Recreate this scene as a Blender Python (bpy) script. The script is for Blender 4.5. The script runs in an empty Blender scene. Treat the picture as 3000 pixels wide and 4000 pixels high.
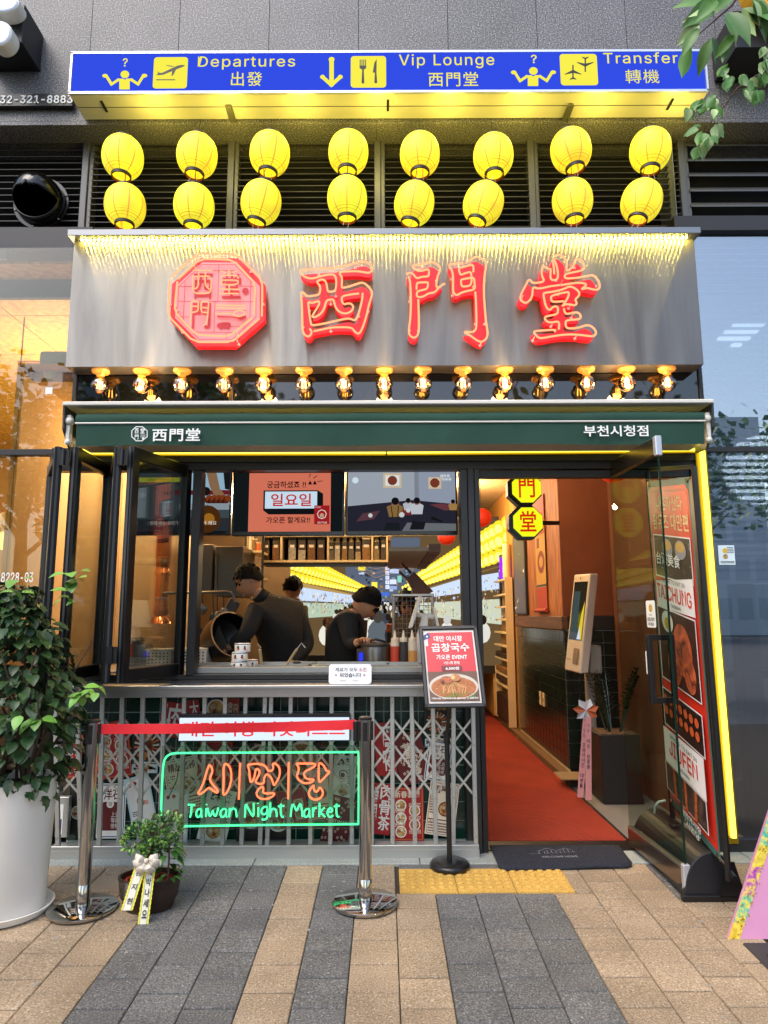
import bpy, math, random
from mathutils import Vector, Matrix, Euler
from math import sin, cos, pi, radians, atan, tan, sqrt
R = random.Random(7)
S = bpy.context.scene
# ---------------------------------------------------------------- camera
FPX = 2650.0
CAMH = 1.395
PITCH = atan(404 / FPX)
ROLL = radians(0.22)
CAM = Vector((0, 0, CAMH))
_cx = Vector((1, 0, 0)); _cz = Vector((0, -cos(PITCH), -sin(PITCH))); _cy = _cz.cross(_cx)
_r = Matrix.Rotation(-ROLL, 3, _cz)
_cx = _r @ _cx; _cy = _r @ _cy
cd = bpy.data.cameras.new('camera'); cam = bpy.data.objects.new('camera', cd)
S.collection.objects.link(cam); S.camera = cam
cam.matrix_world = Matrix(((_cx.x, _cy.x, _cz.x, CAM.x), (_cx.y, _cy.y, _cz.y, CAM.y), (_cx.z, _cy.z, _cz.z, CAM.z), (0, 0, 0, 1)))
cd.sensor_fit = 'HORIZONTAL'; cd.sensor_width = 36; cd.lens = 36 * FPX / 3000.0
cd.clip_start = 0.05; cd.clip_end = 900
# ---------------------------------------------------------------- sky, sun, exposure
W = bpy.data.worlds.new('World'); S.world = W; W.use_nodes = True
nt = W.node_tree; nt.nodes.clear()
sky = nt.nodes.new('ShaderNodeTexSky'); sky.sky_type = 'NISHITA'; sky.sun_disc = False
SUN_EL, SUN_AZ = radians(52), radians(212)
sky.sun_elevation = SUN_EL; sky.sun_rotation = SUN_AZ; sky.air_density = 1.2; sky.dust_density = 2.2
bg = nt.nodes.new('ShaderNodeBackground'); bg.inputs[1].default_value = 0.15
wo = nt.nodes.new('ShaderNodeOutputWorld')
nt.links.new(sky.outputs[0], bg.inputs[0]); nt.links.new(bg.outputs[0], wo.inputs[0])
sl = bpy.data.lights.new('sun', 'SUN'); sl.energy = 0.95; sl.angle = radians(40); sl.color = (1, .93, .84)
so = bpy.data.objects.new('sun', sl); S.collection.objects.link(so)
_d = Vector((sin(SUN_AZ) * cos(SUN_EL), cos(SUN_AZ) * cos(SUN_EL), sin(SUN_EL)))
so.rotation_euler = (-_d).to_track_quat('-Z', 'Y').to_euler()
S.view_settings.view_transform = 'Standard'; S.view_settings.look = 'None'
EXPO = 1.15; EK = .52; S.view_settings.exposure = EXPO; S.view_settings.gamma = 1.0; S.view_settings.use_curve_mapping = False
S.cycles.use_denoising = True
S.cycles.max_bounces = 8; S.cycles.transparent_max_bounces = 24
S.cycles.sample_clamp_indirect = 4.0
# ---------------------------------------------------------------- measuring: photo pixel + a known plane -> point in the place
def ray(x, y):
    return _cx * ((x - 1500) / FPX) + _cy * ((2000 - y) / FPX) - _cz
def P(x, y, Y):
    r = ray(x, y); return CAM + r * (Y / r.y)
def PXw(x, y, X):
    r = ray(x, y); return CAM + r * (X / r.x)
def PZw(x, y, z):
    r = ray(x, y); return CAM + r * ((z - CAMH) / r.z)
SLOPE = 0.0323; YB = 4.12
def gz(Y): return SLOPE * (Y - YB) if Y < YB else 0.0
def G(x, y):
    r = ray(x, y); t = (SLOPE * (0 - YB) - CAMH) / (r.z - SLOPE * r.y); return CAM + r * t
# ---------------------------------------------------------------- materials
def srgb(h):
    if not isinstance(h, str): return tuple(h)
    h = h.lstrip('#'); v = [int(h[i:i + 2], 16) / 255 for i in (0, 2, 4)]
    return tuple(c / 12.92 if c <= .04045 else ((c + .055) / 1.055) ** 2.4 for c in v)
MC = {}
def mat(name, col='#808080', rough=.5, metal=0, em=None, es=0, spec=None, noise=None, bump=None, rand=0, aniso=0, coat=0, trans=0, stretch=None, mix=.5):
    if name in MC: return MC[name]
    m = bpy.data.materials.new(name); m.use_nodes = True; n = m.node_tree.nodes; l = m.node_tree.links
    b = n['Principled BSDF']; c = srgb(col)
    b.inputs['Base Color'].default_value = (*c, 1); b.inputs['Roughness'].default_value = rough; b.inputs['Metallic'].default_value = metal
    if spec is not None: b.inputs['Specular IOR Level'].default_value = spec
    if coat: b.inputs['Coat Weight'].default_value = coat
    if trans: b.inputs['Transmission Weight'].default_value = trans
    if es:
        b.inputs['Emission Color'].default_value = (*srgb(em or col), 1); b.inputs['Emission Strength'].default_value = es * EK
    tc = None
    def coord():
        nonlocal tc
        if tc is None:
            t = n.new('ShaderNodeTexCoord'); tc = t.outputs['Object']
            if stretch:
                mp = n.new('ShaderNodeMapping'); mp.inputs['Scale'].default_value = stretch; l.new(tc, mp.inputs[0]); tc = mp.outputs[0]
        return tc
    last = None
    if noise:                                     # (scale, second colour, contrast)
        sc, c2, k = noise
        t = n.new('ShaderNodeTexNoise'); t.inputs['Scale'].default_value = sc; t.inputs['Detail'].default_value = 5; l.new(coord(), t.inputs['Vector'])
        r = n.new('ShaderNodeValToRGB'); r.color_ramp.elements[0].position = .5 - k; r.color_ramp.elements[1].position = .5 + k
        r.color_ramp.elements[0].color = (*c, 1); r.color_ramp.elements[1].color = (*srgb(c2), 1)
        l.new(t.outputs['Fac'], r.inputs[0]); last = r.outputs[0]
    if rand:
        oi = n.new('ShaderNodeObjectInfo'); mr = n.new('ShaderNodeMapRange'); mr.inputs['To Min'].default_value = 1 - rand; mr.inputs['To Max'].default_value = 1 + rand
        l.new(oi.outputs['Random'], mr.inputs[0])
        h = n.new('ShaderNodeHueSaturation'); h.inputs['Color'].default_value = (*c, 1)
        if last: l.new(last, h.inputs['Color'])
        l.new(mr.outputs[0], h.inputs['Value']); last = h.outputs[0]
    if last: l.new(last, b.inputs['Base Color'])
    if bump:
        t = n.new('ShaderNodeTexNoise'); t.inputs['Scale'].default_value = bump[0]; t.inputs['Detail'].default_value = 4; l.new(coord(), t.inputs['Vector'])
        bp = n.new('ShaderNodeBump'); bp.inputs['Strength'].default_value = bump[1]; bp.inputs['Distance'].default_value = .01
        l.new(t.outputs['Fac'], bp.inputs['Height']); l.new(bp.outputs[0], b.inputs['Normal'])
    if aniso:
        b.inputs['Anisotropic'].default_value = aniso
        tg = n.new('ShaderNodeTangent'); tg.direction_type = 'UV_MAP'; tg.uv_map = 'uv'; l.new(tg.outputs[0], b.inputs['Tangent'])
    MC[name] = m; return m
def emis(name, col, s=1.0):
    if name in MC: return MC[name]
    m = bpy.data.materials.new(name); m.use_nodes = True; n = m.node_tree.nodes; l = m.node_tree.links; n.clear()
    e = n.new('ShaderNodeEmission'); e.inputs[0].default_value = (*srgb(col), 1); e.inputs[1].default_value = s * EK
    o = n.new('ShaderNodeOutputMaterial'); l.new(e.outputs[0], o.inputs[0]); MC[name] = m; return m
def glass(name, tint='#ffffff', refl=.06, rough=.0, boost=1.0):
    if name in MC: return MC[name]
    m = bpy.data.materials.new(name); m.use_nodes = True; n = m.node_tree.nodes; l = m.node_tree.links; n.clear()
    t = n.new('ShaderNodeBsdfTransparent'); t.inputs[0].default_value = (*srgb(tint), 1)
    g = n.new('ShaderNodeBsdfGlossy'); g.inputs['Roughness'].default_value = rough
    f = n.new('ShaderNodeFresnel'); f.inputs[0].default_value = 1.5
    a = n.new('ShaderNodeMath'); a.operation = 'MULTIPLY_ADD'; a.inputs[1].default_value = boost; a.inputs[2].default_value = refl; a.use_clamp = True
    x = n.new('ShaderNodeMixShader'); o = n.new('ShaderNodeOutputMaterial')
    l.new(f.outputs[0], a.inputs[0]); l.new(a.outputs[0], x.inputs[0]); l.new(t.outputs[0], x.inputs[1]); l.new(g.outputs[0], x.inputs[2]); l.new(x.outputs[0], o.inputs[0])
    MC[name] = m; return m
def stone(name, stops, scale=260, rough=.75, bumps=.25, rand=.06, blotch=.12, dirt=0):
    """speckled stone: stops = [(pos, colour)...] on fine noise, plus broad blotches"""
    if name in MC: return MC[name]
    m = bpy.data.materials.new(name); m.use_nodes = True; n = m.node_tree.nodes; l = m.node_tree.links
    b = n['Principled BSDF']; b.inputs['Roughness'].default_value = rough
    tc = n.new('ShaderNodeTexCoord'); oi = n.new('ShaderNodeObjectInfo')
    ad = n.new('ShaderNodeVectorMath'); ad.operation = 'ADD'; l.new(tc.outputs['Object'], ad.inputs[0]); l.new(oi.outputs['Location'], ad.inputs[1])
    t = n.new('ShaderNodeTexNoise'); t.inputs['Scale'].default_value = scale; t.inputs['Detail'].default_value = 3; t.inputs['Roughness'].default_value = .7; l.new(ad.outputs[0], t.inputs['Vector'])
    r = n.new('ShaderNodeValToRGB'); e = r.color_ramp.elements
    e[0].position, e[0].color = stops[0][0], (*srgb(stops[0][1]), 1); e[1].position, e[1].color = stops[-1][0], (*srgb(stops[-1][1]), 1)
    for p, c in stops[1:-1]: q = e.new(p); q.color = (*srgb(c), 1)
    l.new(t.outputs['Fac'], r.inputs[0])
    t2 = n.new('ShaderNodeTexNoise'); t2.inputs['Scale'].default_value = 3.1; t2.inputs['Detail'].default_value = 6; l.new(ad.outputs[0], t2.inputs['Vector'])
    mr = n.new('ShaderNodeMapRange'); mr.inputs['From Min'].default_value = .3; mr.inputs['From Max'].default_value = .7; mr.inputs['To Min'].default_value = 1 - blotch; mr.inputs['To Max'].default_value = 1 + blotch; l.new(t2.outputs['Fac'], mr.inputs[0])
    mr2 = n.new('ShaderNodeMapRange'); mr2.inputs['To Min'].default_value = 1 - rand; mr2.inputs['To Max'].default_value = 1 + rand; l.new(oi.outputs['Random'], mr2.inputs[0])
    mu = n.new('ShaderNodeMath'); mu.operation = 'MULTIPLY'; l.new(mr.outputs[0], mu.inputs[0]); l.new(mr2.outputs[0], mu.inputs[1])
    h = n.new('ShaderNodeHueSaturation'); l.new(r.outputs[0], h.inputs['Color']); l.new(mu.outputs[0], h.inputs['Value'])
    last = h.outputs[0]
    if dirt:
        t3 = n.new('ShaderNodeTexNoise'); t3.inputs['Scale'].default_value = 9; t3.inputs['Detail'].default_value = 8; l.new(ad.outputs[0], t3.inputs['Vector'])
        r3 = n.new('ShaderNodeMapRange'); r3.inputs['From Min'].default_value = .66; r3.inputs['From Max'].default_value = .74; r3.inputs['To Max'].default_value = dirt; l.new(t3.outputs['Fac'], r3.inputs[0])
        mx = n.new('ShaderNodeMix'); mx.data_type = 'RGBA'; mx.inputs['B'].default_value = (.3, .29, .26, 1); l.new(r3.outputs[0], mx.inputs['Factor']); l.new(last, mx.inputs['A']); last = mx.outputs['Result']
    l.new(last, b.inputs['Base Color'])
    bp = n.new('ShaderNodeBump'); bp.inputs['Strength'].default_value = bumps; bp.inputs['Distance'].default_value = .004
    l.new(t.outputs['Fac'], bp.inputs['Height']); l.new(bp.outputs[0], b.inputs['Normal'])
    MC[name] = m; return m
def food(name, cols, scale=18, es=0, rough=.5):
    """busy printed food / picture: voronoi cells coloured through a ramp"""
    if name in MC: return MC[name]
    m = bpy.data.materials.new(name); m.use_nodes = True; n = m.node_tree.nodes; l = m.node_tree.links
    b = n['Principled BSDF']; b.inputs['Roughness'].default_value = rough
    tc = n.new('ShaderNodeTexCoord'); v = n.new('ShaderNodeTexNoise'); v.inputs['Scale'].default_value = scale; v.inputs['Detail'].default_value = 3; v.inputs['Distortion'].default_value = 1.6
    l.new(tc.outputs['Object'], v.inputs['Vector'])
    r = n.new('ShaderNodeValToRGB'); e = r.color_ramp.elements; r.color_ramp.interpolation = 'LINEAR'
    k = len(cols)
    for i, c in enumerate(cols):
        p = .3 + .4 * i / (k - 1)
        q = e[0] if i == 0 else (e[1] if i == k - 1 else e.new(p)); q.position = p; q.color = (*srgb(c), 1)
    l.new(v.outputs['Fac'], r.inputs[0]); l.new(r.outputs[0], b.inputs['Base Color'])
    if es: l.new(r.outputs[0], b.inputs['Emission Color']); b.inputs['Emission Strength'].default_value = es * EK
    MC[name] = m; return m
# ---------------------------------------------------------------- objects
def WM(o):
    return o.matrix_basis if o.parent is None else WM(o.parent) @ o.matrix_parent_inverse @ o.matrix_basis
def props(o, label=None, cat=None, group=None, kind=None):
    if label: o['label'] = label
    if cat: o['category'] = cat
    if group: o['group'] = group
    if kind: o['kind'] = kind
    return o
def thing(name, loc, label=None, cat=None, group=None, kind=None, rz=0):
    o = bpy.data.objects.new(name, None); S.collection.objects.link(o); o.location = loc; o.rotation_euler = (0, 0, rz); o.empty_display_size = .1
    return props(o, label, cat, group, kind)
def put(o, parent):
    if parent: o.parent = parent; o.matrix_parent_inverse = WM(parent).inverted()
def copy_tree(o, parent=None, deep=True):
    c = o.copy(); S.collection.objects.link(c)
    if parent: c.parent = parent
    for ch in KIDS.get(o.name, []): copy_tree(ch, c)
    return c
KIDS = {}
class MB:
    def __init__(s): s.v = []; s.f = []; s.m = []; s.mats = []; s.uv = False
    def mi(s, m):
        if m not in s.mats: s.mats.append(m)
        return s.mats.index(m)
    def add(s, vs, fs, m=None, xf=None):
        b = len(s.v)
        s.v += [tuple(xf @ Vector(v)) if xf else tuple(v) for v in vs]
        k = s.mi(m) if m else 0
        for f in fs: s.f.append(tuple(b + i for i in f)); s.m.append(k)
        return s
    def box(s, a, b, m=None, xf=None):
        x0, y0, z0 = [min(a[i], b[i]) for i in range(3)]; x1, y1, z1 = [max(a[i], b[i]) for i in range(3)]
        return s.add([(x0, y0, z0), (x1, y0, z0), (x1, y1, z0), (x0, y1, z0), (x0, y0, z1), (x1, y0, z1), (x1, y1, z1), (x0, y1, z1)],
                     [(0, 3, 2, 1), (4, 5, 6, 7), (0, 1, 5, 4), (1, 2, 6, 5), (2, 3, 7, 6), (3, 0, 4, 7)], m, xf)
    def pbox(s, x0, y0, x1, y1, Y, d, m=None):
        """box whose front face fills the photo rectangle at depth Y, d deep"""
        a = P(x0, y1, Y); b = P(x1, y0, Y); c = P((x0 + x1) / 2, (y0 + y1) / 2, Y)
        w = (b.x - a.x); h = P((x0 + x1) / 2, y0, Y).z - P((x0 + x1) / 2, y1, Y).z
        return s.box((c.x - w / 2, Y, c.z - h / 2), (c.x + w / 2, Y + d, c.z + h / 2), m)
    def beam(s, p0, p1, w, h, m=None, up=(0, 0, 1), ext=0):
        p0 = Vector(p0); p1 = Vector(p1); d = (p1 - p0).normalized(); p0 = p0 - d * ext; p1 = p1 + d * ext
        u = Vector(up); sd = d.cross(u)
        if sd.length < 1e-4: sd = d.cross(Vector((0, 1, 0)))
        sd.normalize(); u = sd.cross(d).normalized(); vs = []
        for p in (p0, p1):
            for a, b in ((-1, -1), (1, -1), (1, 1), (-1, 1)): vs.append(p + sd * a * w / 2 + u * b * h / 2)
        return s.add(vs, [(0, 3, 2, 1)[::-1], (4, 5, 6, 7)[::-1], (0, 1, 5, 4)[::-1], (1, 2, 6, 5)[::-1], (2, 3, 7, 6)[::-1], (3, 0, 4, 7)[::-1]], m)
    def tube(s, pts, r, seg=8, m=None, closed=False, caps=True):
        pts = [Vector(p) for p in pts]; n = len(pts); rs = r if isinstance(r, (list, tuple)) else [r] * n
        up = None; vs = []; fs = []
        for i, p in enumerate(pts):
            a = pts[(i - 1) % n] if (closed or i > 0) else p; b = pts[(i + 1) % n] if (closed or i < n - 1) else p
            t = (b - a)
            if t.length < 1e-9: t = Vector((0, 0, 1))
            t.normalize()
            if up is None: up = t.orthogonal().normalized()
            up = (up - t * up.dot(t))
            up = up.normalized() if up.length > 1e-6 else t.orthogonal().normalized()
            w = t.cross(up)
            for k in range(seg):
                a_ = 2 * pi * k / seg; vs.append(p + (up * cos(a_) + w * sin(a_)) * rs[i])
        rng = n if closed else n - 1
        for i in range(rng):
            j = (i + 1) % n
            for k in range(seg): k2 = (k + 1) % seg; fs.append((i * seg + k, i * seg + k2, j * seg + k2, j * seg + k))
        if caps and not closed: fs.append(tuple(range(seg))[::-1]); fs.append(tuple((n - 1) * seg + k for k in range(seg)))
        return s.add(vs, fs, m)
    def lathe(s, prof, c=(0, 0, 0), seg=24, m=None, axis=None, xf=None):
        """prof = [(r, z)...] around +Z at c"""
        c = Vector(c); rot = Vector((0, 0, 1)).rotation_difference(Vector(axis)).to_matrix() if axis else Matrix.Identity(3)
        vs = []; fs = []
        for r, z in prof:
            for k in range(seg): a = 2 * pi * k / seg; vs.append(c + rot @ Vector((r * cos(a), r * sin(a), z)))
        for i in range(len(prof) - 1):
            for k in range(seg): k2 = (k + 1) % seg; fs.append((i * seg + k, i * seg + k2, (i + 1) * seg + k2, (i + 1) * seg + k))
        cl = tuple(prof[0]) == tuple(prof[-1])
        if prof[0][0] > 1e-6 and not cl: fs.append(tuple(range(seg))[::-1])
        if prof[-1][0] > 1e-6 and not cl: fs.append(tuple((len(prof) - 1) * seg + k for k in range(seg)))
        return s.add(vs, fs, m, xf)
    def ball(s, c, r, seg=16, rings=10, m=None, sc=(1, 1, 1)):
        prof = [(max(1e-7, r * sin(pi * i / rings)), -r * cos(pi * i / rings)) for i in range(rings + 1)]
        xf = Matrix.Translation(Vector(c)) @ Matrix.Diagonal((*sc, 1))
        return s.lathe(prof, (0, 0, 0), seg, m, None, xf)
    def build(s, name, m=None, parent=None, bevel=0, smooth=False, kind=None, label=None, cat=None, group=None, seg=1, weld=False, origin=True, angle=40):
        me = bpy.data.meshes.new(name)
        if not s.v: s.v = [(0, 0, 0)]
        xs = [v[0] for v in s.v]; ys = [v[1] for v in s.v]; zs = [v[2] for v in s.v]
        c = Vector(((min(xs) + max(xs)) / 2, (min(ys) + max(ys)) / 2, min(zs)))
        me.from_pydata([(v[0] - c.x, v[1] - c.y, v[2] - c.z) for v in s.v], [], s.f)
        if s.mats:
            for q in s.mats: me.materials.append(q)
            me.polygons.foreach_set('material_index', s.m)
        elif m: me.materials.append(m)
        if s.uv:
            u = me.uv_layers.new(name='uv')
            for lp in me.loops:
                co = me.vertices[lp.vertex_index].co; u.data[lp.index].uv = (co.z, -co.x)
        if smooth: me.shade_smooth() if not angle else (me.shade_smooth(), me.set_sharp_from_angle(angle=radians(angle)))
        me.update()
        o = bpy.data.objects.new(name, me); S.collection.objects.link(o); o.location = c
        if parent: put(o, parent); KIDS.setdefault(parent.name, []).append(o)
        if bevel:
            bv = o.modifiers.new('bevel', 'BEVEL'); bv.width = bevel; bv.segments = seg; bv.limit_method = 'ANGLE'; bv.harden_normals = False
        return props(o, label, cat, group, kind)
def mesh_light(name, kind, loc, energy, col=(1, .8, .5), size=.1, rot=None, parent=None, sy=None):
    l = bpy.data.lights.new(name, kind); l.energy = energy; l.color = col
    if kind == 'POINT': l.shadow_soft_size = size
    if kind == 'AREA':
        l.size = size
        if sy: l.shape = 'RECTANGLE'; l.size_y = sy
    o = bpy.data.objects.new(name, l); S.collection.objects.link(o); o.location = loc
    if rot: o.rotation_euler = rot
    if parent: put(o, parent); KIDS.setdefault(parent.name, []).append(o)
    return o
# ---------------------------------------------------------------- frames, flat print and lettering
class Fr:
    """a flat rectangle in the place: u runs left to right 0..1, v bottom to top 0..1"""
    def __init__(s, O, U, V): s.O = Vector(O); s.U = Vector(U); s.V = Vector(V); s.N = s.U.cross(s.V).normalized()
    def at(s, u, v, d=0): return s.O + s.U * u + s.V * v + s.N * d
def FP(x0, y0, x1, y1, Y):
    c = ((x0 + x1) / 2, (y0 + y1) / 2); l = P(x0, c[1], Y); r = P(x1, c[1], Y); t = P(c[0], y0, Y); b = P(c[0], y1, Y)
    return Fr((l.x, Y, b.z), (r.x - l.x, 0, 0), (0, 0, t.z - b.z))
_tc = {}
try: INTER = bpy.data.fonts.load(bpy.utils.resource_path('LOCAL') + '/datafiles/fonts/Inter.woff2')
except Exception: INTER = None
def glyphs(body, bold=0, ext=0, res=3, spacing=1.0):
    bold = min(bold, .012 if body.isascii() else .016)
    k = (body, bold, ext, res, spacing)
    if k in _tc: return _tc[k]
    cu = bpy.data.curves.new('t', 'FONT'); cu.body = body; cu.size = 1
    if INTER and body.isascii(): cu.font = INTER
    cu.offset = bold; cu.extrude = ext; cu.resolution_u = res; cu.space_character = spacing; cu.space_line = .95
    o = bpy.data.objects.new('t', cu); S.collection.objects.link(o)
    bpy.context.view_layer.update()
    me = bpy.data.meshes.new_from_object(o.evaluated_get(bpy.context.evaluated_depsgraph_get()))
    vs = [tuple(v.co) for v in me.vertices]; fs = [tuple(p.vertices) for p in me.polygons]
    bpy.data.objects.remove(o); bpy.data.curves.remove(cu); bpy.data.meshes.remove(me)
    _tc[k] = (vs, fs); return vs, fs
class Print(MB):
    def __init__(s, fr): super().__init__(); s.fr = fr; s.k = 1; s.step = .0004
    def lift(s): s.k += 1; return s.k * s.step
    def poly(s, pts, m, d=None):
        d = s.lift() if d is None else d
        return s.add([s.fr.at(u, v, d) for u, v in pts], [tuple(range(len(pts)))], m)
    def rect(s, u0, v0, u1, v1, m, d=None): return s.poly([(u0, v0), (u1, v0), (u1, v1), (u0, v1)], m, d)
    def rrect(s, u0, v0, u1, v1, r, m, n=4, d=None):
        ul = s.fr.U.length; vl = s.fr.V.length; ru = r / ul; rv = r / vl; pts = []
        for cu_, cv_, a0 in ((u1 - ru, v0 + rv, -90), (u1 - ru, v1 - rv, 0), (u0 + ru, v1 - rv, 90), (u0 + ru, v0 + rv, 180)):
            for i in range(n + 1): a = radians(a0 + 90 * i / n); pts.append((cu_ + ru * cos(a), cv_ + rv * sin(a)))
        return s.poly(pts, m, d)
    def disc(s, u, v, ru, m, rv=None, n=20, a0=0, d=None):
        rv = ru * s.fr.U.length / s.fr.V.length if rv is None else rv
        return s.poly([(u + ru * cos(a0 + 2 * pi * i / n), v + rv * sin(a0 + 2 * pi * i / n)) for i in range(n)], m, d)
    def line(s, pts, w, m, closed=False, d=None):
        """flat stroke of width w metres"""
        d = s.lift() if d is None else d; ul = s.fr.U.length; vl = s.fr.V.length
        q = [Vector((u * ul, v * vl)) for u, v in pts]; n = len(q)
        for i in range(n if closed else n - 1):
            a, b = q[i], q[(i + 1) % n]; t = (b - a)
            if t.length < 1e-9: continue
            t.normalize(); nn = Vector((-t.y, t.x)) * w / 2; a = a - t * w * .45; b = b + t * w * .45
            dd = d + (i % 2) * .00008
            s.add([s.fr.at(p.x / ul, p.y / vl, dd) for p in (a - nn, b - nn, b + nn, a + nn)], [(0, 1, 2, 3)], m)
        return s
    def text(s, body, u0, v0, u1, v1, m, bold=0, ext=0, fit=True, res=3, spacing=1.0, d=None, rot=0):
        vs, fs = glyphs(body, bold, ext, res, spacing)
        if not vs: return s
        if rot: vs = [(x * cos(rot) - y * sin(rot), x * sin(rot) + y * cos(rot), z) for x, y, z in vs]
        x0 = min(v[0] for v in vs); x1 = max(v[0] for v in vs); y0 = min(v[1] for v in vs); y1 = max(v[1] for v in vs)
        d = s.lift() if d is None else d
        k = (v1 - v0) * s.fr.V.length / max(1e-6, y1 - y0)
        s.add([s.fr.at(u0 + (u1 - u0) * (x - x0) / max(1e-6, x1 - x0), v0 + (v1 - v0) * (y - y0) / max(1e-6, y1 - y0), d + z) for x, y, z in vs], fs, m)
        return s
def pxp(fr, x, y):
    """photo pixel -> (u, v) on a facade-parallel frame"""
    Y = fr.O.y; p = P(x, y, Y); return ((p.x - fr.O.x) / fr.U.x, (p.z - fr.O.z) / fr.V.z)
def smooth_path(pts, closed=True, it=2):
    for _ in range(it):
        n = len(pts); q = []
        for i in range(n if closed else n - 1):
            a = pts[i]; b = pts[(i + 1) % n]
            q += [(a[0] * .75 + b[0] * .25, a[1] * .75 + b[1] * .25), (a[0] * .25 + b[0] * .75, a[1] * .25 + b[1] * .75)]
        pts = q if closed else [pts[0]] + q + [pts[-1]]
    return pts
# ================================================================ THE SETTING
def struct(name, loc=(0, 0, 0), label=None): return thing(name, loc, kind='structure')
def XZ(x, y, Y): p = P(x, y, Y); return p.x, p.z
m_asph = mat('asphalt', '#4a4a4c', .9, noise=(40, '#57575a', .2))
g = MB(); g.add([(-400, -400, gz(-400) * 0 - .2), (400, -400, -.2), (400, 400, -.2), (-400, 400, -.2)], [(0, 1, 2, 3)])
g.build('ground', m_asph, kind='structure')
# -- pavement: one sheet of bedding plus every paver
m_tan = stone('tan_paver', [(.28, '#40342a'), (.37, '#7f6d58'), (.52, '#968269'), (.64, '#ab9983'), (.72, '#dcd3c4')], 130, .85, .35, .12, .20, dirt=.22)
m_dk = stone('charcoal_paver', [(.25, '#222120'), (.42, '#4e4d4b'), (.56, '#666564'), (.66, '#868482'), (.74, '#c9c7c2')], 130, .85, .4, .12, .20, dirt=.3)
m_gran = stone('pale_granite', [(.3, '#6d726e'), (.5, '#8f948f'), (.68, '#b1b5af')], 190, .8, .2, .05, .1, dirt=.35)
m_joint = mat('joint_sand', '#3c342b', .95)
pav = struct('pavement')
b = MB(); a_ = [(-6, -3), (6, -3), (6, YB), (-6, YB)]
b.add([(x, y, gz(y) - .012) for x, y in a_], [(0, 1, 2, 3)]).build('paving_bed', m_joint, pav)
sl_rot = Euler((atan(SLOPE), 0, 0))
def paver_mesh(name, w, d, m, mesh={}):
    k = (name, round(w, 3), round(d, 3))
    if k in mesh: return mesh[k]
    q = MB(); c = .0035; hw, hd = w / 2, d / 2
    vs = [(-hw, -hd, -.03), (hw, -hd, -.03), (hw, hd, -.03), (-hw, hd, -.03), (-hw, -hd, -c), (hw, -hd, -c), (hw, hd, -c), (-hw, hd, -c), (-hw + c, -hd + c, 0), (hw - c, -hd + c, 0), (hw - c, hd - c, 0), (-hw + c, hd - c, 0)]
    fs = [(8, 9, 10, 11)] + [(i, (i + 1) % 4, 4 + (i + 1) % 4, 4 + i) for i in range(4)] + [(4 + i, 4 + (i + 1) % 4, 8 + (i + 1) % 4, 8 + i) for i in range(4)]
    me = bpy.data.meshes.new(name); me.from_pydata(vs, [], fs); me.materials.append(m); mesh[k] = me; return me
def paver(x0, x1, y0, y1, m, nm='paver'):
    g_ = .0042 if y1 - y0 > .1 else .004
    o = bpy.data.objects.new(nm, paver_mesh(m.name, x1 - x0 - g_, y1 - y0 - g_ - .004, m)); S.collection.objects.link(o)
    yc = (y0 + y1) / 2; o.location = ((x0 + x1) / 2, yc, SLOPE * (yc - YB) + R.uniform(-.0012, .0012)); o.rotation_euler = (atan(SLOPE) + R.uniform(-.004, .004), R.uniform(-.004, .004), R.uniform(-.004, .004))
    put(o, pav); return o
PW = .2025
X0 = G(241, 3999).x
YA = G(1788, 3936).y                 # a row joint of the A columns
YC = G(1300, 3378).y                 # front of the granite kerb strip
TX0, TX1 = G(1561, 3489).x, G(2250, 3489).x; TY0, TY1 = G(1700, 3489).y, G(1700, 3396).y
for k in range(-8, 17):
    x0 = X0 + k * PW; x1 = x0 + PW
    m = m_dk if k in (0, 1, 2, 4, 7, 8, 9) else m_tan
    y = YA - .2 * 7 + (.1 if k % 2 else 0)
    while y < YC - .005:
        y2 = min(y + .2, YC); xc = (x0 + x1) / 2
        a, b_ = x0, x1
        if y2 > TY0 + .01 and x1 > TX0 + .01 and x0 < TX1 - .01:      # cut round the tactile tiles
            if y < TY0 - .03: paver(x0, x1, y, TY0, m)
            if x0 < TX0 - .03: paver(x0, TX0, max(y, TY0), y2, m)
            if x1 > TX1 + .03: paver(TX1, x1, max(y, TY0), y2, m)
            if y2 > TY1 + .02: paver(max(x0, TX0), min(x1, TX1), max(y, TY1), y2, m_dk)
        elif not (k in (15, 16, 14) and G(2870, 3800).y - .75 < y < G(2870, 3700).y and x0 > 1.53):
            mm = m
            if k == 13 and y > TY0 - .1: mm = m_dk if k % 2 else m
            paver(x0, x1, y, y2, mm)
        y += .2
# tactile tiles with studs
m_tac = stone('yellow_tactile', [(.28, '#85631f'), (.45, '#bd9342'), (.6, '#cda552'), (.72, '#dfc078')], 150, .8, .3, .04, .12, dirt=.25)
tw = (TX1 - TX0) / 3
for i in range(3):
    q = MB(); x0 = TX0 + i * tw + .002; x1 = x0 + tw - .004
    q.box((x0, TY0, -.03), (x1, TY1, 0))
    for a in range(6):
        for b2 in range(5):
            q.lathe([(.0175, -.001), (.0165, .0035), (.012, .006), (.0001, .0065)], (x0 + (a + .5) * tw / 6, TY1 - .035 - b2 * .05, 0), 12)
    for v in range(len(q.v)): vv = q.v[v]; q.v[v] = (vv[0], vv[1], vv[2] + SLOPE * (vv[1] - YB) + .003)
    q.build('tactile_tile', m_tac, pav, smooth=True)
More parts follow.
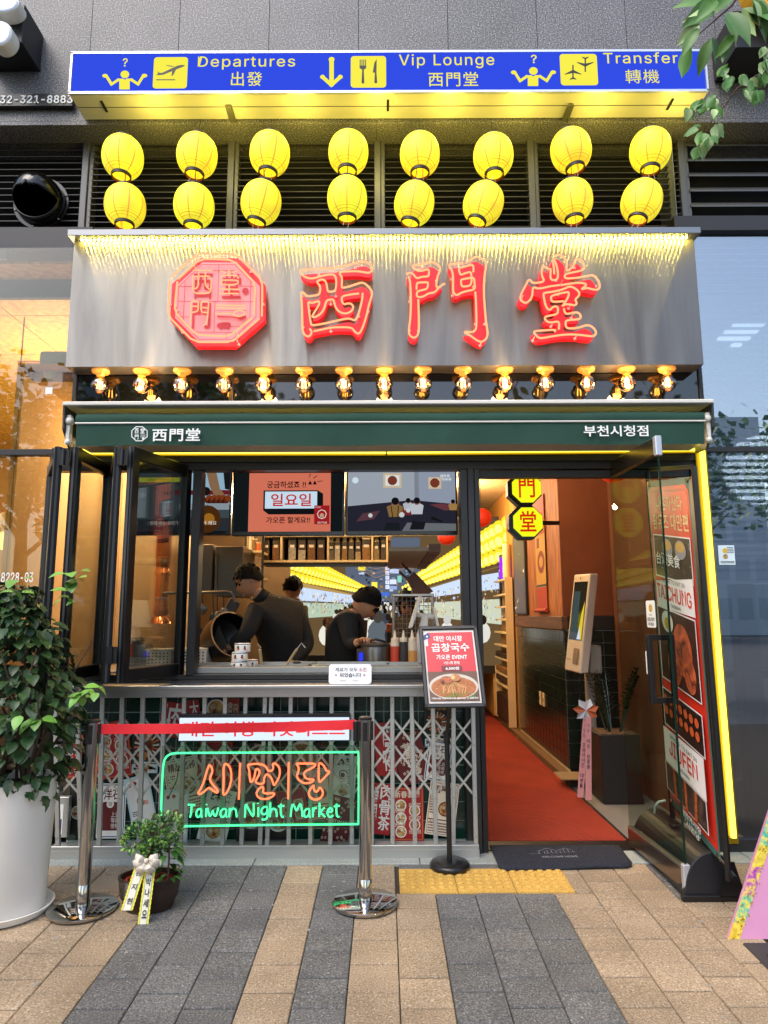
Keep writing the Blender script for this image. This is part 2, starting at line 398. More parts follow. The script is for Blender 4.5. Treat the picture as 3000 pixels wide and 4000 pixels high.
# trodden gum and pale splashes
q = MB()
for i in range(70):
    x, y = R.uniform(-2.4, 2.6), R.uniform(2.2, 3.9)
    if TX0 - .1 < x < TX1 + .1 and y > TY0 - .1: continue
    r_ = R.uniform(.004, .013); z = SLOPE * (y - YB) + .0025; q.add([(x + r_ * R.uniform(.6, 1.2) * cos(a), y + r_ * R.uniform(.6, 1.2) * sin(a), z) for a in [2 * pi * k / 9 for k in range(9)]], [tuple(range(9))])
q.build('gum_spots', mat('old_gum', '#8f8a82', .9), pav, kind='stuff')
# kerb strip of pale granite slabs
kx = -3.6
while kx < 3.9:
    w_ = .95; q = MB(); q.box((kx, YC + .002, -.06), (kx + w_ - .004, 4.42, .004)); q.build('kerb_slab', m_gran, pav, bevel=.004); kx += w_
# manhole lid, lower right
mc = G(2960, 3905)
m_iron = mat('cast_iron', '#3b393b', .7, .3, bump=(160, .4))
lid = thing('manhole_cover', mc, 'dark cast iron manhole cover with raised lettering by the tan pavers', 'manhole cover')
q = MB(); x_l = G(2880, 3705).x
z_ = SLOPE * (3.0 - YB)
q.box((-.30, -.42, -.03), (.30, .28, .004)); q.build('lid_plate', m_iron, None, bevel=.01).location
lp = bpy.data.objects[S.collection.objects[-1].name]
lp.rotation_euler = (atan(SLOPE), 0, 0); cx_ = G(2870, 3680); lp.location = (cx_.x + .32, cx_.y - .36, SLOPE * (cx_.y - .36 - YB) - .027)
lp.parent = None; put(lp, lid)
q = MB()
for i in range(9):
    q.box((-.24, .22 - i * .07, 0), (.24, .24 - i * .07, .006))
for j in range(5): q.box((-.25 + j * .12, -.35, 0), (-.235 + j * .12, .26, .006))
rr = q.build('lid_ribs', m_iron); rr.location = lp.location + Vector((0, -.07, .033)); rr.rotation_euler = lp.rotation_euler; put(rr, lid)


# ================================================================ THE BUILDING
m_blk = mat('black_aluminium', '#1b1b1d', .38, .2)
m_blk2 = mat('dark_frame', '#2a292b', .45, .2)
m_facg = stone('dark_granite', [(.34, '#2a292b'), (.45, '#504f51'), (.55, '#6b6a6c'), (.66, '#a9a7a8')], 100, .5, .2, .04, .1)
m_steel = mat('brushed_steel', '#9a9da0', .42, .9, noise=(6, '#a8abad', .3), aniso=0, stretch=(1, 1, 30))
gw = thing('granite_wall', (0, 4.25, 4.3), 'speckled dark grey granite wall of tall panels above the blue sign', 'wall')
seams = [-700, -350, 0, 351, 696, 1049, 1400, 1751, 2101, 2451, 2800, 3150, 3500, 3850]
zb = P(1500, 468, 4.25).z
for i in range(len(seams) - 1):
    xa = P(seams[i], 200, 4.25).x; xb = P(seams[i + 1], 200, 4.25).x
    q = MB(); q.box((xa + .002, 4.25, zb), (xb - .002, 4.29, zb + 2.6)); q.build('granite_panel', m_facg, gw)
b = MB(); b.box((-4.2, 4.291, zb), (4.6, 4.6, zb + 2.7)); b.build('wall_core', m_blk2, gw)
sxs = [-350, 30, 700, 1470, 2070, 2700, 3400]
for i in range(len(sxs) - 1):
    xa = P(sxs[i], 500, 4.35).x; xb = P(sxs[i + 1], 500, 4.35).x
    q = MB(); q.box((xa + .002, 4.25, zb - .03), (xb - .002, 4.62, zb - .002)); q.build('soffit_panel', m_facg, gw)
# louvre bays
m_lv = mat('louvre_metal', '#3d3a38', .5, .4); m_lv2 = mat('louvre_metal_grey', '#5a5a5c', .45, .4)
ZL1 = P(1500, 548, 4.45).z + .05; ZL0 = P(1500, 905, 4.45).z - .1
posts = [-500, 347, 915, 1487, 2087, 2675, 3500]
labs = ['black louvre bay behind the round exhaust hood, left end of the row', 'louvre bay behind the two leftmost columns of yellow lanterns', 'louvre bay behind the third and fourth lantern columns', 'louvre bay behind the fifth and sixth lantern columns from the left', 'louvre bay behind the two rightmost lantern columns', 'wide grey louvre bay at the right, behind the hanging leaves']
for i in range(6):
    xa = P(posts[i], 720, 4.45).x; xb = P(posts[i + 1], 720, 4.45).x
    t = thing('louvre_bay', ((xa + xb) / 2, 4.5, ZL0), labs[i], 'louvre', 'louvre bays under the granite soffit')
    wide = i == 5; pitch = .118 if wide else (.05 if i == 0 else .046)
    z = ZL0 + .03; mm = m_lv2 if wide else m_lv
    me = None
    while z < ZL1:
        if me is None:
            q = MB(); w = (xb - xa) / 2 - .02; dd = .05 if wide else .03; hh = .05 if wide else .022
            q.add([(-w, 0, 0), (w, 0, 0), (w, dd, hh), (-w, dd, hh), (-w, 0, -.012 if wide else -.005), (w, 0, -.012 if wide else -.005), (w, dd + .004, hh - .006), (-w, dd + .004, hh - .006)], [(0, 1, 2, 3), (4, 7, 6, 5), (0, 4, 5, 1), (2, 6, 7, 3)])
            me = q.build('slat', mm, None); me.location = ((xa + xb) / 2, 4.45, z); put(me, t); KIDS.setdefault(t.name, []).append(me)
        else:
            c = me.copy(); S.collection.objects.link(c); c.location = (me.location.x, me.location.y, z); c.matrix_parent_inverse = me.matrix_parent_inverse
        z += pitch
    q = MB(); q.box((xb - .045, 4.42, ZL0), (xb + .0, 4.52, ZL1)); q.box((xb + .002, 4.435, ZL0), (xb + .03, 4.52, ZL1)); q.build('bay_post', m_lv2, t, bevel=.003)
b = MB(); b.box((-4.4, 4.62, ZL0 - .3), (4.6, 4.66, ZL1 + .3)); b.build('louvre_backing', mat('void_black', '#060606', .9), kind='structure')
# band over the neighbours' glass and below the louvres
zt = P(100, 905, 4.36).z; zb2 = P(100, 962, 4.30).z
def bandbox(nm, x0, x1, z0, z1, y0, y1, m, lab=None, cat=None, kind='structure', bevel=.004):
    q = MB(); q.box((x0, y0, z0), (x1, y1, z1)); return q.build(nm, m, None, bevel, kind=kind, label=lab, cat=cat)
XSL, XSR = -1.985, 2.0
bandbox('lintel_beam', -4.4, XSL, zb2, zt, 4.30, 4.5, m_blk2)
bandbox('lintel_beam', XSR, 4.6, P(2900, 900, 4.3).z, P(2900, 860, 4.36).z, 4.30, 4.5, m_blk2)
# building mass: floor, ceiling, side walls of the shop so that light stays in
m_ceil = mat('cream_ceiling', '#c9a878', .8); m_floor = mat('concrete_floor', '#6f6a64', .6, noise=(5, '#7e7972', .3))
b = MB(); b.box((-6, 4.42, -.05), (6, 11.6, 0)); b.build('shop_floor', m_floor, kind='structure')
b = MB(); b.box((-2.42, 4.5, 3.0), (2.06, 11.6, 3.06)); b.build('shop_ceiling', m_ceil, kind='structure')
b = MB(); b.box((-6, 11.5, -.05), (6, 11.6, 5.5)); b.build('rear_wall', mat('rear_wall_paint', '#4a3a2a', .9), kind='structure')
b = MB(); b.box((-6, 4.3, 5.5), (6, 11.6, 5.6)); b.build('upper_slab', m_blk2, kind='structure')
# ================================================================ light box sign over the shop
Yf = 4.0
fr = FP(274, 201, 2762, 361, Yf)
zt_, zb_ = fr.O.z + fr.V.z, fr.O.z; xl, xr = fr.O.x, fr.O.x + fr.U.x
sg = thing('lightbox_sign', ((xl + xr) / 2, 4.1, zb_), 'long blue airport style light box with yellow Departures, Vip Lounge and Transfer lettering', 'sign')
m_silver = mat('silver_edge', '#c8ccd6', .35, .6); m_under = mat('cream_metal', '#d8d4c4', .35, .3)
q = MB(); q.box((xl, Yf + .012, zb_), (xr, 4.24, zt_)); q.build('sign_case', m_under, sg, bevel=.004)
q = MB()
for (x0, x1, z0, z1) in ((xl, xr, zt_ - .012, zt_ + .004), (xl, xr, zb_ - .004, zb_ + .012), (xl, xl + .012, zb_, zt_), (xr - .012, xr, zb_, zt_)): q.box((x0, Yf - .006, z0), (x1, Yf + .012, z1))
q.build('sign_rim', m_silver, sg)
q = MB(); q.box((xl, 4.12, zb_ - .003), (xr, 4.123, zb_)); q.build('case_seam', m_blk, sg)
blue = emis('sign_blue', '#2f49d8', 1.0); yel = emis('sign_yellow', '#ece24a', 1.0); sblk = mat('sign_black', '#17170f', .6)
pr = Print(fr); pr.rect(.004, .03, .996, .97, blue)
def S_(x, y): return pxp(fr, x, y)
def pxrect(x0, y0, x1, y1): a = S_(x0, y1); b = S_(x1, y0); return a[0], a[1], b[0], b[1]
def ptext(t, x0, y0, x1, y1, m=yel, bold=0, sp=1.0): pr.text(t, *pxrect(x0, y0, x1, y1), m, bold=bold, spacing=sp)
def man(cx, cy):        # shrugging figure, cx,cy head centre in photo pixels
    f = lambda pts: [S_(cx + x, cy + y) for x, y in pts]
    pr.poly([S_(cx + 17 * cos(a), cy + 15 * sin(a)) for a in [2 * pi * i / 20 for i in range(20)]][::-1], yel)
    pr.poly(f([(-22, 20), (-22, 59), (19, 59), (19, 20)][::1]), yel)
    for sg_ in (-1, 1):
        pr.line(f([(sg_ * 10, 22), (sg_ * 26, 22), (sg_ * 52, 39), (sg_ * 70, 10)]), .019, yel)
        pr.poly([S_(cx + sg_ * 77 + 11 * cos(a), cy + 6 + 7.5 * sin(a)) for a in [2 * pi * i / 14 for i in range(14)]][::-1], yel)
    ptext('?', cx - 9, cy - 62, cx + 12, cy - 29, bold=.01)
man(488, 291); man(2083, 279)
def plate(x0, y0, x1, y1): a = pxrect(x0, y0, x1, y1); pr.rrect(*a, .022, yel)
plate(597, 226, 736, 349); plate(1370, 222, 1508, 346); plate(2190, 214, 2329, 337)
def pp(ox, oy, k, pts, m=None): pr.poly([S_(ox + x * k, oy + y * k) for x, y in pts][::-1], m or sblk)
k = .5003; 
def crop6(pts): pr.poly([S_(250 + x * k, 170 + y * k) for x, y in pts], sblk)
crop6([(722, 250), (745, 237), (770, 236), (888, 180), (920, 174), (946, 176), (944, 184), (905, 200), (875, 212), (780, 251), (740, 255)])
crop6([(745, 250), (732, 226), (740, 228), (758, 245)]); crop6([(850, 215), (880, 205), (862, 245), (848, 262), (842, 258)]); crop6([(868, 190), (835, 189), (797, 180), (806, 177), (855, 184)])
pr.line([S_(250 + 728 * k, 170 + 292 * k), S_(250 + 867 * k, 170 + 292 * k)], .008, sblk)
def c7(pts): return [S_(1080 + x * k, 170 + y * k) for x, y in pts]
pr.line(c7([(431, 132), (431, 325)]), .030, yel); pr.line(c7([(360, 270), (430, 333), (500, 270)]), .026, yel)
for (x, y) in ((431, 135), (361, 271), (499, 271), (430, 332)): pr.disc(*S_(1080 + x * k, 170 + y * k), .0046 if y == 135 else .0038, yel, n=14)
for x in (654, 668, 682, 696): pr.line(c7([(x, 140), (x, 185)]), .0065, sblk)
pr.poly(c7([(649, 185), (649, 205), (668, 217), (685, 217), (701, 205), (701, 185)])[::-1], sblk)
pr.poly(c7([(670, 210), (664, 318), (670, 326), (682, 326), (687, 318), (682, 210)])[::-1], sblk)
pr.poly(c7([(783, 135), (764, 165), (752, 241), (768, 241), (764, 318), (770, 324), (782, 324), (787, 318), (781, 241)])[::-1], sblk)
def c8(pts, fl=False): return [S_(1910 + x * k, 170 + y * k) for x, y in pts]
def jet(cx, cy, s):
    P_ = lambda pts: c8([(cx + x, cy + y * s) for x, y in pts])
    pr.line(P_([(0, -50), (0, 52)]), .0095, sblk)
    for a in (-1, 1):
        pr.poly(P_([(a * 5, -14), (a * 64, 16), (a * 66, 8 + 12), (a * 64, 22), (a * 5, 10)]), sblk); pr.poly(P_([(a * 4, 42), (a * 26, 56), (a * 26, 62), (a * 4, 58)]), sblk)
jet(651, 236, 1); jet(746, 183, -1)
ptext('Departures', 775, 228, 1155, 281, sp=1.1, bold=.004); ptext('出發', 904, 289, 1027, 345, sp=1.1, bold=.004)
ptext('Vip Lounge', 1558, 220, 1928, 277, sp=1.1, bold=.004); ptext('西門堂', 1673, 290, 1865, 347, sp=1.1, bold=.004)
ptext('Transfer', 2354, 214, 2640, 258, sp=1.1, bold=.004); ptext('轉機', 2440, 281, 2568, 335, sp=1.1)
pr.build('sign_face', None, sg)
for x in (905, 2238):
    a = P(x - 15, 415, 4.12); q = MB(); q.box((a.x - .015, 4.10, zb_ - .02), (a.x + .03, 4.30, zb_ - .004)); q.build('bracket', mat('zinc', '#8c8a78', .4, .8), sg, bevel=.003)
q = MB()
for x in (405, 1515, 2620): a = P(x, 405, 4.1); q.box((a.x - .008, 4.06, zb_ - .008), (a.x + .008, 4.16, zb_ - .003))
q.build('catch', m_blk, sg)
# ================================================================ paper lanterns
def paper_mat():
    m = bpy.data.materials.new('lantern_paper'); m.use_nodes = True; n = m.node_tree.nodes; l = m.node_tree.links
    b = n['Principled BSDF']; b.inputs['Roughness'].default_value = .6; b.inputs['Base Color'].default_value = (.8, .62, .04, 1)
    tc = n.new('ShaderNodeTexCoord'); sx = n.new('ShaderNodeSeparateXYZ'); l.new(tc.outputs['Object'], sx.inputs[0])
    oi = n.new('ShaderNodeObjectInfo')
    # glowing paper: tint mottled by random noise, hue differs lantern to lantern
    t = n.new('ShaderNodeTexNoise'); t.inputs['Scale'].default_value = 5.5; t.inputs['Detail'].default_value = 1
    ad = n.new('ShaderNodeVectorMath'); ad.operation = 'ADD'; l.new(tc.outputs['Object'], ad.inputs[0]); l.new(oi.outputs['Location'], ad.inputs[1]); l.new(ad.outputs[0], t.inputs['Vector'])
    r = n.new('ShaderNodeValToRGB'); e = r.color_ramp.elements
    e[0].position = .34; e[0].color = (.80, .62, .030, 1); e[1].position = .68; e[1].color = (.82, .80, .035, 1); q = e.new(.5); q.color = (.92, .80, .028, 1); l.new(t.outputs['Fac'], r.inputs[0])
    hs = n.new('ShaderNodeHueSaturation'); mr = n.new('ShaderNodeMapRange'); mr.inputs['To Min'].default_value = .485; mr.inputs['To Max'].default_value = .515
    l.new(oi.outputs['Random'], mr.inputs[0]); l.new(mr.outputs[0], hs.inputs['Hue']); l.new(r.outputs[0], hs.inputs['Color'])
    # seams of the paper strips
    at = n.new('ShaderNodeMath'); at.operation = 'ARCTAN2'; l.new(sx.outputs[0], at.inputs[0]); l.new(sx.outputs[1], at.inputs[1])
    m1 = n.new('ShaderNodeMath'); m1.operation = 'MULTIPLY'; m1.inputs[1].default_value = 8 / (2 * pi); l.new(at.outputs[0], m1.inputs[0])
    f = n.new('ShaderNodeMath'); f.operation = 'FRACT'; l.new(m1.outputs[0], f.inputs[0])
    g_ = n.new('ShaderNodeMath'); g_.operation = 'GREATER_THAN'; g_.inputs[1].default_value = .90; l.new(f.outputs[0], g_.inputs[0])
    m2 = n.new('ShaderNodeMath'); m2.operation = 'MULTIPLY'; m2.inputs[1].default_value = 64; l.new(sx.outputs[2], m2.inputs[0])
    f2 = n.new('ShaderNodeMath'); f2.operation = 'FRACT'; l.new(m2.outputs[0], f2.inputs[0])
    g2 = n.new('ShaderNodeMath'); g2.operation = 'GREATER_THAN'; g2.inputs[1].default_value = .74; l.new(f2.outputs[0], g2.inputs[0])
    mx = n.new('ShaderNodeMix'); mx.data_type = 'RGBA'; mx.inputs['B'].default_value = (.66, .30, .03, 1); l.new(g_.outputs[0], mx.inputs['Factor']); l.new(hs.outputs[0], mx.inputs['A'])
    m3 = n.new('ShaderNodeMath'); m3.operation = 'MULTIPLY'; m3.inputs[1].default_value = .6; l.new(g2.outputs[0], m3.inputs[0])
    my = n.new('ShaderNodeMix'); my.data_type = 'RGBA'; my.inputs['B'].default_value = (.42, .27, .01, 1); l.new(m3.outputs[0], my.inputs['Factor']); l.new(mx.outputs['Result'], my.inputs['A'])
    l.new(my.outputs['Result'], b.inputs['Emission Color']); b.inputs['Emission Strength'].default_value = .74 * EK
    l.new(my.outputs['Result'], b.inputs['Base Color'])
    return m
m_paper = paper_mat(); m_ring = mat('lantern_ring', '#141210', .5); m_wire = mat('white_wire', '#cfcabb', .5); m_redr = mat('inner_ring_red', '#8c2418', .6)
m_glow = emis('lantern_inside', '#fff2a8', 1.3)
LR = .150
def lantern_proto():
    t = thing('paper_lantern', (0, 0, 0))
    q = MB(); n = 44; prof = []
    for i in range(n + 1):
        a = -1.22 + 2.44 * i / n; z = sin(a) / sin(1.22) * .148; r = LR * (cos(a) ** .72)
        r += (.0016 if i % 2 else -.0016); prof.append((r, z))
    q.lathe(prof[:], (0, 0, 0), 40, m_paper)
    q.f = [f for f in q.f if len(f) == 4]; q.m = q.m[:len(q.f)]
    q.build('shade', None, t, smooth=True, angle=0)
    q = MB()
    for r0, z0, z1 in ((prof[0][0] + .002, -.176, -.152),):
        q.lathe([(r0, z0), (r0 + .003, z0), (r0 + .003, z1), (r0, z1), (r0, z0 + .0001)], (0, 0, 0), 32)
    q.f = [f for f in q.f if len(f) == 4]; q.m = q.m[:len(q.f)]
    q.build('mouth_ring', m_ring, t)
    q = MB(); r0 = prof[0][0] - .001
    q.lathe([(r0, -.176), (r0 - .004, -.176), (r0 - .004, -.155), (r0, -.155)], (0, 0, 0), 32); q.f = [f for f in q.f if len(f) == 4]; q.m = q.m[:len(q.f)]
    q.build('inner_ring', m_redr, t)
    q = MB(); q.lathe([(prof[-1][0] + .003, .150), (prof[-1][0] + .004, .166), (.02, .172)], (0, 0, 0), 28); q.build('top_cap', m_ring, t)
    q = MB(); q.tube([(-.03, 0, -.15), (-.026, .004, -.20), (-.04, 0, -.235)], .0022, 5); q.tube([(.03, 0, -.15), (.022, .004, -.2), (.005, 0, -.24)], .0022, 5); q.build('wire', m_wire, t, kind='stuff')
    q = MB(); q.ball((0, 0, .02), .035, 12, 8); q.build('bulb', m_glow, t)
    return t
LAN = [(480, 615, 480, 692), (770, 608, 764, 687), (1054, 601, 1049, 678), (1361, 597, 1358, 669), (1640, 604, 1639, 684), (1927, 610, 1927, 684), (2230, 588, 2240, 655), (2540, 588, 2533, 664),
       (489, 805, 493, 879), (758, 805, 758, 879), (1020, 791, 1005, 859), (1356, 776, 1356, 841), (1618, 796, 1603, 861), (1888, 796, 1862, 861), (2236, 785, 2238, 863), (2506, 787, 2484, 857)]
ordn = ['leftmost', 'second from the left', 'third from the left', 'fourth from the left', 'fifth from the left', 'sixth from the left', 'second from the right', 'rightmost']
lp0 = lantern_proto(); YL = 4.12
for i, (x, y, rx, ry) in enumerate(LAN):
    t = lp0 if i == 0 else copy_tree(lp0)
    c = P(x, y, YL); t.location = c
    tilt = math.atan2((rx - x), (ry - y)) * .9
    sc = .88 if i < 8 else .87
    t.rotation_euler = (radians(R.uniform(-5, 3)), -tilt, R.uniform(0, 1.5)); t.rotation_mode = 'XYZ'
    M_ = Matrix.Rotation(-tilt, 4, 'Y') @ Matrix.Rotation(radians(R.uniform(-6, 0)), 4, 'X') @ Matrix.Rotation(R.uniform(0, 6), 4, 'Z')
    t.rotation_euler = M_.to_euler(); t.scale = (sc, sc, sc)
    props(t, '%s yellow paper lantern, %s, %s row' % ('lit round', ordn[i % 8], 'upper' if i < 8 else 'lower, just above the steel sign,'), 'lantern', 'yellow paper lanterns in two rows under the blue sign')
for i in range(8): mesh_light('lantern_glow', 'POINT', (P(LAN[i][0], 600, YL).x + .2, 4.10, P(1500, 505, 4.1).z), 1.9, (1, .80, .12), .05)  # added points outside the lanterns, casting their yellow glow on the sign underside
# hanging lines, each parented to the upper lantern it carries
_ups = [o for o in S.objects if o.name.startswith('paper_lantern')]
for i in range(8):
    up = _ups[i]; a = Vector(up.location); b_ = P(LAN[i + 8][0], LAN[i + 8][1], YL)
    q = MB(); top = Vector((a.x, YL + .05, zb - .03)); q.tube([top, a + Vector((0, 0, .1)), b_ + Vector((0, 0, .1))], .003, 5)
    o = q.build('cord', m_ring); o.parent = up; o.matrix_parent_inverse = (Matrix.Translation(up.location) @ up.rotation_euler.to_matrix().to_4x4()).inverted()

# ================================================================ the big steel sign box
YBX = 4.05
zt_, zb_ = P(1500, 905, YBX).z, P(1500, 1428, YBX).z
bx = thing('sign_box', (0, YBX + .05, zb_), 'wide brushed steel sign box with a lit shelf edge behind the red neon characters', 'sign')
m_bs = bpy.data.materials.new('steel_face'); m_bs.use_nodes = True; n = m_bs.node_tree.nodes; l = m_bs.node_tree.links; n.clear()
g1 = n.new('ShaderNodeBsdfAnisotropic'); g1.inputs['Roughness'].default_value = .36; g1.inputs['Anisotropy'].default_value = -.9; tg = n.new('ShaderNodeTangent'); tg.direction_type = 'UV_MAP'; tg.uv_map = 'uv'; l.new(tg.outputs[0], g1.inputs['Tangent'])
d1 = n.new('ShaderNodeBsdfDiffuse'); d1.inputs[0].default_value = (.24, .24, .245, 1); x1 = n.new('ShaderNodeMixShader'); x1.inputs[0].default_value = .8; o1 = n.new('ShaderNodeOutputMaterial')
tc = n.new('ShaderNodeTexCoord'); mp = n.new('ShaderNodeMapping'); mp.inputs['Scale'].default_value = (2.2, 1, .25); t1 = n.new('ShaderNodeTexNoise'); t1.inputs['Scale'].default_value = 3; t1.inputs['Detail'].default_value = 7; t1.inputs['Distortion'].default_value = .8; r1 = n.new('ShaderNodeValToRGB'); r1.color_ramp.elements[0].position = .3; r1.color_ramp.elements[1].position = .7
r1.color_ramp.elements[0].color = (.27, .27, .275, 1); r1.color_ramp.elements[1].color = (.46, .46, .46, 1)
l.new(tc.outputs['Object'], mp.inputs[0]); l.new(mp.outputs[0], t1.inputs['Vector']); l.new(t1.outputs['Fac'], r1.inputs[0]); l.new(r1.outputs[0], g1.inputs[0]); l.new(r1.outputs[0], d1.inputs[0])
l.new(d1.outputs[0], x1.inputs[1]); l.new(g1.outputs[0], x1.inputs[2]); l.new(x1.outputs[0], o1.inputs[0])
m_bs2 = mat('steel_trim', '#808285', .38, .85)
q = MB(); q.uv = True; q.add([(XSL, YBX, zb_), (XSR, YBX, zb_), (XSR, YBX, zt_), (XSL, YBX, zt_)], [(0, 1, 2, 3)]); q.build('front_panel', m_bs, bx)
q = MB(); q.box((XSL, YBX + .002, zb_), (XSR, 4.19, zt_)); q.build('case', m_bs2, bx)
z1 = P(1500, 890, 3.975).z; z2 = P(1500, 915, 3.975).z
q = MB(); q.box((XSL - .012, 3.975, z2), (XSR + .012, 4.3, z1)); q.build('shelf', m_bs2, bx, bevel=.003)
m_led = emis('led_point', '#ffe060', 1200.0)
q = MB(); n_ = 146
for i in range(n_):
    x = XSL + .06 + (XSR - XSL - .12) * i / (n_ - 1); q.box((x - .0028, 4.022, z2 - .004), (x + .0028, 4.030, z2 - .0005))
q.build('led_row', m_led, bx, kind='stuff')
q = MB(); q.box((XSL + .05, 4.015, z2 - .0005), (XSR - .05, 4.037, z2 - .0001)); q.build('led_tape', mat('led_tape', '#2a2826', .6), bx)
# power supplies resting on the shelf
for i, (x0, x1, yb_) in enumerate(((1112, 1219, 884), (1237, 1338, 884), (1694, 1800, 880), (1988, 2099, 880))):
    a = P(x0, yb_, 4.16); b_ = P(x1, yb_, 4.16); zz = z1
    t = thing('power_supply', ((a.x + b_.x) / 2, 4.2, zz), ['grey power supply with a printed label, third lantern column side', 'plain grey power supply left of the fourth lower lantern', 'grey power supply with label between fifth and sixth lower lanterns', 'grey power supply with label, rightmost on the steel shelf'][i], 'power supply', 'power supplies on top of the steel sign')
    q = MB(); q.box((a.x, 4.16, zz + .001), (b_.x, 4.23, zz + .075)); q.build('case', mat('psu_grey', '#8d8e88', .4, .5), t, bevel=.003)
    if i != 1:
        pr = Print(Fr((a.x + .05, 4.159, zz + .015), (.11, 0, 0), (0, 0, .045))); pr.rect(0, 0, 1, 1, mat('label_white', '#d8d8d4', .5))
        for k in range(5): pr.rect(.06, .12 + k * .17, .3 + .12 * (k % 3), .18 + k * .17, sblk)
        for k in range(9): pr.rect(.55 + k * .045, .15, .57 + k * .045, .85, sblk)
        pr.build('label', None, t)
    q = MB(); q.tube([(b_.x, 4.2, zz + .03), (b_.x + .04, 4.18, zz + .05), (b_.x + .09, 4.19, zz + .01), (b_.x + .16, 4.2, zz + .012)], .005, 6); q.build('cable', m_ring, t, smooth=True)
# ---------------------------------------------------------------- neon characters
YT, YFc, YBk = 3.925, 3.985, 4.03
m_tube = emis('neon_tube_orange', '#ffa070', 1.55)
m_red = mat('red_enamel_neon_glow', '#c20c1c', .4, em='#ff0c20', es=.36); m_clip = mat('clear_clip', '#e8b8b0', .3, spec=.6)  # letter bodies given emission to imitate the neon light falling on them
m_tubec = mat('glass_end', '#e7a79c', .2)
def k4(ox, oy, pts, Y=YT):
    s_ = 415 / 1659.0; return [(p.x, p.z) for p in (P(ox + x * s_, oy + y * s_, Y) for x, y in pts)]
def solid(name, contours, Y0, Y1, m, parent, bevel=.003):
    cu = bpy.data.curves.new('c', 'CURVE'); cu.dimensions = '2D'; cu.fill_mode = 'BOTH'; cu.extrude = (Y1 - Y0) / 2 - bevel; cu.bevel_depth = bevel; cu.bevel_resolution = 1
    for pts in contours:
        sp = cu.splines.new('POLY'); sp.points.add(len(pts) - 1)
        for i, (x, z) in enumerate(pts): sp.points[i].co = (x, z, 0, 1)
        sp.use_cyclic_u = True
    o = bpy.data.objects.new('c', cu); S.collection.objects.link(o); bpy.context.view_layer.update()
    me = bpy.data.meshes.new_from_object(o.evaluated_get(bpy.context.evaluated_depsgraph_get()))
    q = MB(); q.v = [(v.co.x, (Y0 + Y1) / 2 - v.co.z * -1, v.co.y) for v in me.vertices]; q.f = [tuple(p.vertices)[::-1] for p in me.polygons]; q.m = [0] * len(q.f)
    bpy.data.objects.remove(o); bpy.data.curves.remove(cu); bpy.data.meshes.remove(me)
    return q.build(name, m, parent)
def neon(parent, ox, oy, lines, r=.0062, m=None, Y=YT, it=2, k=None, nm='neon_tube'):
    for pts in lines:
        w = k4(ox, oy, pts, Y) if k is None else k(pts)
        w = smooth_path(w, False, it); q = MB(); q.tube([(x, Y, z) for x, z in w], r, 8)
        ep = w[0]; q.build(nm, m or m_tube, parent, smooth=True)
def clips(parent, ox, oy, pts):
    for (x, z) in k4(ox, oy, pts):
        q = MB(); q.tube([(x, YT - .004, z), (x, YFc, z - .004)], .003, 6); q.lathe([(.009, 0), (.009, .003), (.0001, .004)], (x, YFc - .004, z - .004), 10, None, (0, -1, 0)); q.build('tube_holder', m_clip, parent)
XI1 = [(700, 265), (560, 275), (185, 297), (165, 310), (175, 350), (230, 400), (310, 432), (400, 425), (520, 385), (640, 365), (700, 370), (730, 420), (735, 520), (725, 600), (700, 632), (620, 640), (598, 625), (590, 560), (575, 490), (540, 450), (490, 445), (435, 475), (440, 500), (475, 540), (485, 580), (480, 640), (460, 685), (380, 700), (300, 712), (260, 690), (215, 650), (185, 650), (180, 690), (195, 780), (205, 1100), (205, 1230), (235, 1310), (290, 1340), (330, 1320), (355, 1265), (320, 1215)]
XI2 = [(380, 1255), (520, 1225), (660, 1195), (860, 1190), (980, 1200), (1020, 1260), (1070, 1295), (1110, 1275), (1160, 1160), (1210, 1000), (1240, 850), (1290, 700), (1290, 630), (1240, 560), (1160, 495), (1100, 500), (940, 555), (840, 578), (820, 565), (820, 500), (825, 410), (780, 355), (800, 330), (900, 320), (1060, 315), (1180, 335), (1250, 345), (1290, 310), (1290, 250), (1240, 190), (1170, 165), (1080, 175), (960, 215), (860, 235), (740, 252), (720, 280)]
XI3 = [(1145, 660), (1140, 760), (1090, 960), (1035, 1095), (960, 1060), (900, 1055), (760, 1085), (500, 1145), (350, 1165), (335, 1130), (310, 960), (295, 820), (300, 800), (360, 815), (440, 785), (470, 790), (465, 840), (430, 900), (360, 1010), (360, 1035), (420, 1030), (500, 975), (550, 890), (570, 800), (600, 765), (680, 755), (700, 790), (720, 880), (770, 945), (850, 980), (930, 970), (990, 920), (1000, 860), (960, 820), (900, 820), (860, 840), (825, 800), (815, 730), (850, 700), (960, 680), (1090, 665)]
def character(ox, oy, label, bodies, lines, cl):
    c = k4(ox, oy, [(750, 1350)])[0]
    t = thing('neon_character', (c[0], 4.0, c[1]), label, 'neon sign', 'red neon characters on the steel sign')
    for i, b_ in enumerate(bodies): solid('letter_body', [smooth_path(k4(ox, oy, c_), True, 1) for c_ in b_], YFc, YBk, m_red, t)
    neon(t, ox, oy, lines); clips(t, ox, oy, cl)
    for c_ in bodies:
        x, z = k4(ox, oy, [c_[0][len(c_[0]) // 2]])[0]
        q = MB(); q.tube([(x, 4.02, z), (x, 4.06, z)], .006, 6); q.build('stud', m_bs2, t)
    return t
character(1130, 980, 'red neon character with a boxed frame and two legs, nearest the octagon', [[XI1[:-1] + XI2, XI3]], [XI1, XI2, XI3], [(450, 300), (1030, 190), (720, 640), (200, 1130), (640, 1195), (1230, 880), (300, 870), (640, 765), (1080, 960)])
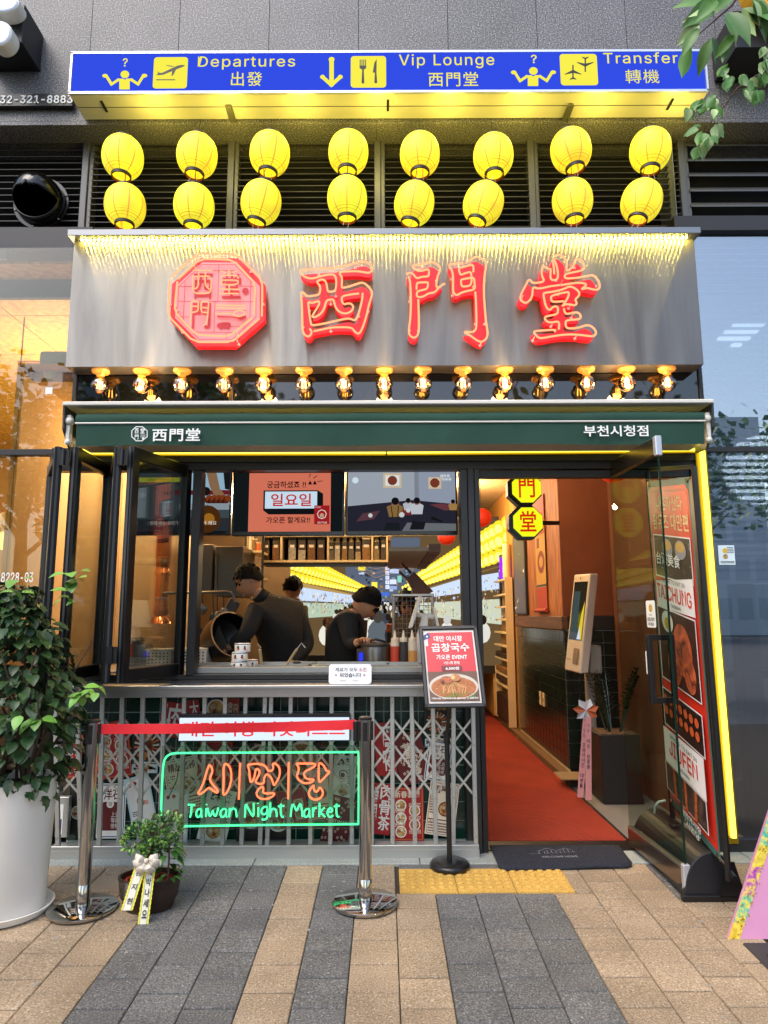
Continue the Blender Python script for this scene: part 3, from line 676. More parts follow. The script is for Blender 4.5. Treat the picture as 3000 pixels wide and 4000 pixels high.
ML = [(160, 375), (165, 345), (210, 340), (260, 360), (290, 410), (330, 430), (380, 405), (480, 400), (500, 380), (505, 300), (470, 285), (400, 310), (340, 315), (290, 290), (240, 245), (260, 225), (380, 215), (470, 190), (550, 170), (620, 205), (675, 250), (680, 300), (640, 380), (620, 480), (615, 550), (640, 580), (690, 545), (745, 510)]
ML2 = [(650, 580), (600, 640), (560, 655), (500, 660), (430, 705), (370, 725), (310, 715), (315, 640), (340, 625), (450, 600), (480, 580), (490, 500), (470, 488), (330, 495), (310, 510), (308, 600)]
ML3 = [(185, 405), (205, 460), (215, 600), (222, 800), (215, 1000), (200, 1150), (185, 1250), (200, 1320), (260, 1360), (310, 1340), (340, 1280), (345, 1150), (340, 900), (335, 760)]
MR1 = [(1040, 200), (1000, 195), (840, 205), (815, 220), (830, 260), (865, 310), (880, 400), (878, 560), (880, 640), (910, 685), (950, 690), (1000, 655), (1080, 630), (1225, 600), (1215, 520), (1210, 440), (1185, 415), (1100, 430), (1010, 445), (1000, 470), (1010, 545), (1040, 560), (1170, 540), (1165, 350), (1140, 325), (1050, 355), (1000, 375), (985, 350), (965, 290), (985, 265), (1080, 240), (1170, 215), (1200, 240), (1195, 330)]
MR2 = [(1085, 185), (1130, 150), (1210, 100), (1260, 92), (1330, 125), (1390, 170), (1395, 240), (1375, 330), (1360, 500), (1360, 700), (1375, 900), (1390, 1080), (1410, 1200), (1420, 1300), (1400, 1370), (1340, 1420), (1280, 1415), (1200, 1360), (1120, 1305), (1060, 1280), (1065, 1260), (1120, 1270), (1200, 1265), (1240, 1220), (1245, 1100), (1240, 900), (1235, 750), (1225, 640)]
BL = [(165, 345), (210, 335), (262, 350), (235, 250), (380, 212), (550, 168), (675, 248), (680, 300), (640, 380), (612, 550), (745, 505), (600, 640), (560, 655), (500, 660), (430, 705), (370, 728), (342, 735), (340, 900), (345, 1150), (340, 1280), (310, 1340), (260, 1360), (200, 1320), (185, 1250), (200, 1150), (215, 1000), (218, 800), (210, 600), (200, 460), (170, 420)]
BR = [(815, 215), (840, 203), (1040, 188), (1130, 150), (1210, 98), (1260, 90), (1330, 123), (1392, 168), (1395, 240), (1375, 330), (1362, 500), (1362, 700), (1377, 900), (1392, 1080), (1422, 1300), (1400, 1370), (1340, 1422), (1280, 1417), (1200, 1362), (1120, 1307), (1055, 1270), (1120, 1268), (1200, 1263), (1238, 1220), (1243, 1100), (1235, 750), (1222, 612), (1080, 632), (1000, 657), (950, 692), (910, 687), (880, 642), (876, 560), (878, 400), (863, 310)]
character(1550, 980, 'red neon gate shaped character of two door leaves, middle of the three', [[BL], [BR]], [ML, ML2, ML3, MR1, MR2], [(370, 215), (630, 390), (345, 1185), (205, 720), (870, 370), (880, 630), (1210, 490), (1245, 1080), (1390, 1080), (1320, 1415), (200, 1180)])
TA = [(825, 575), (680, 590), (500, 635), (420, 605), (400, 640), (400, 720), (380, 780), (330, 840), (280, 855), (220, 815), (205, 750), (250, 660), (300, 570), (330, 500), (360, 490), (400, 540), (480, 540), (570, 520), (580, 490), (545, 430), (545, 340), (565, 260), (575, 285), (620, 300), (660, 330), (690, 320)]
TA2 = [(688, 340), (680, 380), (680, 480), (730, 500), (790, 485), (800, 400), (785, 300), (760, 220), (730, 170), (715, 190), (735, 300), (740, 400)]
TB = [(725, 150), (760, 100), (830, 100), (900, 150), (940, 220), (925, 340), (960, 345), (1020, 300), (1060, 230), (1055, 180), (1090, 160), (1160, 180), (1210, 250), (1210, 320), (1160, 350), (930, 395), (895, 430), (920, 475), (1100, 460), (1240, 435), (1330, 415), (1380, 440), (1440, 530), (1455, 600), (1420, 650), (1330, 640), (1250, 615), (1170, 640), (1175, 625), (1240, 580), (1230, 550), (1130, 535), (960, 555), (850, 575)]
TC = [(880, 890), (960, 760), (970, 690), (940, 680), (700, 735), (685, 780), (705, 840), (890, 825)]
TC2 = [(865, 900), (900, 880), (950, 870), (1070, 895), (1095, 850), (1060, 800), (1130, 740), (1130, 680), (1060, 620), (980, 590), (880, 640), (740, 675), (580, 695), (570, 720), (590, 840), (620, 930), (670, 970), (720, 910), (790, 905), (800, 960), (790, 1030), (640, 1055), (580, 1080), (620, 1140), (670, 1160), (740, 1150), (800, 1140), (820, 1180), (810, 1265)]
TD = [(890, 940), (900, 990), (930, 1030), (1060, 1000), (1120, 1005), (1160, 1060), (1140, 1110), (920, 1120), (915, 1180), (930, 1250), (1060, 1250), (1150, 1230), (1230, 1200), (1310, 1205), (1380, 1270), (1395, 1330), (1360, 1375), (1280, 1370), (1100, 1345), (900, 1345), (700, 1375), (540, 1405), (490, 1395), (420, 1320), (430, 1290), (600, 1280), (770, 1270), (740, 1300)]
TBODY = [(565, 255), (620, 300), (690, 320), (715, 170), (760, 100), (830, 98), (900, 150), (940, 220), (930, 330), (1020, 300), (1060, 230), (1055, 180), (1090, 158), (1160, 178), (1212, 250), (1212, 320), (1160, 352), (1000, 385), (1000, 455), (1100, 458), (1240, 433), (1330, 413), (1380, 438), (1442, 530), (1457, 600), (1420, 652), (1330, 642), (1250, 617), (1130, 640), (1132, 740), (1060, 800), (1095, 850), (1070, 897), (940, 890), (930, 1030), (1060, 998), (1120, 1003), (1162, 1060), (1140, 1112), (920, 1120), (915, 1240), (1060, 1248), (1150, 1228), (1230, 1198), (1310, 1203), (1382, 1270), (1397, 1330), (1360, 1377), (1280, 1372), (1100, 1347), (900, 1347), (700, 1377), (540, 1407), (490, 1397), (418, 1320), (430, 1288), (600, 1278), (810, 1270), (820, 1180), (800, 1140), (670, 1162), (578, 1080), (790, 1030), (795, 930), (720, 910), (670, 972), (620, 932), (588, 840), (568, 700), (500, 690), (420, 650), (400, 720), (380, 780), (330, 842), (280, 857), (218, 815), (203, 750), (250, 660), (300, 570), (330, 498), (360, 488), (400, 540), (480, 540), (570, 520), (580, 490), (545, 430), (543, 340)]
TH = [(700, 735), (960, 690), (940, 770), (890, 825), (710, 840)]
character(1980, 970, 'tall red neon character with flaring roof strokes, rightmost', [[TBODY, TH]], [TA, TA2, TB, TC, TC2, TD], [(250, 740), (400, 730), (800, 430), (870, 500), (1090, 230), (1440, 520), (1000, 870), (1040, 1020), (720, 1160), (430, 1380), (1100, 1345), (830, 650)])
# octagon
c = k4(630, 960, [(840, 1505)])[0]
oc = thing('neon_octagon', (c[0], 4.0, c[1]), 'octagonal pink and red neon emblem with small characters, chopsticks, spoon and pig', 'neon sign')
OCT = [(575, 118), (1167, 118), (1585, 535), (1585, 1110), (1120, 1512), (508, 1512), (94, 1090), (125, 520)]
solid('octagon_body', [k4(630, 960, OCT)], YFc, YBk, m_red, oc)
m_pink = mat('pink_face_neon_glow', '#d98486', .4, em='#ff8a8c', es=.28); m_prt = mat('print_crimson_glow', '#b01724', .5, em='#c01020', es=.25)  # face and print self-lit to carry the glow of the tubes
s_ = 415 / 1659.
a = P(630, 960 + 1659 * s_, YFc); 
xs_ = [p[0] for p in k4(630, 960, OCT)]; zs_ = [p[1] for p in k4(630, 960, OCT)]
fo = Fr((min(xs_), YFc - .001, min(zs_)), (max(xs_) - min(xs_), 0, 0), (0, 0, max(zs_) - min(zs_)))
pr = Print(fo)
def o_(pts, Y=YFc): return [((x - fo.O.x) / fo.U.x, (z - fo.O.z) / fo.V.z) for x, z in k4(630, 960, pts, Y)]
cen = (840, 815 )
pr.poly([((u - .5) * .90 + .5, (v - .5) * .90 + .5) for u, v in o_(OCT, YT)][::-1], m_pink)
G_ = [[(635, 297), (1150, 297), (1480, 640), (1480, 1115), (1110, 1462), (590, 1462), (255, 1110), (270, 640)]]
pr.line(o_(G_[0]), .0035, m_prt, closed=True)
for l_ in ([(902, 300), (885, 870)], [(840, 870), (825, 1350)], [(270, 870), (1475, 878)], [(275, 637), (480, 640)], [(1210, 632), (1470, 640)], [(375, 560), (345, 1170)], [(1400, 550), (1385, 1130)], [(810, 390), (1190, 395)], [(540, 1352), (1190, 1360)], [(250, 1115), (440, 1118)], [(1090, 1262), (1300, 1265)], [(1020, 1370), (1018, 1460)]): pr.line(o_(l_), .0028, m_prt)
pr.text('西', *o_([(500, 835)])[0], *o_([(810, 440)])[0], m_prt, bold=.03); pr.text('堂', *o_([(950, 830)])[0], *o_([(1255, 440)])[0], m_prt, bold=.02); pr.text('門', *o_([(480, 1300)])[0], *o_([(780, 900)])[0], m_prt, bold=.03)
pr.poly(o_([(868, 1268), (905, 1290), (925, 1300), (1060, 1300), (1085, 1270), (1090, 1225), (1060, 1205), (960, 1203), (915, 1215), (885, 1222)]), m_prt)
for x in (930, 945, 1050, 1068): pr.line(o_([(x, 1295), (x - 5, 1325)]), .003, m_prt)
pr.disc(*o_([(1320, 715)])[0], .035, m_prt)
pr.line(o_([(880, 1020), (1340, 1022)]), .003, m_prt); pr.poly(o_([(880, 1100), (880, 1130), (1150, 1135), (1250, 1168), (1330, 1140), (1330, 1100), (1200, 1120)]), m_prt)
pr.build('emblem_face', None, oc)
neon(oc, 630, 960, [[(150, 500), (350, 310), (575, 120), (860, 120), (1165, 120), (1380, 335), (1575, 535), (1578, 800), (1568, 1100)], [(1535, 1135), (1330, 1310), (1110, 1505), (800, 1505), (515, 1505), (300, 1290), (100, 1090), (115, 810), (130, 540)],
    [(260, 520), (430, 365), (610, 205), (870, 208), (1130, 225), (1300, 410), (1470, 600), (1460, 840), (1438, 1080)], [(1420, 1125), (1240, 1270), (1060, 1415), (800, 1405), (540, 1390), (370, 1210), (205, 1030), (225, 800), (250, 560)]], r=.0058, it=1)
neon(oc, 630, 960, [[(495, 385), (790, 385)], [(580, 410), (585, 460)], [(690, 410), (690, 460)], [(495, 480), (640, 475), (780, 475), (778, 690), (740, 745), (490, 745), (490, 600), (492, 485)], [(575, 490), (580, 600), (560, 660), (515, 670)], [(680, 490), (690, 620), (750, 680)],
    [(925, 390), (1010, 425)], [(1055, 370), (1055, 450)], [(1185, 390), (1105, 420)], [(930, 510), (930, 462), (1190, 460), (1200, 510)], [(940, 537), (1190, 535), (1205, 570), (1170, 607), (940, 607), (925, 570), (938, 545)], [(1060, 625), (1060, 740)], [(910, 675), (1215, 680)], [(900, 745), (1210, 745)],
    [(450, 1240), (465, 880), (480, 862), (570, 865), (580, 890), (575, 1010), (540, 1030), (485, 1040)], [(490, 945), (570, 945)], [(650, 1250), (715, 1200), (735, 960), (740, 880), (720, 868), (630, 870), (620, 900), (620, 1000), (640, 1040), (720, 1045)], [(640, 962), (720, 975)],
    [(850, 925), (1320, 935)], [(850, 970), (1310, 975)], [(845, 1060), (1090, 1050), (1140, 1085), (1200, 1110), (1290, 1080), (1300, 1030), (1240, 1005), (1150, 1020), (1130, 1060), (1150, 1090)]], r=.0042, it=1, nm='inner_neon_tube')
clips(oc, 630, 960, [(530, 165), (510, 300), (1375, 330), (100, 850), (220, 940), (1570, 850), (290, 1290), (1185, 1480), (1170, 1340)])

# ================================================================ bulbs below the box
zbx = P(1500, 1428, YBX).z
m_gold = mat('socket_lit_amber', '#d9a05a', .35, .1, em='#ff9a30', es=.35); m_bgl = glass('amber_bulb', '#ffcf90', .10, .0, 1.6); m_fil = emis('filament', '#ffd873', 40)  # socket tinted and self-lit to imitate the bulb's amber light
def bulb_proto():
    t = thing('globe_bulb', (0, 0, 0))
    q = MB(); q.lathe([(.001, 0), (.048, 0), (.050, -.006), (.044, -.016), (.026, -.02), (.020, -.036), (.001, -.037)][::-1], (0, 0, 0), 24); q.build('socket', m_gold, t, smooth=True)
    q = MB(); q.lathe([(.016, -.034), (.020, -.044), (.034, -.054), (.045, -.070), (.0485, -.088), (.045, -.106), (.034, -.122), (.018, -.133), (.0001, -.136)][::-1], (0, 0, 0), 28); q.build('bulb_glass', m_bgl, t, smooth=True)
    q = MB()
    for i in range(4):
        a = i * pi / 2 + .4; q.tube([(.010 * cos(a), .010 * sin(a), -.066), (.013 * cos(a), .013 * sin(a), -.108)], .0022, 5)
    q.build('filament', m_fil, t, kind='stuff'); return t
bp0 = bulb_proto(); BX = [394, 555, 712, 877, 1031, 1188, 1343, 1501, 1653, 1808, 1971, 2130, 2289, 2446, 2604]
num = ['first (leftmost)', 'second', 'third', 'fourth', 'fifth', 'sixth', 'seventh', 'eighth (middle)', 'ninth', 'tenth', 'eleventh', 'twelfth', 'thirteenth', 'fourteenth', 'fifteenth (rightmost)']
for i, x in enumerate(BX):
    t = bp0 if i == 0 else copy_tree(bp0); p = P(x, 1440 - (x - 1500) * .004, YBX + .065); t.location = (p.x, YBX + .065, zbx); t.rotation_euler = (0, 0, i * .7); t.scale = (1.12, 1.12, 1.12)
    props(t, '%s glowing amber globe bulb from the left in the row below the steel sign' % num[i], 'light bulb', 'globe bulbs under the steel sign')
for i in range(5): mesh_light('bulb_glow', 'POINT', (P(BX[i * 3 + 1], 1475, YBX + .065).x, YBX + .02, zbx - .15), 6, (1, .62, .25), .06)
# dark transom glass behind the bulbs
zt2 = P(1500, 1570, 4.2).z - .25
tr = thing('transom_window', (0, 4.2, zt2), 'dark mirror-like transom glass behind the row of globe bulbs', 'window')
m_mirr = mat('black_glass', '#08080a', .03, 0, spec=.9)
cuts = [XSL, P(295, 1500, 4.2).x, P(905, 1500, 4.2).x, P(1508, 1500, 4.2).x, P(2115, 1500, 4.2).x, P(2735, 1500, 4.2).x]
for i in range(1, 5):
    q = MB(); q.box((cuts[i] + .012, 4.2, zt2), (cuts[i + 1] - .012, 4.215, zbx + .05)); q.build('pane', m_mirr, tr)
for i in range(1, 6):
    q = MB(); q.box((cuts[i] - .0118, 4.185, zt2), (cuts[i] + .0118, 4.23, zbx + .05)); q.build('mullion', m_blk, tr, bevel=.002)
# ================================================================ awning
m_green = mat('awning_canvas', '#143a2e', .85, noise=(5, '#1b4437', .3), bump=(9, .5)); m_white = mat('white_metal', '#cfccc4', .4); m_dgrey = mat('dark_grey_metal', '#3a3b3d', .5, .3)
YA_ = 3.95
xl, xr = P(243, 1573, YA_).x, P(2790, 1563, YA_).x
zt_, z_1, z_2, z_3, z_4 = [P(1500, y, YA_).z for y in (1563, 1578, 1601, 1648, 1734)]
aw = thing('awning', ((xl + xr) / 2, 4.1, z_4), 'dark green roller awning with white lettering and emblem above the serving window', 'awning')
q = MB(); q.box((xl, YA_, z_1), (xr, 4.25, zt_)); q.build('cover', m_white, aw, bevel=.004)
xa, xb = P(290, 1650, YA_).x, P(2758, 1640, YA_).x
for s_x, nm in ((xl, -1), (xr, 1)):
    q = MB(); h = .012 * -nm; pts = [(YA_ + .01, z_1 - .001), (4.22, z_1 - .001), (4.22, z_4), (4.08, z_4 - .01), (YA_ + .02, z_3 - .03)]
    q.add([(s_x, y, z) for y, z in pts] + [(s_x + h, y, z) for y, z in pts], [(0, 1, 2, 3, 4)[::-nm], (5, 6, 7, 8, 9)[::nm]] + [(i, (i + 1) % 5, 5 + (i + 1) % 5, 5 + i)[::nm] for i in range(5)]); q.build('end_plate', m_dgrey, aw)
    q = MB(); q.box((s_x + h, 3.99, z_4 + .04), (s_x + h * 3.2, 4.03, z_2 - .01)); q.ball((s_x + h * 2.4, 4.0, z_2 - .05), .028, 12, 8); q.ball((s_x + h * 2.2, 4.0, z_4 + .03), .02, 12, 8); q.build('end_arm', m_white, aw, bevel=.004, smooth=True)
q = MB(); N = 60
prof = [(4.06, z_2 - .005), (4.00, z_2 - .004), (3.972, z_2 - .016), (3.962, z_2 - .036), (3.966, z_3 + .010), (3.974, z_3)]
vs = []; 
for i in range(N + 1):
    x = xa + (xb - xa) * i / N
    for y, z in prof: vs.append((x, y + .003 * sin(i * .9) * sin(i * .23), z + .002 * sin(i * .5)))
k_ = len(prof); q.add(vs, [(i * k_ + j, i * k_ + j + 1, (i + 1) * k_ + j + 1, (i + 1) * k_ + j) for i in range(N) for j in range(k_ - 1)]); q.build('canvas_roll', m_green, aw, smooth=True)
q = MB(); q.tube([(xa, 3.962, z_3 + .002), (xb, 3.962, z_3 + .002)], .006, 8); q.build('edge_rod', m_white, aw, smooth=True)
q = MB(); vs = []; K = 6
for i in range(N + 1):
    x = xa + .006 + (xb - xa - .012) * i / N
    for j in range(K + 1):
        t_ = j / K; vs.append((x, 3.966 + .008 * t_ + t_ * .007 * sin(i * .55 + 1.3 * sin(i * .11)), z_3 - .004 + (z_4 - z_3 + .004) * t_ + t_ * .004 * sin(i * .21)))
q.add(vs, [(i * (K + 1) + j, i * (K + 1) + j + 1, (i + 1) * (K + 1) + j + 1, (i + 1) * (K + 1) + j) for i in range(N) for j in range(K)]); q.build('valance', m_green, aw, smooth=True)
q = MB(); q.box((xa, 4.0, z_4 + .012), (xb, 4.2, z_4 + .02)); q.build('underside_tray', m_under, aw)
fv = FP(290, 1651, 2758, 1735, 3.953); wh = mat('lettering_white', '#e4e4e0', .6)
pr = Print(fv)
def V_(x, y): return pxp(fv, x, y)
pr.text('西門堂', *V_(594, 1724), *V_(783, 1673), wh, bold=.035, spacing=1.08); pr.build('lettering', None, aw); pr = Print(fv); pr.text('부천시청점', *V_(2281, 1705), *V_(2531, 1661), wh, bold=.03); pr.build('lettering', None, aw); pr = Print(fv)
oc_ = [(532 + 0 + x, y) for x, y in ((0, 1667), (24, 1667), (43, 1683), (43, 1706), (24, 1722), (0, 1722), (-17, 1706), (-17, 1683))]
pr.line([V_(*p) for p in oc_], .005, wh, closed=True)
pr.text('西', *V_(526, 1694), *V_(542, 1673), wh, bold=.03); pr.text('堂', *V_(548, 1694), *V_(566, 1673), wh, bold=.02); pr.text('門', *V_(526, 1717), *V_(542, 1698), wh, bold=.03); pr.line([V_(550, 1700), V_(568, 1700)], .003, wh); pr.line([V_(550, 1707), V_(568, 1707)], .003, wh); pr.disc(*V_(560, 1714), .002, wh)
pr.build('emblem', None, aw)
# ================================================================ yellow neon line round the opening
m_ylw = emis('led_yellow', '#ffee4e', 3.0); m_gold2 = mat('gold_channel', '#a58a1e', .35, .8)
YN = 4.235
ln = thing('led_line', (2.0, YN, .1), 'glowing yellow LED line along the lintel and down the right side of the entrance', 'light strip')
for (x0, y0, x1, y1) in ((300, 1764, 1507, 1762), (1512, 1762, 2742, 1752)):
    a = P(x0, y0, YN); b_ = P(x1, y1, YN); q = MB(); q.tube([a, b_], .0155, 10); q.build('lit_tube', m_ylw, ln, smooth=True)
    q = MB(); q.beam(a + Vector((0, .024, 0)), b_ + Vector((0, .024, 0)), .02, .052, m_gold2); q.build('channel', None, ln)
a = P(2744, 1775, YN); b_ = P(2866, 3272, YN); a.z += .03
q = MB(); q.tube([a, b_], .0165, 10); q.build('lit_tube', m_ylw, ln, smooth=True)
q = MB(); q.beam(a + Vector((0, .03, 0)), b_ + Vector((0, .03, -.04)), .072, .024, m_gold2, up=(0, 1, 0)); q.build('channel', None, ln)
# ================================================================ shopfront frames
m_ss = mat('counter_steel', '#a2a4a4', .3, .9, noise=(4, '#b4b5b4', .4), stretch=(1, 6, 30)); m_alu = mat('aluminium', '#b6b8b6', .4, .75); m_alu2 = mat('aluminium_rail', '#a9aba9', .42, .7)
def pz(y, Y, x=1500): return P(x, y, Y).z
def px_(x, Y, y=2400): return P(x, y, Y).x
fa = thing('entrance_frame', (0, 4.3, 0), 'black aluminium frame around the serving window and the doorway', 'window frame')
def fbox(nm, x0, x1, z0, z1, y0=4.28, y1=4.36, m=None, bv=.003, par=None): q = MB(); q.box((x0, y0, z0), (x1, y1, z1)); return q.build(nm, m or m_blk, par or fa, bevel=bv)
zH = pz(1835, 4.28); zHt = pz(1745, 4.28)
fbox('head_rail', -2.15, 2.03, zH + .002, zHt)
fbox('head_cover', -2.15, 2.03, zH + .05, zH + .12, 4.262, 4.279)
zS = pz(2640, 4.28); xM0, xM1 = px_(1808, 4.28), px_(1862, 4.28)
fbox('mullion', xM0, xM0 + .045, 0.004, zH, 4.27, 4.40); fbox('mullion', xM0 + .047, xM1, 0.004, zH, 4.255, 4.38, m_blk2)
fbox('door_post', xM1 + .003, px_(1884, 4.28), 0.004, zH, 4.265, 4.36); 
fbox('window_post', px_(735, 4.28), px_(768, 4.28), zS, zH, 4.27, 4.38)
fbox('jamb', 1.98, 2.04, 0.004, zH, 4.27, 4.36, m_blk2)
fbox('jamb', -2.16, -2.12, 0.004, zH, 4.27, 4.36, m_blk2)
fbox('sill_track', -2.119, xM0, zS - .02, zS + .012, 4.27, 4.42); fbox('sill_track', -2.119, xM0, zS - .055, zS - .022, 4.262, 4.42, m_blk2)
fbox('door_head', px_(1884, 4.28), 1.98, zH - .05, zH - .002, 4.30, 4.36, m_blk2)
# counter ledge and apron under the window
ct = thing('steel_counter', (-.65, 4.2, zS - .12), 'brushed steel serving ledge running under the open window', 'counter')
xC1 = px_(1868, 4.12)
zl = pz(2665, 4.26)
q = MB(); q.box((-1.96, 4.10, zl - .022), (xC1, 4.262, zl)); q.build('ledge', m_ss, ct, bevel=.004, seg=2)
q = MB(); q.box((-1.96, 4.125, pz(2722, 4.12)), (xC1, 4.26, zl - .0225)); q.build('apron', m_ss, ct, bevel=.002)
fbox('inner_ledge', px_(768, 4.35), xM0, zS + .013, zS + .05, 4.345, 4.42, m_ss, par=ct)
# tiled wall under the counter
m_gt = mat('green_tile', '#0c2f27', .18, spec=.6, rand=.16); m_grout = mat('grout', '#9fb0a6', .8); m_bt = mat('black_tile', '#16211c', .2, spec=.6, rand=.2); m_grout2 = mat('grout_tan', '#c9b48c', .8)
tw_ = thing('counter_wall', (-.7, 4.4, 0), 'dark green tiled wall under the counter, covered in menu posters', 'wall')
q = MB(); q.box((-1.95, 4.40, 0), (xC1 - .02, 4.46, zl - .03)); q.build('grout_bed', m_grout, tw_)
zt_ = pz(2722, 4.40); tile = None; TS = .108
nx = int((xC1 + 1.95) / TS); nz = int(zt_ / TS) + 1
for i in range(nx + 1):
    for j in range(nz + 1):
        x = -1.95 + i * TS; z = zt_ - .03 - (j + 0) * TS + .05
        if x + TS > xC1 or z - TS < 0: continue
        if tile is None:
            q = MB(); q.box((x + .003, 4.394, z - TS + .003), (x + TS - .003, 4.401, z - .003)); tile = q.build('tile', m_gt, tw_); t0 = Vector(tile.location); b0 = (x, z)
        else:
            c = tile.copy(); S.collection.objects.link(c); c.location = t0 + Vector((x - b0[0], 0, z - b0[1])); KIDS[tw_.name].append(c)
# ================================================================ posters (flat print)
pr_red = mat('poster_red', '#9a1a1c', .5); pr_dred = mat('poster_dark_red', '#5d1216', .5); pr_grn = mat('poster_green', '#1a4237', .5); pr_cream = mat('poster_cream', '#d8cdb8', .55); pr_white = mat('poster_white', '#dfe0dc', .5)
pr_gold = mat('poster_gold', '#c79a4b', .5); pr_dark = mat('poster_dark', '#1c1716', .5); pr_or = mat('poster_orange', '#c8652a', .5); pr_blue = mat('poster_blue', '#27407a', .5); pr_ylw = mat('poster_yellow', '#d1ab35', .5); pr_pink = mat('poster_pink', '#d99a94', .5)
fd = [food('food_noodles', ['#3a1208', '#8c4a1c', '#c98a42', '#e8c682'], 40), food('food_soup', ['#4a0f08', '#a3341a', '#d4722e', '#e8b45e'], 34), food('food_greens', ['#1c2a10', '#5b7a2c', '#b7a35a', '#e9e0c0'], 45), food('food_meat', ['#180704', '#4b140a', '#8a2d16', '#c26a3a'], 30)]
def bowl(p, u, v, r, k=0, rim=None):
    p.disc(u, v, r, rim or pr_white, n=24); p.disc(u, v, r * .84, fd[k % 4], n=24)
    for i in range(4): a = i * 1.7 + k; p.disc(u + r * .35 * cos(a), v + r * .35 * sin(a) * p.fr.U.length / p.fr.V.length, r * .25, fd[(k + i) % 4], n=10)
def tinytext(p, u0, v0, u1, v1, rows, m):
    rr = random.Random(int(u0 * 997 + v0 * 131 + rows)); h = (v1 - v0) / rows; d = p.lift()
    for i in range(rows):
        u = u0
        while u < u1:
            w = rr.uniform(.02, .05); 
            if u + w > u1: break
            p.rect(u, v0 + i * h, u + w, v0 + (i + .55) * h, m, d); u += w + .012
def pfr(x0, y0, x1, y1, Y, rot=0):
    f = FP(x0, y0, x1, y1, Y)
    if rot:
        c = f.O + f.U / 2 + f.V / 2; M_ = Matrix.Rotation(radians(rot), 3, Vector((0, -1, 0))); U = M_ @ f.U; V = M_ @ f.V; f = Fr(c - U / 2 - V / 2, U, V)
    return f
PY = 4.385
posters = []
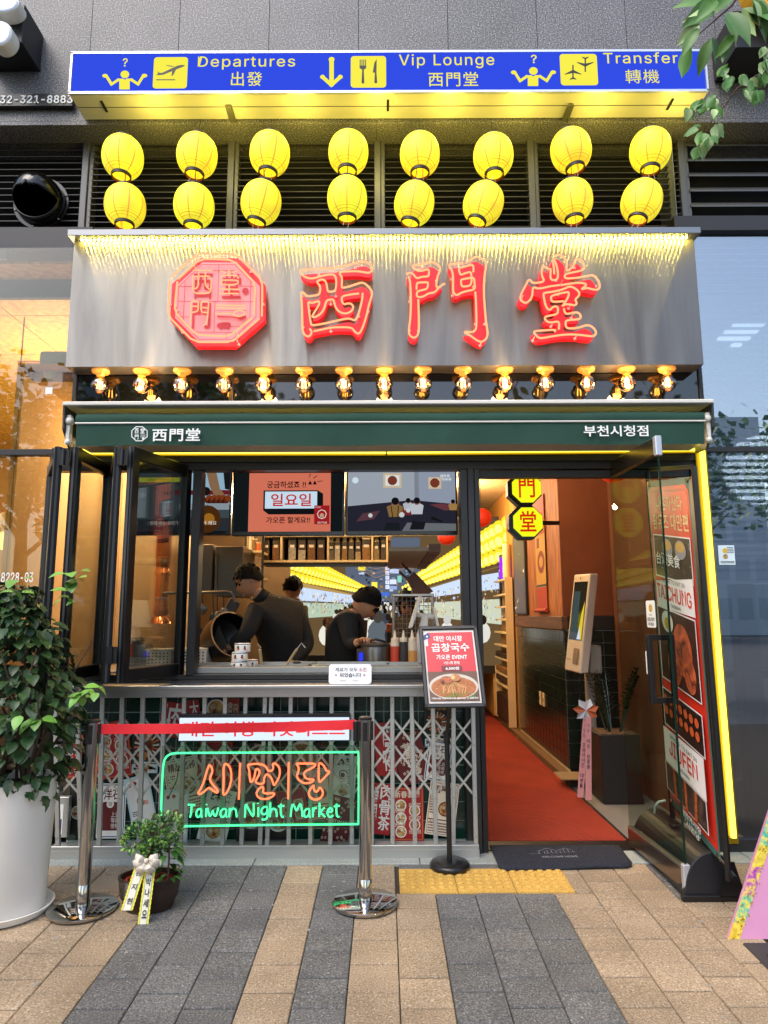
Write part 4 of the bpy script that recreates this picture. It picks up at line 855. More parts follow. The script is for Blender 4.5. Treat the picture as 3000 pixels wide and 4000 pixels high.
def poster(x0, y0, x1, y1, rot, style, label, k=0, head='', sub='', Y=None):
    Yp = (Y or PY) - len(posters) * .0011; f = pfr(x0, y0, x1, y1, Yp, rot)
    p = Print(f); p.step = .00006
    c = f.at(.5, 0)
    if style == 'red':
        p.rect(0, 0, 1, 1, pr_red); p.line([(.04, .03), (.96, .03), (.96, .97), (.04, .97)], .002, pr_gold, True)
        if head: p.text(head, .1, .80, .9, .93, pr_cream, bold=.02)
        for i, (u, v) in enumerate(((.3, .66), (.72, .56), (.3, .42), (.72, .3), (.3, .17))): bowl(p, u, v, .17, k + i); tinytext(p, .55 if u < .5 else .06, v - .03, .92 if u < .5 else .45, v + .05, 3, pr_cream)
    elif style == 'bigchars':
        p.rect(0, 0, 1, 1, pr_red); n_ = len(head)
        for i, ch in enumerate(head): p.text(ch, .34, .97 - (i + 1) * .9 / n_ + .015, .96, .97 - i * .9 / n_, pr_white, bold=.05)
        p.text('\n'.join(sub or '南風食堂'), .04, .25, .26, .95, pr_white, bold=.02)
    elif style == 'pattern':
        p.rect(0, 0, 1, 1, pr_dred); rr = random.Random(k)
        for i in range(46):
            u, v = rr.uniform(.04, .96), rr.uniform(.03, .97)
            for a in range(5): p.disc(u + .03 * cos(a * 1.257), v + .02 * sin(a * 1.257), .017, pr_cream, n=6, d=.0002)
        p.rrect(.26, .12, .78, .9, .02, pr_dred)
        if head:
            for i, ch in enumerate(head): p.text(ch, .32, .84 - (i + 1) * .34, .72, .84 - i * .34 - .04, pr_cream, bold=.05)
        p.text('TAIWAN', .1, .44, .9, .51, pr_cream, bold=.02)
    elif style == 'ray':
        p.rect(0, 0, 1, 1, pr_dark); 
        for i in range(18):
            a0, a1 = 2 * pi * i / 18, 2 * pi * (i + .5) / 18; p.poly([(.5, .45), (.5 + .42 * cos(a0), .45 + .33 * sin(a0)), (.5 + .42 * cos(a1), .45 + .33 * sin(a1))], pr_or if i % 2 else pr_cream, .0003)
        p.line([(.05, .03), (.95, .03), (.95, .97), (.05, .97)], .003, pr_grn, True); p.disc(.5, .45, .22, fd[0], rv=.26); p.rrect(.3, .3, .7, .58, .01, fd[3])
        p.text(head or '焦糖珍珠', .12, .82, .88, .94, pr_gold, bold=.02); p.rect(.05, .03, .95, .13, pr_grn); tinytext(p, .1, .05, .9, .11, 1, pr_cream)
    elif style == 'cream':
        p.rect(0, 0, 1, 1, pr_cream); p.line([(.05, .03), (.95, .03), (.95, .97), (.05, .97)], .003, pr_dred, True)
        p.text(head or '精品猪脚', .12, .78, .88, .93, pr_dred, bold=.03); bowl(p, .6, .5, .24, k, pr_dred); tinytext(p, .08, .4, .32, .74, 7, pr_dred); tinytext(p, .08, .06, .92, .26, 4, pr_dred); p.rect(.05, .28, .95, .30, pr_dred)
        p.text('35', .1, .22, .3, .27, pr_dred)
    elif style == 'white':
        p.rect(0, 0, 1, 1, pr_white); p.text(head or '麻辣', .15, .76, .85, .95, pr_dark, bold=.02)
        p.disc(.45, .55, .2, pr_dark); p.disc(.45, .55, .16, pr_white); p.disc(.42, .54, .10, pr_dark); tinytext(p, .65, .3, .9, .7, 8, pr_dark); bowl(p, .5, .2, .3, k)
    elif style == 'blueedge':
        p.rect(0, 0, 1, 1, pr_white); p.line([(.05, .03), (.95, .03), (.95, .97), (.05, .97)], .006, pr_blue, True); p.rrect(.14, .14, .86, .66, .02, pr_dred); p.text(head or '洋石', .2, .70, .8, .9, pr_dred, bold=.03); p.disc(.45, .62, .13, pr_white); p.text('雲', .38, .585, .52, .655, pr_dred)
        p.text('上云', .5, .38, .78, .48, pr_white); p.text('等南', .5, .28, .78, .37, pr_white); p.text('佳特', .5, .18, .78, .27, pr_white)
    elif style == 'mint':
        p.rect(0, 0, 1, 1, mat('mint_paper', '#b5d3dc', .5)); p.rrect(.06, .05, .94, .95, .03, pr_white); bowl(p, .55, .55, .22, k); tinytext(p, .12, .3, .5, .4, 3, pr_dark); p.disc(.2, .86, .07, pr_red); p.disc(.42, .88, .07, pr_red); p.poly([(.6, .1), (.85, .1), (.82, .45), (.64, .45)], pr_white); p.disc(.73, .5, .08, pr_pink); p.rrect(.63, .54, .83, .62, .01, pr_white); p.disc(.3, .15, .18, fd[2])
    elif style == 'dish':
        p.rect(0, 0, 1, 1, pr_dark); bowl(p, .5, .45, .46, k); p.text(head or 'Pork', .3, .86, .7, .95, pr_cream)
    o = p.build('menu_poster', None, None, label=label, cat='poster'); posters.append(o); return o
poster(625, 2743, 715, 2880, -6, 'bigchars', 'red poster with white vertical characters at the top left of the tiled wall', head='肉', sub='南風食堂')
poster(720, 2735, 780, 2810, 8, 'bigchars', 'small red and white poster tucked below the steel ledge', head='大', sub=' ')
poster(805, 2728, 882, 2800, 0, 'dish', 'small yellow and purple food poster left of the middle, top row', 1, ' ')
poster(885, 2728, 935, 2800, 0, 'red', 'small red poster with dishes under the ledge, beside the yellow one', 2)
poster(375, 2818, 510, 3040, 8, 'red', 'tilted red menu poster with bowls left of the left chrome post top', 0, 'TOP1')
poster(515, 2822, 632, 2990, 0, 'ray', 'dark poster with orange sun rays behind the left end of the belt')
poster(515, 2985, 615, 3020, 0, 'mint', 'narrow green caption poster below the sun ray poster', 1)
poster(380, 3060, 490, 3275, 0, 'blueedge', 'white poster with blue edge and dark red arch low on the left', 0)
poster(500, 3030, 600, 3250, 14, 'mint', 'pale blue tilted poster with a small chef above the little tree', 1)
poster(650, 2960, 790, 3180, 12, 'cream', 'cream and dark red newspaper style poster inside the left of the green neon frame', 2, '精品猪脚')
poster(633, 3085, 735, 3300, 0, 'mint', 'pale green printed poster with old style lettering behind the little tree', 0)
poster(790, 3080, 905, 3290, -12, 'white', 'white poster with black brush writing below the orange neon letters', 0, '麻辣')
poster(925, 3060, 1035, 3285, 0, 'dish', 'dark poster of a big soup bowl at the middle of the wall', 1, ' ')
poster(1040, 3110, 1135, 3280, 0, 'dish', 'dark green poster with a small white bowl right of the big soup bowl', 2, ' ')
poster(960, 2900, 1070, 3010, 0, 'dish', 'poster of a round plate above the neon letters, left one', 3, 'Pork')
poster(1110, 2900, 1250, 3010, 0, 'dish', 'poster with an egg dish above the neon letters, right one', 0, ' ')
poster(1210, 3000, 1290, 3200, 4, 'cream', 'cream text poster behind the right part of the green frame', 3, '小品')
poster(1300, 2950, 1390, 3120, -4, 'white', 'white poster with black animal drawing left of the right chrome post', 2, '麻辣')
poster(1270, 3110, 1375, 3300, -14, 'pattern', 'dark red flower patterned poster beside the foot of the right chrome post', 5, '')
poster(1085, 3080, 1200, 3230, 10, 'red', 'tilted red and yellow menu poster behind the word Night', 3)
poster(775, 2895, 905, 3050, -3, 'red', 'red menu poster behind the first orange neon letter', 1)
poster(1465, 2822, 1545, 3030, 4, 'bigchars', 'red poster with white characters just right of the right chrome post', head='宵夜', sub=' ')
poster(1545, 2860, 1665, 3060, 16, 'pattern', 'dark red flower poster with large white characters, right part of the wall', 3, '臺灣')
poster(1658, 2752, 1755, 2880, 0, 'ray', 'dark sun ray poster behind the pole of the menu stand', 0)
poster(1660, 2885, 1750, 2915, 0, 'mint', 'narrow dark green caption strip below the right sun ray poster', 2)
poster(1665, 2895, 1760, 3050, -9, 'blueedge', 'tilted red poster with pale blue edge behind the pole of the menu stand', 1, '洋石')
poster(1455, 3060, 1530, 3260, -6, 'bigchars', 'red poster with three very large white characters stacked', head='肉骨茶', sub='南風')
poster(1528, 3075, 1655, 3285, 0, 'red', 'large red menu poster with five priced bowls low on the right', 0, '新春套餐')
poster(1670, 3055, 1785, 3265, -8, 'cream', 'cream and dark red poster with a roast dish behind the menu stand pole', 1, '福星烧')
poster(260, 2870, 320, 3040, 0, 'red', 'red food poster half hidden by the leaves of the large potted plant', 3)
poster(275, 3070, 330, 3260, 0, 'dish', 'dark food poster behind the left chrome post', 2, ' ')
# LED strip sign on the wall, power supply
a = pfr(700, 2803, 1364, 2892, 4.16)
ls = thing('led_strip_sign', a.at(.5, 0), 'long white lit strip sign with red lettering behind the belt', 'sign')
q = MB(); q.box((a.O.x - .006, 4.165, a.O.z - .006), (a.O.x + a.U.x + .006, 4.22, a.O.z + a.V.z + .02)); q.build('case', m_blk, ls, bevel=.002)
p = Print(a); p.rect(0, 0, 1, 1, emis('strip_white', '#d9e9ff', 1.0)); p.text('대만 여행 먹킷리스트', .025, .17, .975, .84, mat('strip_red', '#c02024', .5, em='#d8232a', es=.5), bold=.03); p.build('lit_face', None, ls)
a = P(215, 3270, 4.3); t = thing('power_supply', (a.x + .04, 4.31, a.z), 'silver neon power supply standing on end at the far left of the tiled wall', 'power supply')
q = MB(); q.box((a.x, 4.29, a.z), (a.x + .075, 4.33, a.z + .23)); q.build('case', m_alu, t, bevel=.003)
p = Print(Fr((a.x + .015, 4.289, a.z + .02), (.03, 0, 0), (0, 0, .17))); p.rect(0, 0, 1, 1, pr_white); p.rect(.2, .1, .8, .5, pr_blue); p.build('label', None, t)
# ================================================================ folding steel grille
gr = thing('folding_grille', (-.6, 4.25, 0), 'silver accordion security grille in front of the poster wall', 'grille')
xg0, xg1 = px_(203, 4.22, 3330), px_(1870, 4.22, 3330)
z0_, z1_ = pz(3334, 4.2), pz(3300, 4.2); zg = pz(2722, 4.20)
q = MB(); q.box((xg0, 4.19, .006), (xg1, 4.27, z1_)); q.build('bottom_rail', m_alu2, gr, bevel=.003)
q = MB(); q.box((xg0, 4.185, .004), (xg1, 4.189, .05)); q.build('rail_lip', m_alu, gr)
bars = [(215, 225), (300, 315), (400, 385), (477, 463), (558, 543), (642, 622), (720, 703), (800, 790), (880, 868), (960, 943), (1036, 1015), (1060, 1043), (1136, 1127), (1216, 1212), (1296, 1290), (1375, 1374), (1455, 1452), (1532, 1534), (1607, 1622), (1690, 1703), (1772, 1772), (1847, 1860)]
BXs = []
m_slat = mat('lattice_steel', '#c3c4bf', .35, .7)
for i, (xt, xb) in enumerate(bars):
    a = P(xt, 2724, 4.21); b_ = P(xb, 3312, 4.21); BXs.append((a, b_))
    q = MB(); w = .0125; 
    def L(t, s): p_ = a.lerp(b_, t); return Vector((p_.x + s * w, 4.205, p_.z))
    q.beam(Vector((a.x, 4.215, zg)), Vector((b_.x, 4.215, z1_ + .001)), .025, .022, m_alu, up=(0, 1, 0)); q.build('bar', None, gr, bevel=.002)
    q = MB()
    for yy in (2745, 2913, 3118, 3270):
        t_ = (yy - 2724) / (3312 - 2724); p_ = a.lerp(b_, t_); q.lathe([(.0055, 0), (.005, .002), (.0001, .0035)], (p_.x, 4.2035, P(1500, yy, 4.2).z), 8, m_steel, (0, -1, 0))
    q.build('rivets', None, gr, kind='stuff')
lv = [2808, 2911, 3014, 3117]
for i in range(len(BXs) - 1):
    if abs(bars[i + 1][0] - bars[i][0]) < 40: continue
    for j in range(3):
        for s in (0, 1):
            ta = (lv[j + s] - 2724) / 588; tb = (lv[j + 1 - s] - 2724) / 588
            p0 = BXs[i][0].lerp(BXs[i][1], ta); p1 = BXs[i + 1][0].lerp(BXs[i + 1][1], tb); Yq = 4.232 + .006 * s
            q = MB(); q.beam((p0.x, Yq, p0.z), (p1.x, Yq, p1.z), .0125, .004, m_slat, up=(0, 1, 0), ext=.004); q.build('lattice_strip', None, gr)
# ================================================================ green framed neon sign
YNs = 4.10
ns = thing('neon_sign', P(1020, 3230, YNs), 'neon sign with green frame, orange Korean letters and green Taiwan Night Market wording', 'neon sign')
m_ng = emis('neon_green', '#4cff9a', 1.9); m_no = emis('neon_orange', '#ff6a44', 2.6); m_acr = glass('acrylic', '#e8f0ea', .015, .02, .8)
def kn(ox=600, oy=2750, s=.5003): return lambda pts: [(p_.x, p_.z) for p_ in (P(ox + x * s, oy + y * s, YNs) for x, y in pts)]
f = FP(628, 2912, 1402, 3238, YNs + .014)
q = MB(); q.box((f.O.x, YNs + .014, f.O.z), (f.O.x + f.U.x, YNs + .020, f.O.z + f.V.z)); q.build('acrylic_back', m_acr, ns)
neon(ns, 0, 0, [[(230, 955), (800, 945), (1200, 942), (1602, 938)], [(62, 915), (58, 850), (65, 640), (75, 470), (90, 420), (130, 388), (200, 382), (700, 380), (1200, 378), (1600, 376)], [(1600, 378), (1602, 650), (1600, 938)]], r=.0052, m=m_ng, Y=YNs, it=2, k=kn(), nm='frame_tube')
NO = [[(435, 475), (415, 520), (395, 600), (370, 660), (345, 695), (360, 708), (400, 680), (430, 650), (470, 680), (500, 698), (500, 670), (470, 640), (440, 600), (440, 570), (460, 530), (455, 495), (435, 475)],
      [(555, 468), (545, 500), (548, 600), (540, 700), (555, 712), (580, 680), (605, 610), (608, 540), (595, 490), (570, 468), (555, 468)], [(675, 462), (670, 600), (665, 745)],
      [(735, 475), (800, 465), (860, 475), (885, 500), (895, 525), (930, 520), (935, 490), (925, 465), (955, 465), (985, 500), (985, 560), (960, 610), (940, 640), (930, 610), (920, 575), (885, 545), (870, 560), (860, 590), (865, 615), (830, 628), (790, 610), (815, 570), (830, 530), (815, 505), (795, 510), (790, 560), (775, 600), (755, 615), (750, 560), (745, 510), (735, 475)],
      [(850, 645), (820, 660), (800, 700), (820, 735), (870, 745), (920, 730), (950, 700), (920, 695), (880, 700), (850, 690), (860, 665), (850, 645)], [(1055, 455), (1052, 600), (1050, 742)],
      [(1115, 465), (1260, 465), (1265, 480), (1230, 505), (1190, 520), (1170, 545), (1185, 580), (1220, 590), (1255, 588), (1235, 612), (1180, 622), (1140, 600), (1115, 565), (1130, 530), (1135, 500), (1115, 465)],
      [(1290, 462), (1315, 465), (1340, 500), (1345, 520), (1380, 530), (1350, 555), (1320, 590), (1290, 618), (1288, 540), (1290, 462)],
      [(1250, 635), (1225, 660), (1207, 700), (1225, 735), (1265, 750), (1305, 735), (1325, 700), (1315, 665), (1290, 650), (1290, 670), (1270, 690), (1250, 670), (1250, 635)]]
neon(ns, 0, 0, NO, r=.0052, m=m_no, Y=YNs, it=2, k=kn(), nm='letter_tube')
def lt(ox, w, st): return [[(ox + x * w, 885 - y * 100) for x, y in s_] for s_ in st]
GL = []
for ox, w, st in [(268, 55, [[(0, 1), (1, .95)], [(.5, .97), (.5, .45), (.3, 0)]]), (330, 48, [[(.9, .62), (.5, .68), (.1, .5), (.05, .15), (.3, 0), (.7, .1), (.9, .4), (.9, .62), (.85, .15), (1, 0)]]), (388, 25, [[(.9, .7), (.8, .05)], [(1.0, .97), (1.0, 1.03)]]),
    (420, 85, [[(0, .72), (.12, .3), (.25, .02), (.45, .4), (.5, .6), (.55, .3), (.72, .02), (.9, .4), (1, .75)]]), (518, 55, [[(.9, .62), (.5, .68), (.1, .5), (.05, .15), (.3, 0), (.7, .1), (.9, .4), (.9, .62), (.85, .15), (1, 0)]]), (590, 62, [[(.05, .72), (.05, .35), (0, .02)], [(.05, .4), (.4, .72), (.8, .65), (.9, .35), (.95, .02)]]),
    (712, 72, [[(0, 0), (.05, .6), (.1, 1.12), (.35, .7), (.7, .25), (.95, .02), (.97, .6), (.95, 1.1)]]), (800, 25, [[(.7, .78), (.7, .05)], [(.6, 1.08), (.6, 1.12)]]), (835, 62, [[(.9, .78), (.5, .85), (.1, .62), (.1, .35), (.4, .2), (.8, .35), (.9, .78), (.9, .3), (.85, -.05), (.5, -.2), (.15, -.15)]]), (905, 62, [[(.1, 1.15), (.1, .5), (.05, .03)], [(.1, .4), (.4, .72), (.8, .6), (.9, .3), (.9, .05)]]), (972, 48, [[(.45, 1.05), (.4, .5), (.5, .08), (.9, .03)], [(0, .85), (1, .9)]]),
    (1070, 92, [[(0, .05), (.05, .6), (.15, 1.1), (.35, .8), (.5, .45), (.65, .8), (.85, 1.15), (.95, .6), (1, .05)]]), (1172, 50, [[(.9, .62), (.5, .68), (.1, .5), (.05, .15), (.3, 0), (.7, .1), (.9, .4), (.9, .62), (.85, .15), (1, 0)]]), (1240, 38, [[(.1, .75), (.1, .4), (.1, .03)], [(.1, .4), (.4, .72), (.9, .75)]]), (1290, 55, [[(.1, 1.12), (.1, .5), (.05, .05)], [(.8, .75), (.15, .4), (.9, .03)]]), (1352, 52, [[(.1, .42), (.9, .45), (.75, .7), (.35, .72), (.05, .4), (.2, .08), (.6, .0), (.95, .15)]]), (1408, 46, [[(.45, 1.05), (.4, .5), (.5, .08), (.9, .03)], [(0, .85), (1, .9)]])]:
    GL += lt(ox, w, st)
neon(ns, 0, 0, GL, r=.0048, m=m_ng, Y=YNs, it=1, k=kn(), nm='word_tube')
q = MB(); p0 = P(850, 3225, YNs)
for x in (650, 1020, 1380): p_ = P(x, 2925, YNs + .016); q.tube([p_, p_ + Vector((0, .09, 0))], .004, 6)
q.build('standoffs', m_steel, ns, kind='stuff')
q = MB(); q.tube([P(700, 2990, YNs + .03), P(690, 3050, YNs + .03), P(655, 3120, YNs + .03)], .003, 6, m_blk); q.build('cable', None, ns)
# ================================================================ accordion window leaves at the left
m_cg = glass('window_glass', '#f2f6f2', .02, 0, .6); m_profile = mat('black_profile', '#141415', .3, .3)
Yo, Yi = 3.78, 4.33
zT = (P(470, 1742, Yo).z + P(720, 1825, Yi).z) / 2; zB = (P(470, 2672, Yo).z + P(715, 2630, Yi).z) / 2
folds = [(P(165, 2300, Yi).x, Yi, P(192, 2300, Yo).x, Yo, 'narrow'), (P(255, 2300, Yo).x, Yo, P(405, 2300, Yi).x, Yi, 'glass'), (P(412, 2300, Yi).x, Yi, P(433, 2300, Yo).x, Yo, 'narrow'), (P(482, 2300, Yo).x, Yo, P(722, 2300, Yi).x, Yi, 'glass')]
labs = ['outermost folding window leaf, seen edge on beside the neighbour glass', 'second folding window leaf from the left, its pane showing the wall behind', 'third folding window leaf, seen edge on between two glazed ones', 'folding window leaf hinged to the post beside the kitchen opening']
for i, (x0, y0, x1, y1, kd) in enumerate(folds):
    t = thing('window_leaf', ((x0 + x1) / 2, (y0 + y1) / 2, zB), labs[i], 'window', 'accordion window leaves folded open at the left')
    A = Vector((x0, y0, 0)); B = Vector((x1, y1, 0)); d = (B - A).normalized(); nrm = Vector((-d.y, d.x, 0)); th = .05
    def bar(nm, pa, pb, w, h_, up): q = MB(); q.beam(pa, pb, w, h_, m_profile, up=up); q.build(nm, None, t, bevel=.004)
    for e, s in ((A, 1), (B, -1)):
        c_ = e + d * s * .03; bar('stile', Vector((c_.x, c_.y, zB)), Vector((c_.x, c_.y, zT)), .045, .058, d)
        c_ = e + d * s * .03 + nrm * .0; q = MB()
        g1 = e + d * s * .002; q.beam(Vector((g1.x, g1.y, zB)), Vector((g1.x, g1.y, zT)), .012, .012, m_dgrey, up=d); q.build('gasket', None, t)
    for z in (zB + .035, zT - .035):
        a = A + d * .055; b_ = B - d * .055; bar('rail', Vector((a.x, a.y, z)), Vector((b_.x, b_.y, z)), .042, .07, (0, 0, 1))
    a = A + d * .05; b_ = B - d * .05
    q = MB(); q.beam(Vector((a.x, a.y, (zB + zT) / 2)), Vector((b_.x, b_.y, (zB + zT) / 2)), .012, zT - zB - .13, m_cg, up=(0, 0, 1)); q.build('pane', None, t)
for k_, (x_, y_) in enumerate((((folds[0][2] + folds[1][0]) / 2, Yo), ((folds[2][2] + folds[3][0]) / 2, Yo), ((folds[1][2] + folds[2][0]) / 2, Yi))):
    for z in (zT - .12, zB + .1):
        q = MB(); q.tube([(x_, y_ - .035 if y_ < 4 else y_, z), (x_, y_ - .035 if y_ < 4 else y_, z + .1)], .008, 8); q.box((x_ - .03, y_ - .03, z + .005), (x_ + .03, y_ - .022, z + .095)); 
        o = q.build('hinge', m_blk, fa)
# ================================================================ open glass door
m_dg = glass('door_glass', '#dfe8e3', .012, 0, .06); m_edge = mat('glass_edge_green', '#0e2a20', .2)
m_brs = mat('steel_rail', '#b9b4a6', .3, .9); m_rail = mat('polished_rail', '#8b7a6c', .22, .95)
B0 = PZw(2432, 3300, .03); B0 = Vector((1.475, 4.33, 0)); q0 = G(2686, 3512); B1 = Vector((q0.x, q0.y, 0))
dd = (B1 - B0); dl = dd.length; dn = dd.normalized(); zg0 = .03; zD = P(2548, 1705, B1.y).z
door = thing('glass_door', (B0.x, B0.y, .01), 'frameless glass door standing open with black pull handles and stickers', 'door')
def dpt(s, z, off=0): v = B0 + dn * s; n_ = Vector((-dn.y, dn.x, 0)); return Vector((v.x, v.y, z)) + n_ * off
q = MB(); q.beam(dpt(0, (.13 + zD - .10) / 2), dpt(dl, (.13 + zD - .10) / 2), .010, zD - .10 - .13, m_dg, up=(0, 0, 1)); q.build('glass_leaf', None, door)
q = MB(); q.beam(dpt(dl + .001, .13), dpt(dl + .001, zD - .1), .011, .004, m_edge, up=dn); q.build('glass_edge', None, door)
q = MB(); q.beam(dpt(0, .08), dpt(dl - .02, .08), .03, .10, m_rail, up=(0, 0, 1)); q.build('bottom_rail', None, door, bevel=.003)
q = MB(); q.beam(dpt(0, .132), dpt(dl - .02, .132), .031, .010, m_brs, up=(0, 0, 1)); q.build('rail_trim', None, door)
q = MB(); q.beam(dpt(0, zD - .05), dpt(dl - .02, zD - .05), .03, .10, m_rail, up=(0, 0, 1)); q.build('top_rail', None, door, bevel=.003)
for z0, z1 in ((.012, .15), (zD - .11, zD + .002)):
    q = MB(); q.beam(dpt(dl, z0), dpt(dl, z1), .036, .034, m_silver, up=dn); q.build('rail_end', None, door, bevel=.004)
q = MB(); q.beam(dpt(dl - .03, .07, .0), dpt(dl - .03, .07, .06), .05, .05, m_brs); q.beam(dpt(dl - .03, .055, .06), dpt(dl - .03, .055, .085), .03, .016, m_brs); q.beam(dpt(dl - .03, .085, .06), dpt(dl - .03, .085, .085), .03, .016, m_brs); q.build('latch', None, door, bevel=.003)
# handles
sH = None
for s_ in range(40):
    s = dl * s_ / 40; 
    pp_ = dpt(s, 1.2)
sH = dl - .12; zh0, zh1 = pz(2752, 3.72, 2580), pz(2480, 3.72, 2580)
for off in (-.062, .062):
    q = MB(); q.beam(dpt(sH, zh0, off), dpt(sH, zh1, off), .024, .034, m_blk, up=dn)
    for z in (zh0 + .015, zh1 - .015): q.beam(dpt(sH, z, 0), dpt(sH, z, off), .026, .03, m_blk)
    q.build('pull_handle', None, door, bevel=.002)
n_ = Vector((-dn.y, dn.x, 0))
def dfr(s0, z0, s1, z1, side=-1): 
    return Fr(dpt(s0, z0, .0065 * side), (dpt(s1, z0) - dpt(s0, z0)), Vector((0, 0, z1 - z0)))
a = dfr(dl - .255, pz(2452, 3.8, 2560), dl - .14, pz(2345, 3.8, 2560)); p = Print(Fr(a.O, a.U, a.V))
if a.N.x > 0: p.step *= 1
p.rrect(0, 0, 1, 1, .012, wh); p.disc(.5, .72, .2, pr_ylw, n=24)
p.disc(.42, .77, .03, sblk, n=8); p.disc(.58, .77, .03, sblk, n=8); p.line([(.38, .68), (.45, .63), (.55, .63), (.62, .68)], .002, sblk); p.text('PUSH', .35, .44, .65, .5, sblk); p.text('문을 밀어', .12, .24, .88, .38, sblk, bold=.03); p.text('주세요', .2, .06, .8, .19, sblk, bold=.03)
st1 = p.build('push_sticker', None, door)
a = dfr(dl - .30, pz(2642, 3.8, 2530), dl - .245, pz(2548, 3.8, 2530)); p = Print(a); p.rrect(0, 0, 1, 1, .01, wh)
for i, ch in enumerate('미세요'): p.text(ch, .25, .72 - i * .25, .75, .9 - i * .25, sblk, bold=.03)
p.build('push_sticker', None, door)
# ================================================================ neighbours
m_sg = glass('store_glass', '#bcc6cd', .36, 0, 1.3); m_sg2 = glass('store_glass_left', '#e6e2d4', .03, 0, .8)
rs = thing('right_shopfront', (3.2, 4.3, 0), 'tall glass shopfront of the neighbouring shop at the right, reflecting the sky', 'shopfront')
xr0 = px_(2885, 4.3, 2600)
ztop = pz(925, 4.3, 2900); zm = pz(1757, 4.3, 2900)
for i in range(3):
    xa_, xb_ = XSR + .06 + i * 1.0, XSR + .06 + (i + 1) * 1.0 - .02
    q = MB(); q.box((xa_, 4.30, zm + .016), (xb_, 4.312, ztop)); q.build('pane', m_sg, rs)
    q = MB(); q.box((xa_, 4.30, .07), (xb_, 4.312, zm - .016)); q.build('pane', m_sg, rs)
q = MB(); q.box((XSR + .045, 4.285, zm - .016), (5, 4.34, zm + .016)); q.build('transom', m_blk2, rs, bevel=.002)
q = MB(); q.box((XSR + .035, 4.27, .004), (XSR + .06, 4.36, ztop)); q.build('mullion', m_blk2, rs); q = MB(); q.box((XSR + .06, 4.27, .004), (5, 4.36, .07)); q.build('sill', m_blk2, rs)
bl = thing('window_blind', (3.3, 4.42, 1.6), 'pale horizontal slat blind behind the right hand shop glass', 'blind')
m_blind = mat('blind_slat', '#c3d0e0', .6)
z = 1.66; first = None
while z < ztop:
    if first is None:
        q = MB(); q.add([(XSR + .08, 4.40, z), (5, 4.40, z), (5, 4.43, z + .028), (XSR + .08, 4.43, z + .028)], [(0, 1, 2, 3)]); first = q.build('slat', m_blind, bl); fl = Vector(first.location); zf = z
    else:
        c = first.copy(); S.collection.objects.link(c); c.location = fl + Vector((0, 0, z - zf)); KIDS[bl.name].append(c)
    z += .046
q = MB(); q.box((XSR + .047, 4.362, -.02), (XSR + .051, 6.8, 5.4)); q.build('party_wall', mat('party_wall_grey', '#6d7278', .8), kind='structure')
q = MB(); q.box((XSR + .052, 6.8, -.02), (6, 6.9, 5.4)); q.build('shop_back_wall', mat('back_wall_grey', '#7a8087', .8), kind='structure')
# menu poster, counter, post, machine inside the right shop
a = FP(2803, 2130, 2872, 2206, 4.297); a = FP(2806, 2130, 2870, 2206, 4.296); p = Print(a); p.rect(0, 0, 1, 1, mat('pale_paper', '#cfe0ee', .5)); tinytext(p, .55, .6, .98, .95, 4, sblk); p.disc(.42, .72, .16, pr_ylw); p.disc(.42, .42, .16, fd[0]); tinytext(p, .1, .08, .95, .22, 2, sblk)
p.build('window_menu', None, None, label='pale blue menu sheet stuck inside the right shop glass', cat='poster')
cn = thing('shop_counter', (2.9, 5.2, 0), 'pale wooden counter inside the right hand shop', 'counter')
m_lw = mat('pale_wood', '#a28f68', .6, noise=(8, '#8d7a55', .3), stretch=(1, 1, 6))
q = MB(); q.box((2.12, 4.9, .95), (4.4, 5.4, 1.0)); q.build('top', m_dgrey, cn, bevel=.004); q = MB(); q.box((2.2, 4.75, .70), (4.4, 5.3, .74)); q.build('shelf', m_lw, cn, bevel=.003)
for z in (.12, .3, .48): q = MB(); q.box((2.2, 4.8, z), (4.4, 4.83, z + .16)); q.build('board', m_lw, cn, bevel=.004)
q = MB(); q.box((2.42, 4.7, .0), (2.56, 4.82, 1.6)); q.build('support_post', m_dgrey, cn, bevel=.004)
ck = thing('bag_stand', (2.35, 5.1, 1.0), 'white paper bag stand with a red bag behind the right glass', 'bag'); q = MB(); q.lathe([(.10, 0), (.075, .30)], (2.34, 5.1, 1.001), 4); q.build('bag', pr_white, ck); q = MB(); q.ball((2.32, 4.98, 1.06), .07, 14, 9, None, (1.1, .7, .8)); q.build('red_pack', pr_red, ck, smooth=True)
fg = thing('drinks_fridge', (2.95, 5.1, 1.0), 'white framed drinks fridge at the right edge behind glass', 'fridge'); q = MB(); q.box((2.78, 5.0, 1.001), (3.4, 5.4, 1.62)); q.build('cabinet', mat('fridge_white', '#b9bec2', .4), fg, bevel=.01); q = MB(); q.box((2.82, 4.992, 1.05), (3.36, 4.999, 1.57)); q.build('door_glass', mat('fridge_dark', '#2b333c', .1), fg)
p = Print(Fr((2.84, 4.99, 1.36), (.3, 0, 0), (0, 0, .14))); p.rect(0, 0, 1, 1, wh); p.text('U', .05, .2, .3, .8, pr_blue, bold=.05); p.build('label', None, fg)
mesh_light('room_light', 'POINT', (3.2, 5.6, 2.6), 45, (.95, .97, 1), .3)
for (x0, x1, y) in ((2870, 2990, 1268), (2838, 2965, 1295), (2812, 2935, 1322), (2865, 2900, 1348)):
    a, b_ = P(x0, y, 5.8), P(x1, y, 5.8); t = thing('ceiling_strip', a, 'white lit strip behind the right glass, %s of the four' % {1268: 'top', 1295: 'second', 1322: 'third', 1348: 'short lowest'}[y], 'ceiling light', 'strip lights in the right shop'); q = MB(); q.box((a.x, 5.8, a.z), (b_.x, 5.85, a.z + .022)); q.build('tube', emis('strip_cool', '#f2f7ff', 2.5), t)
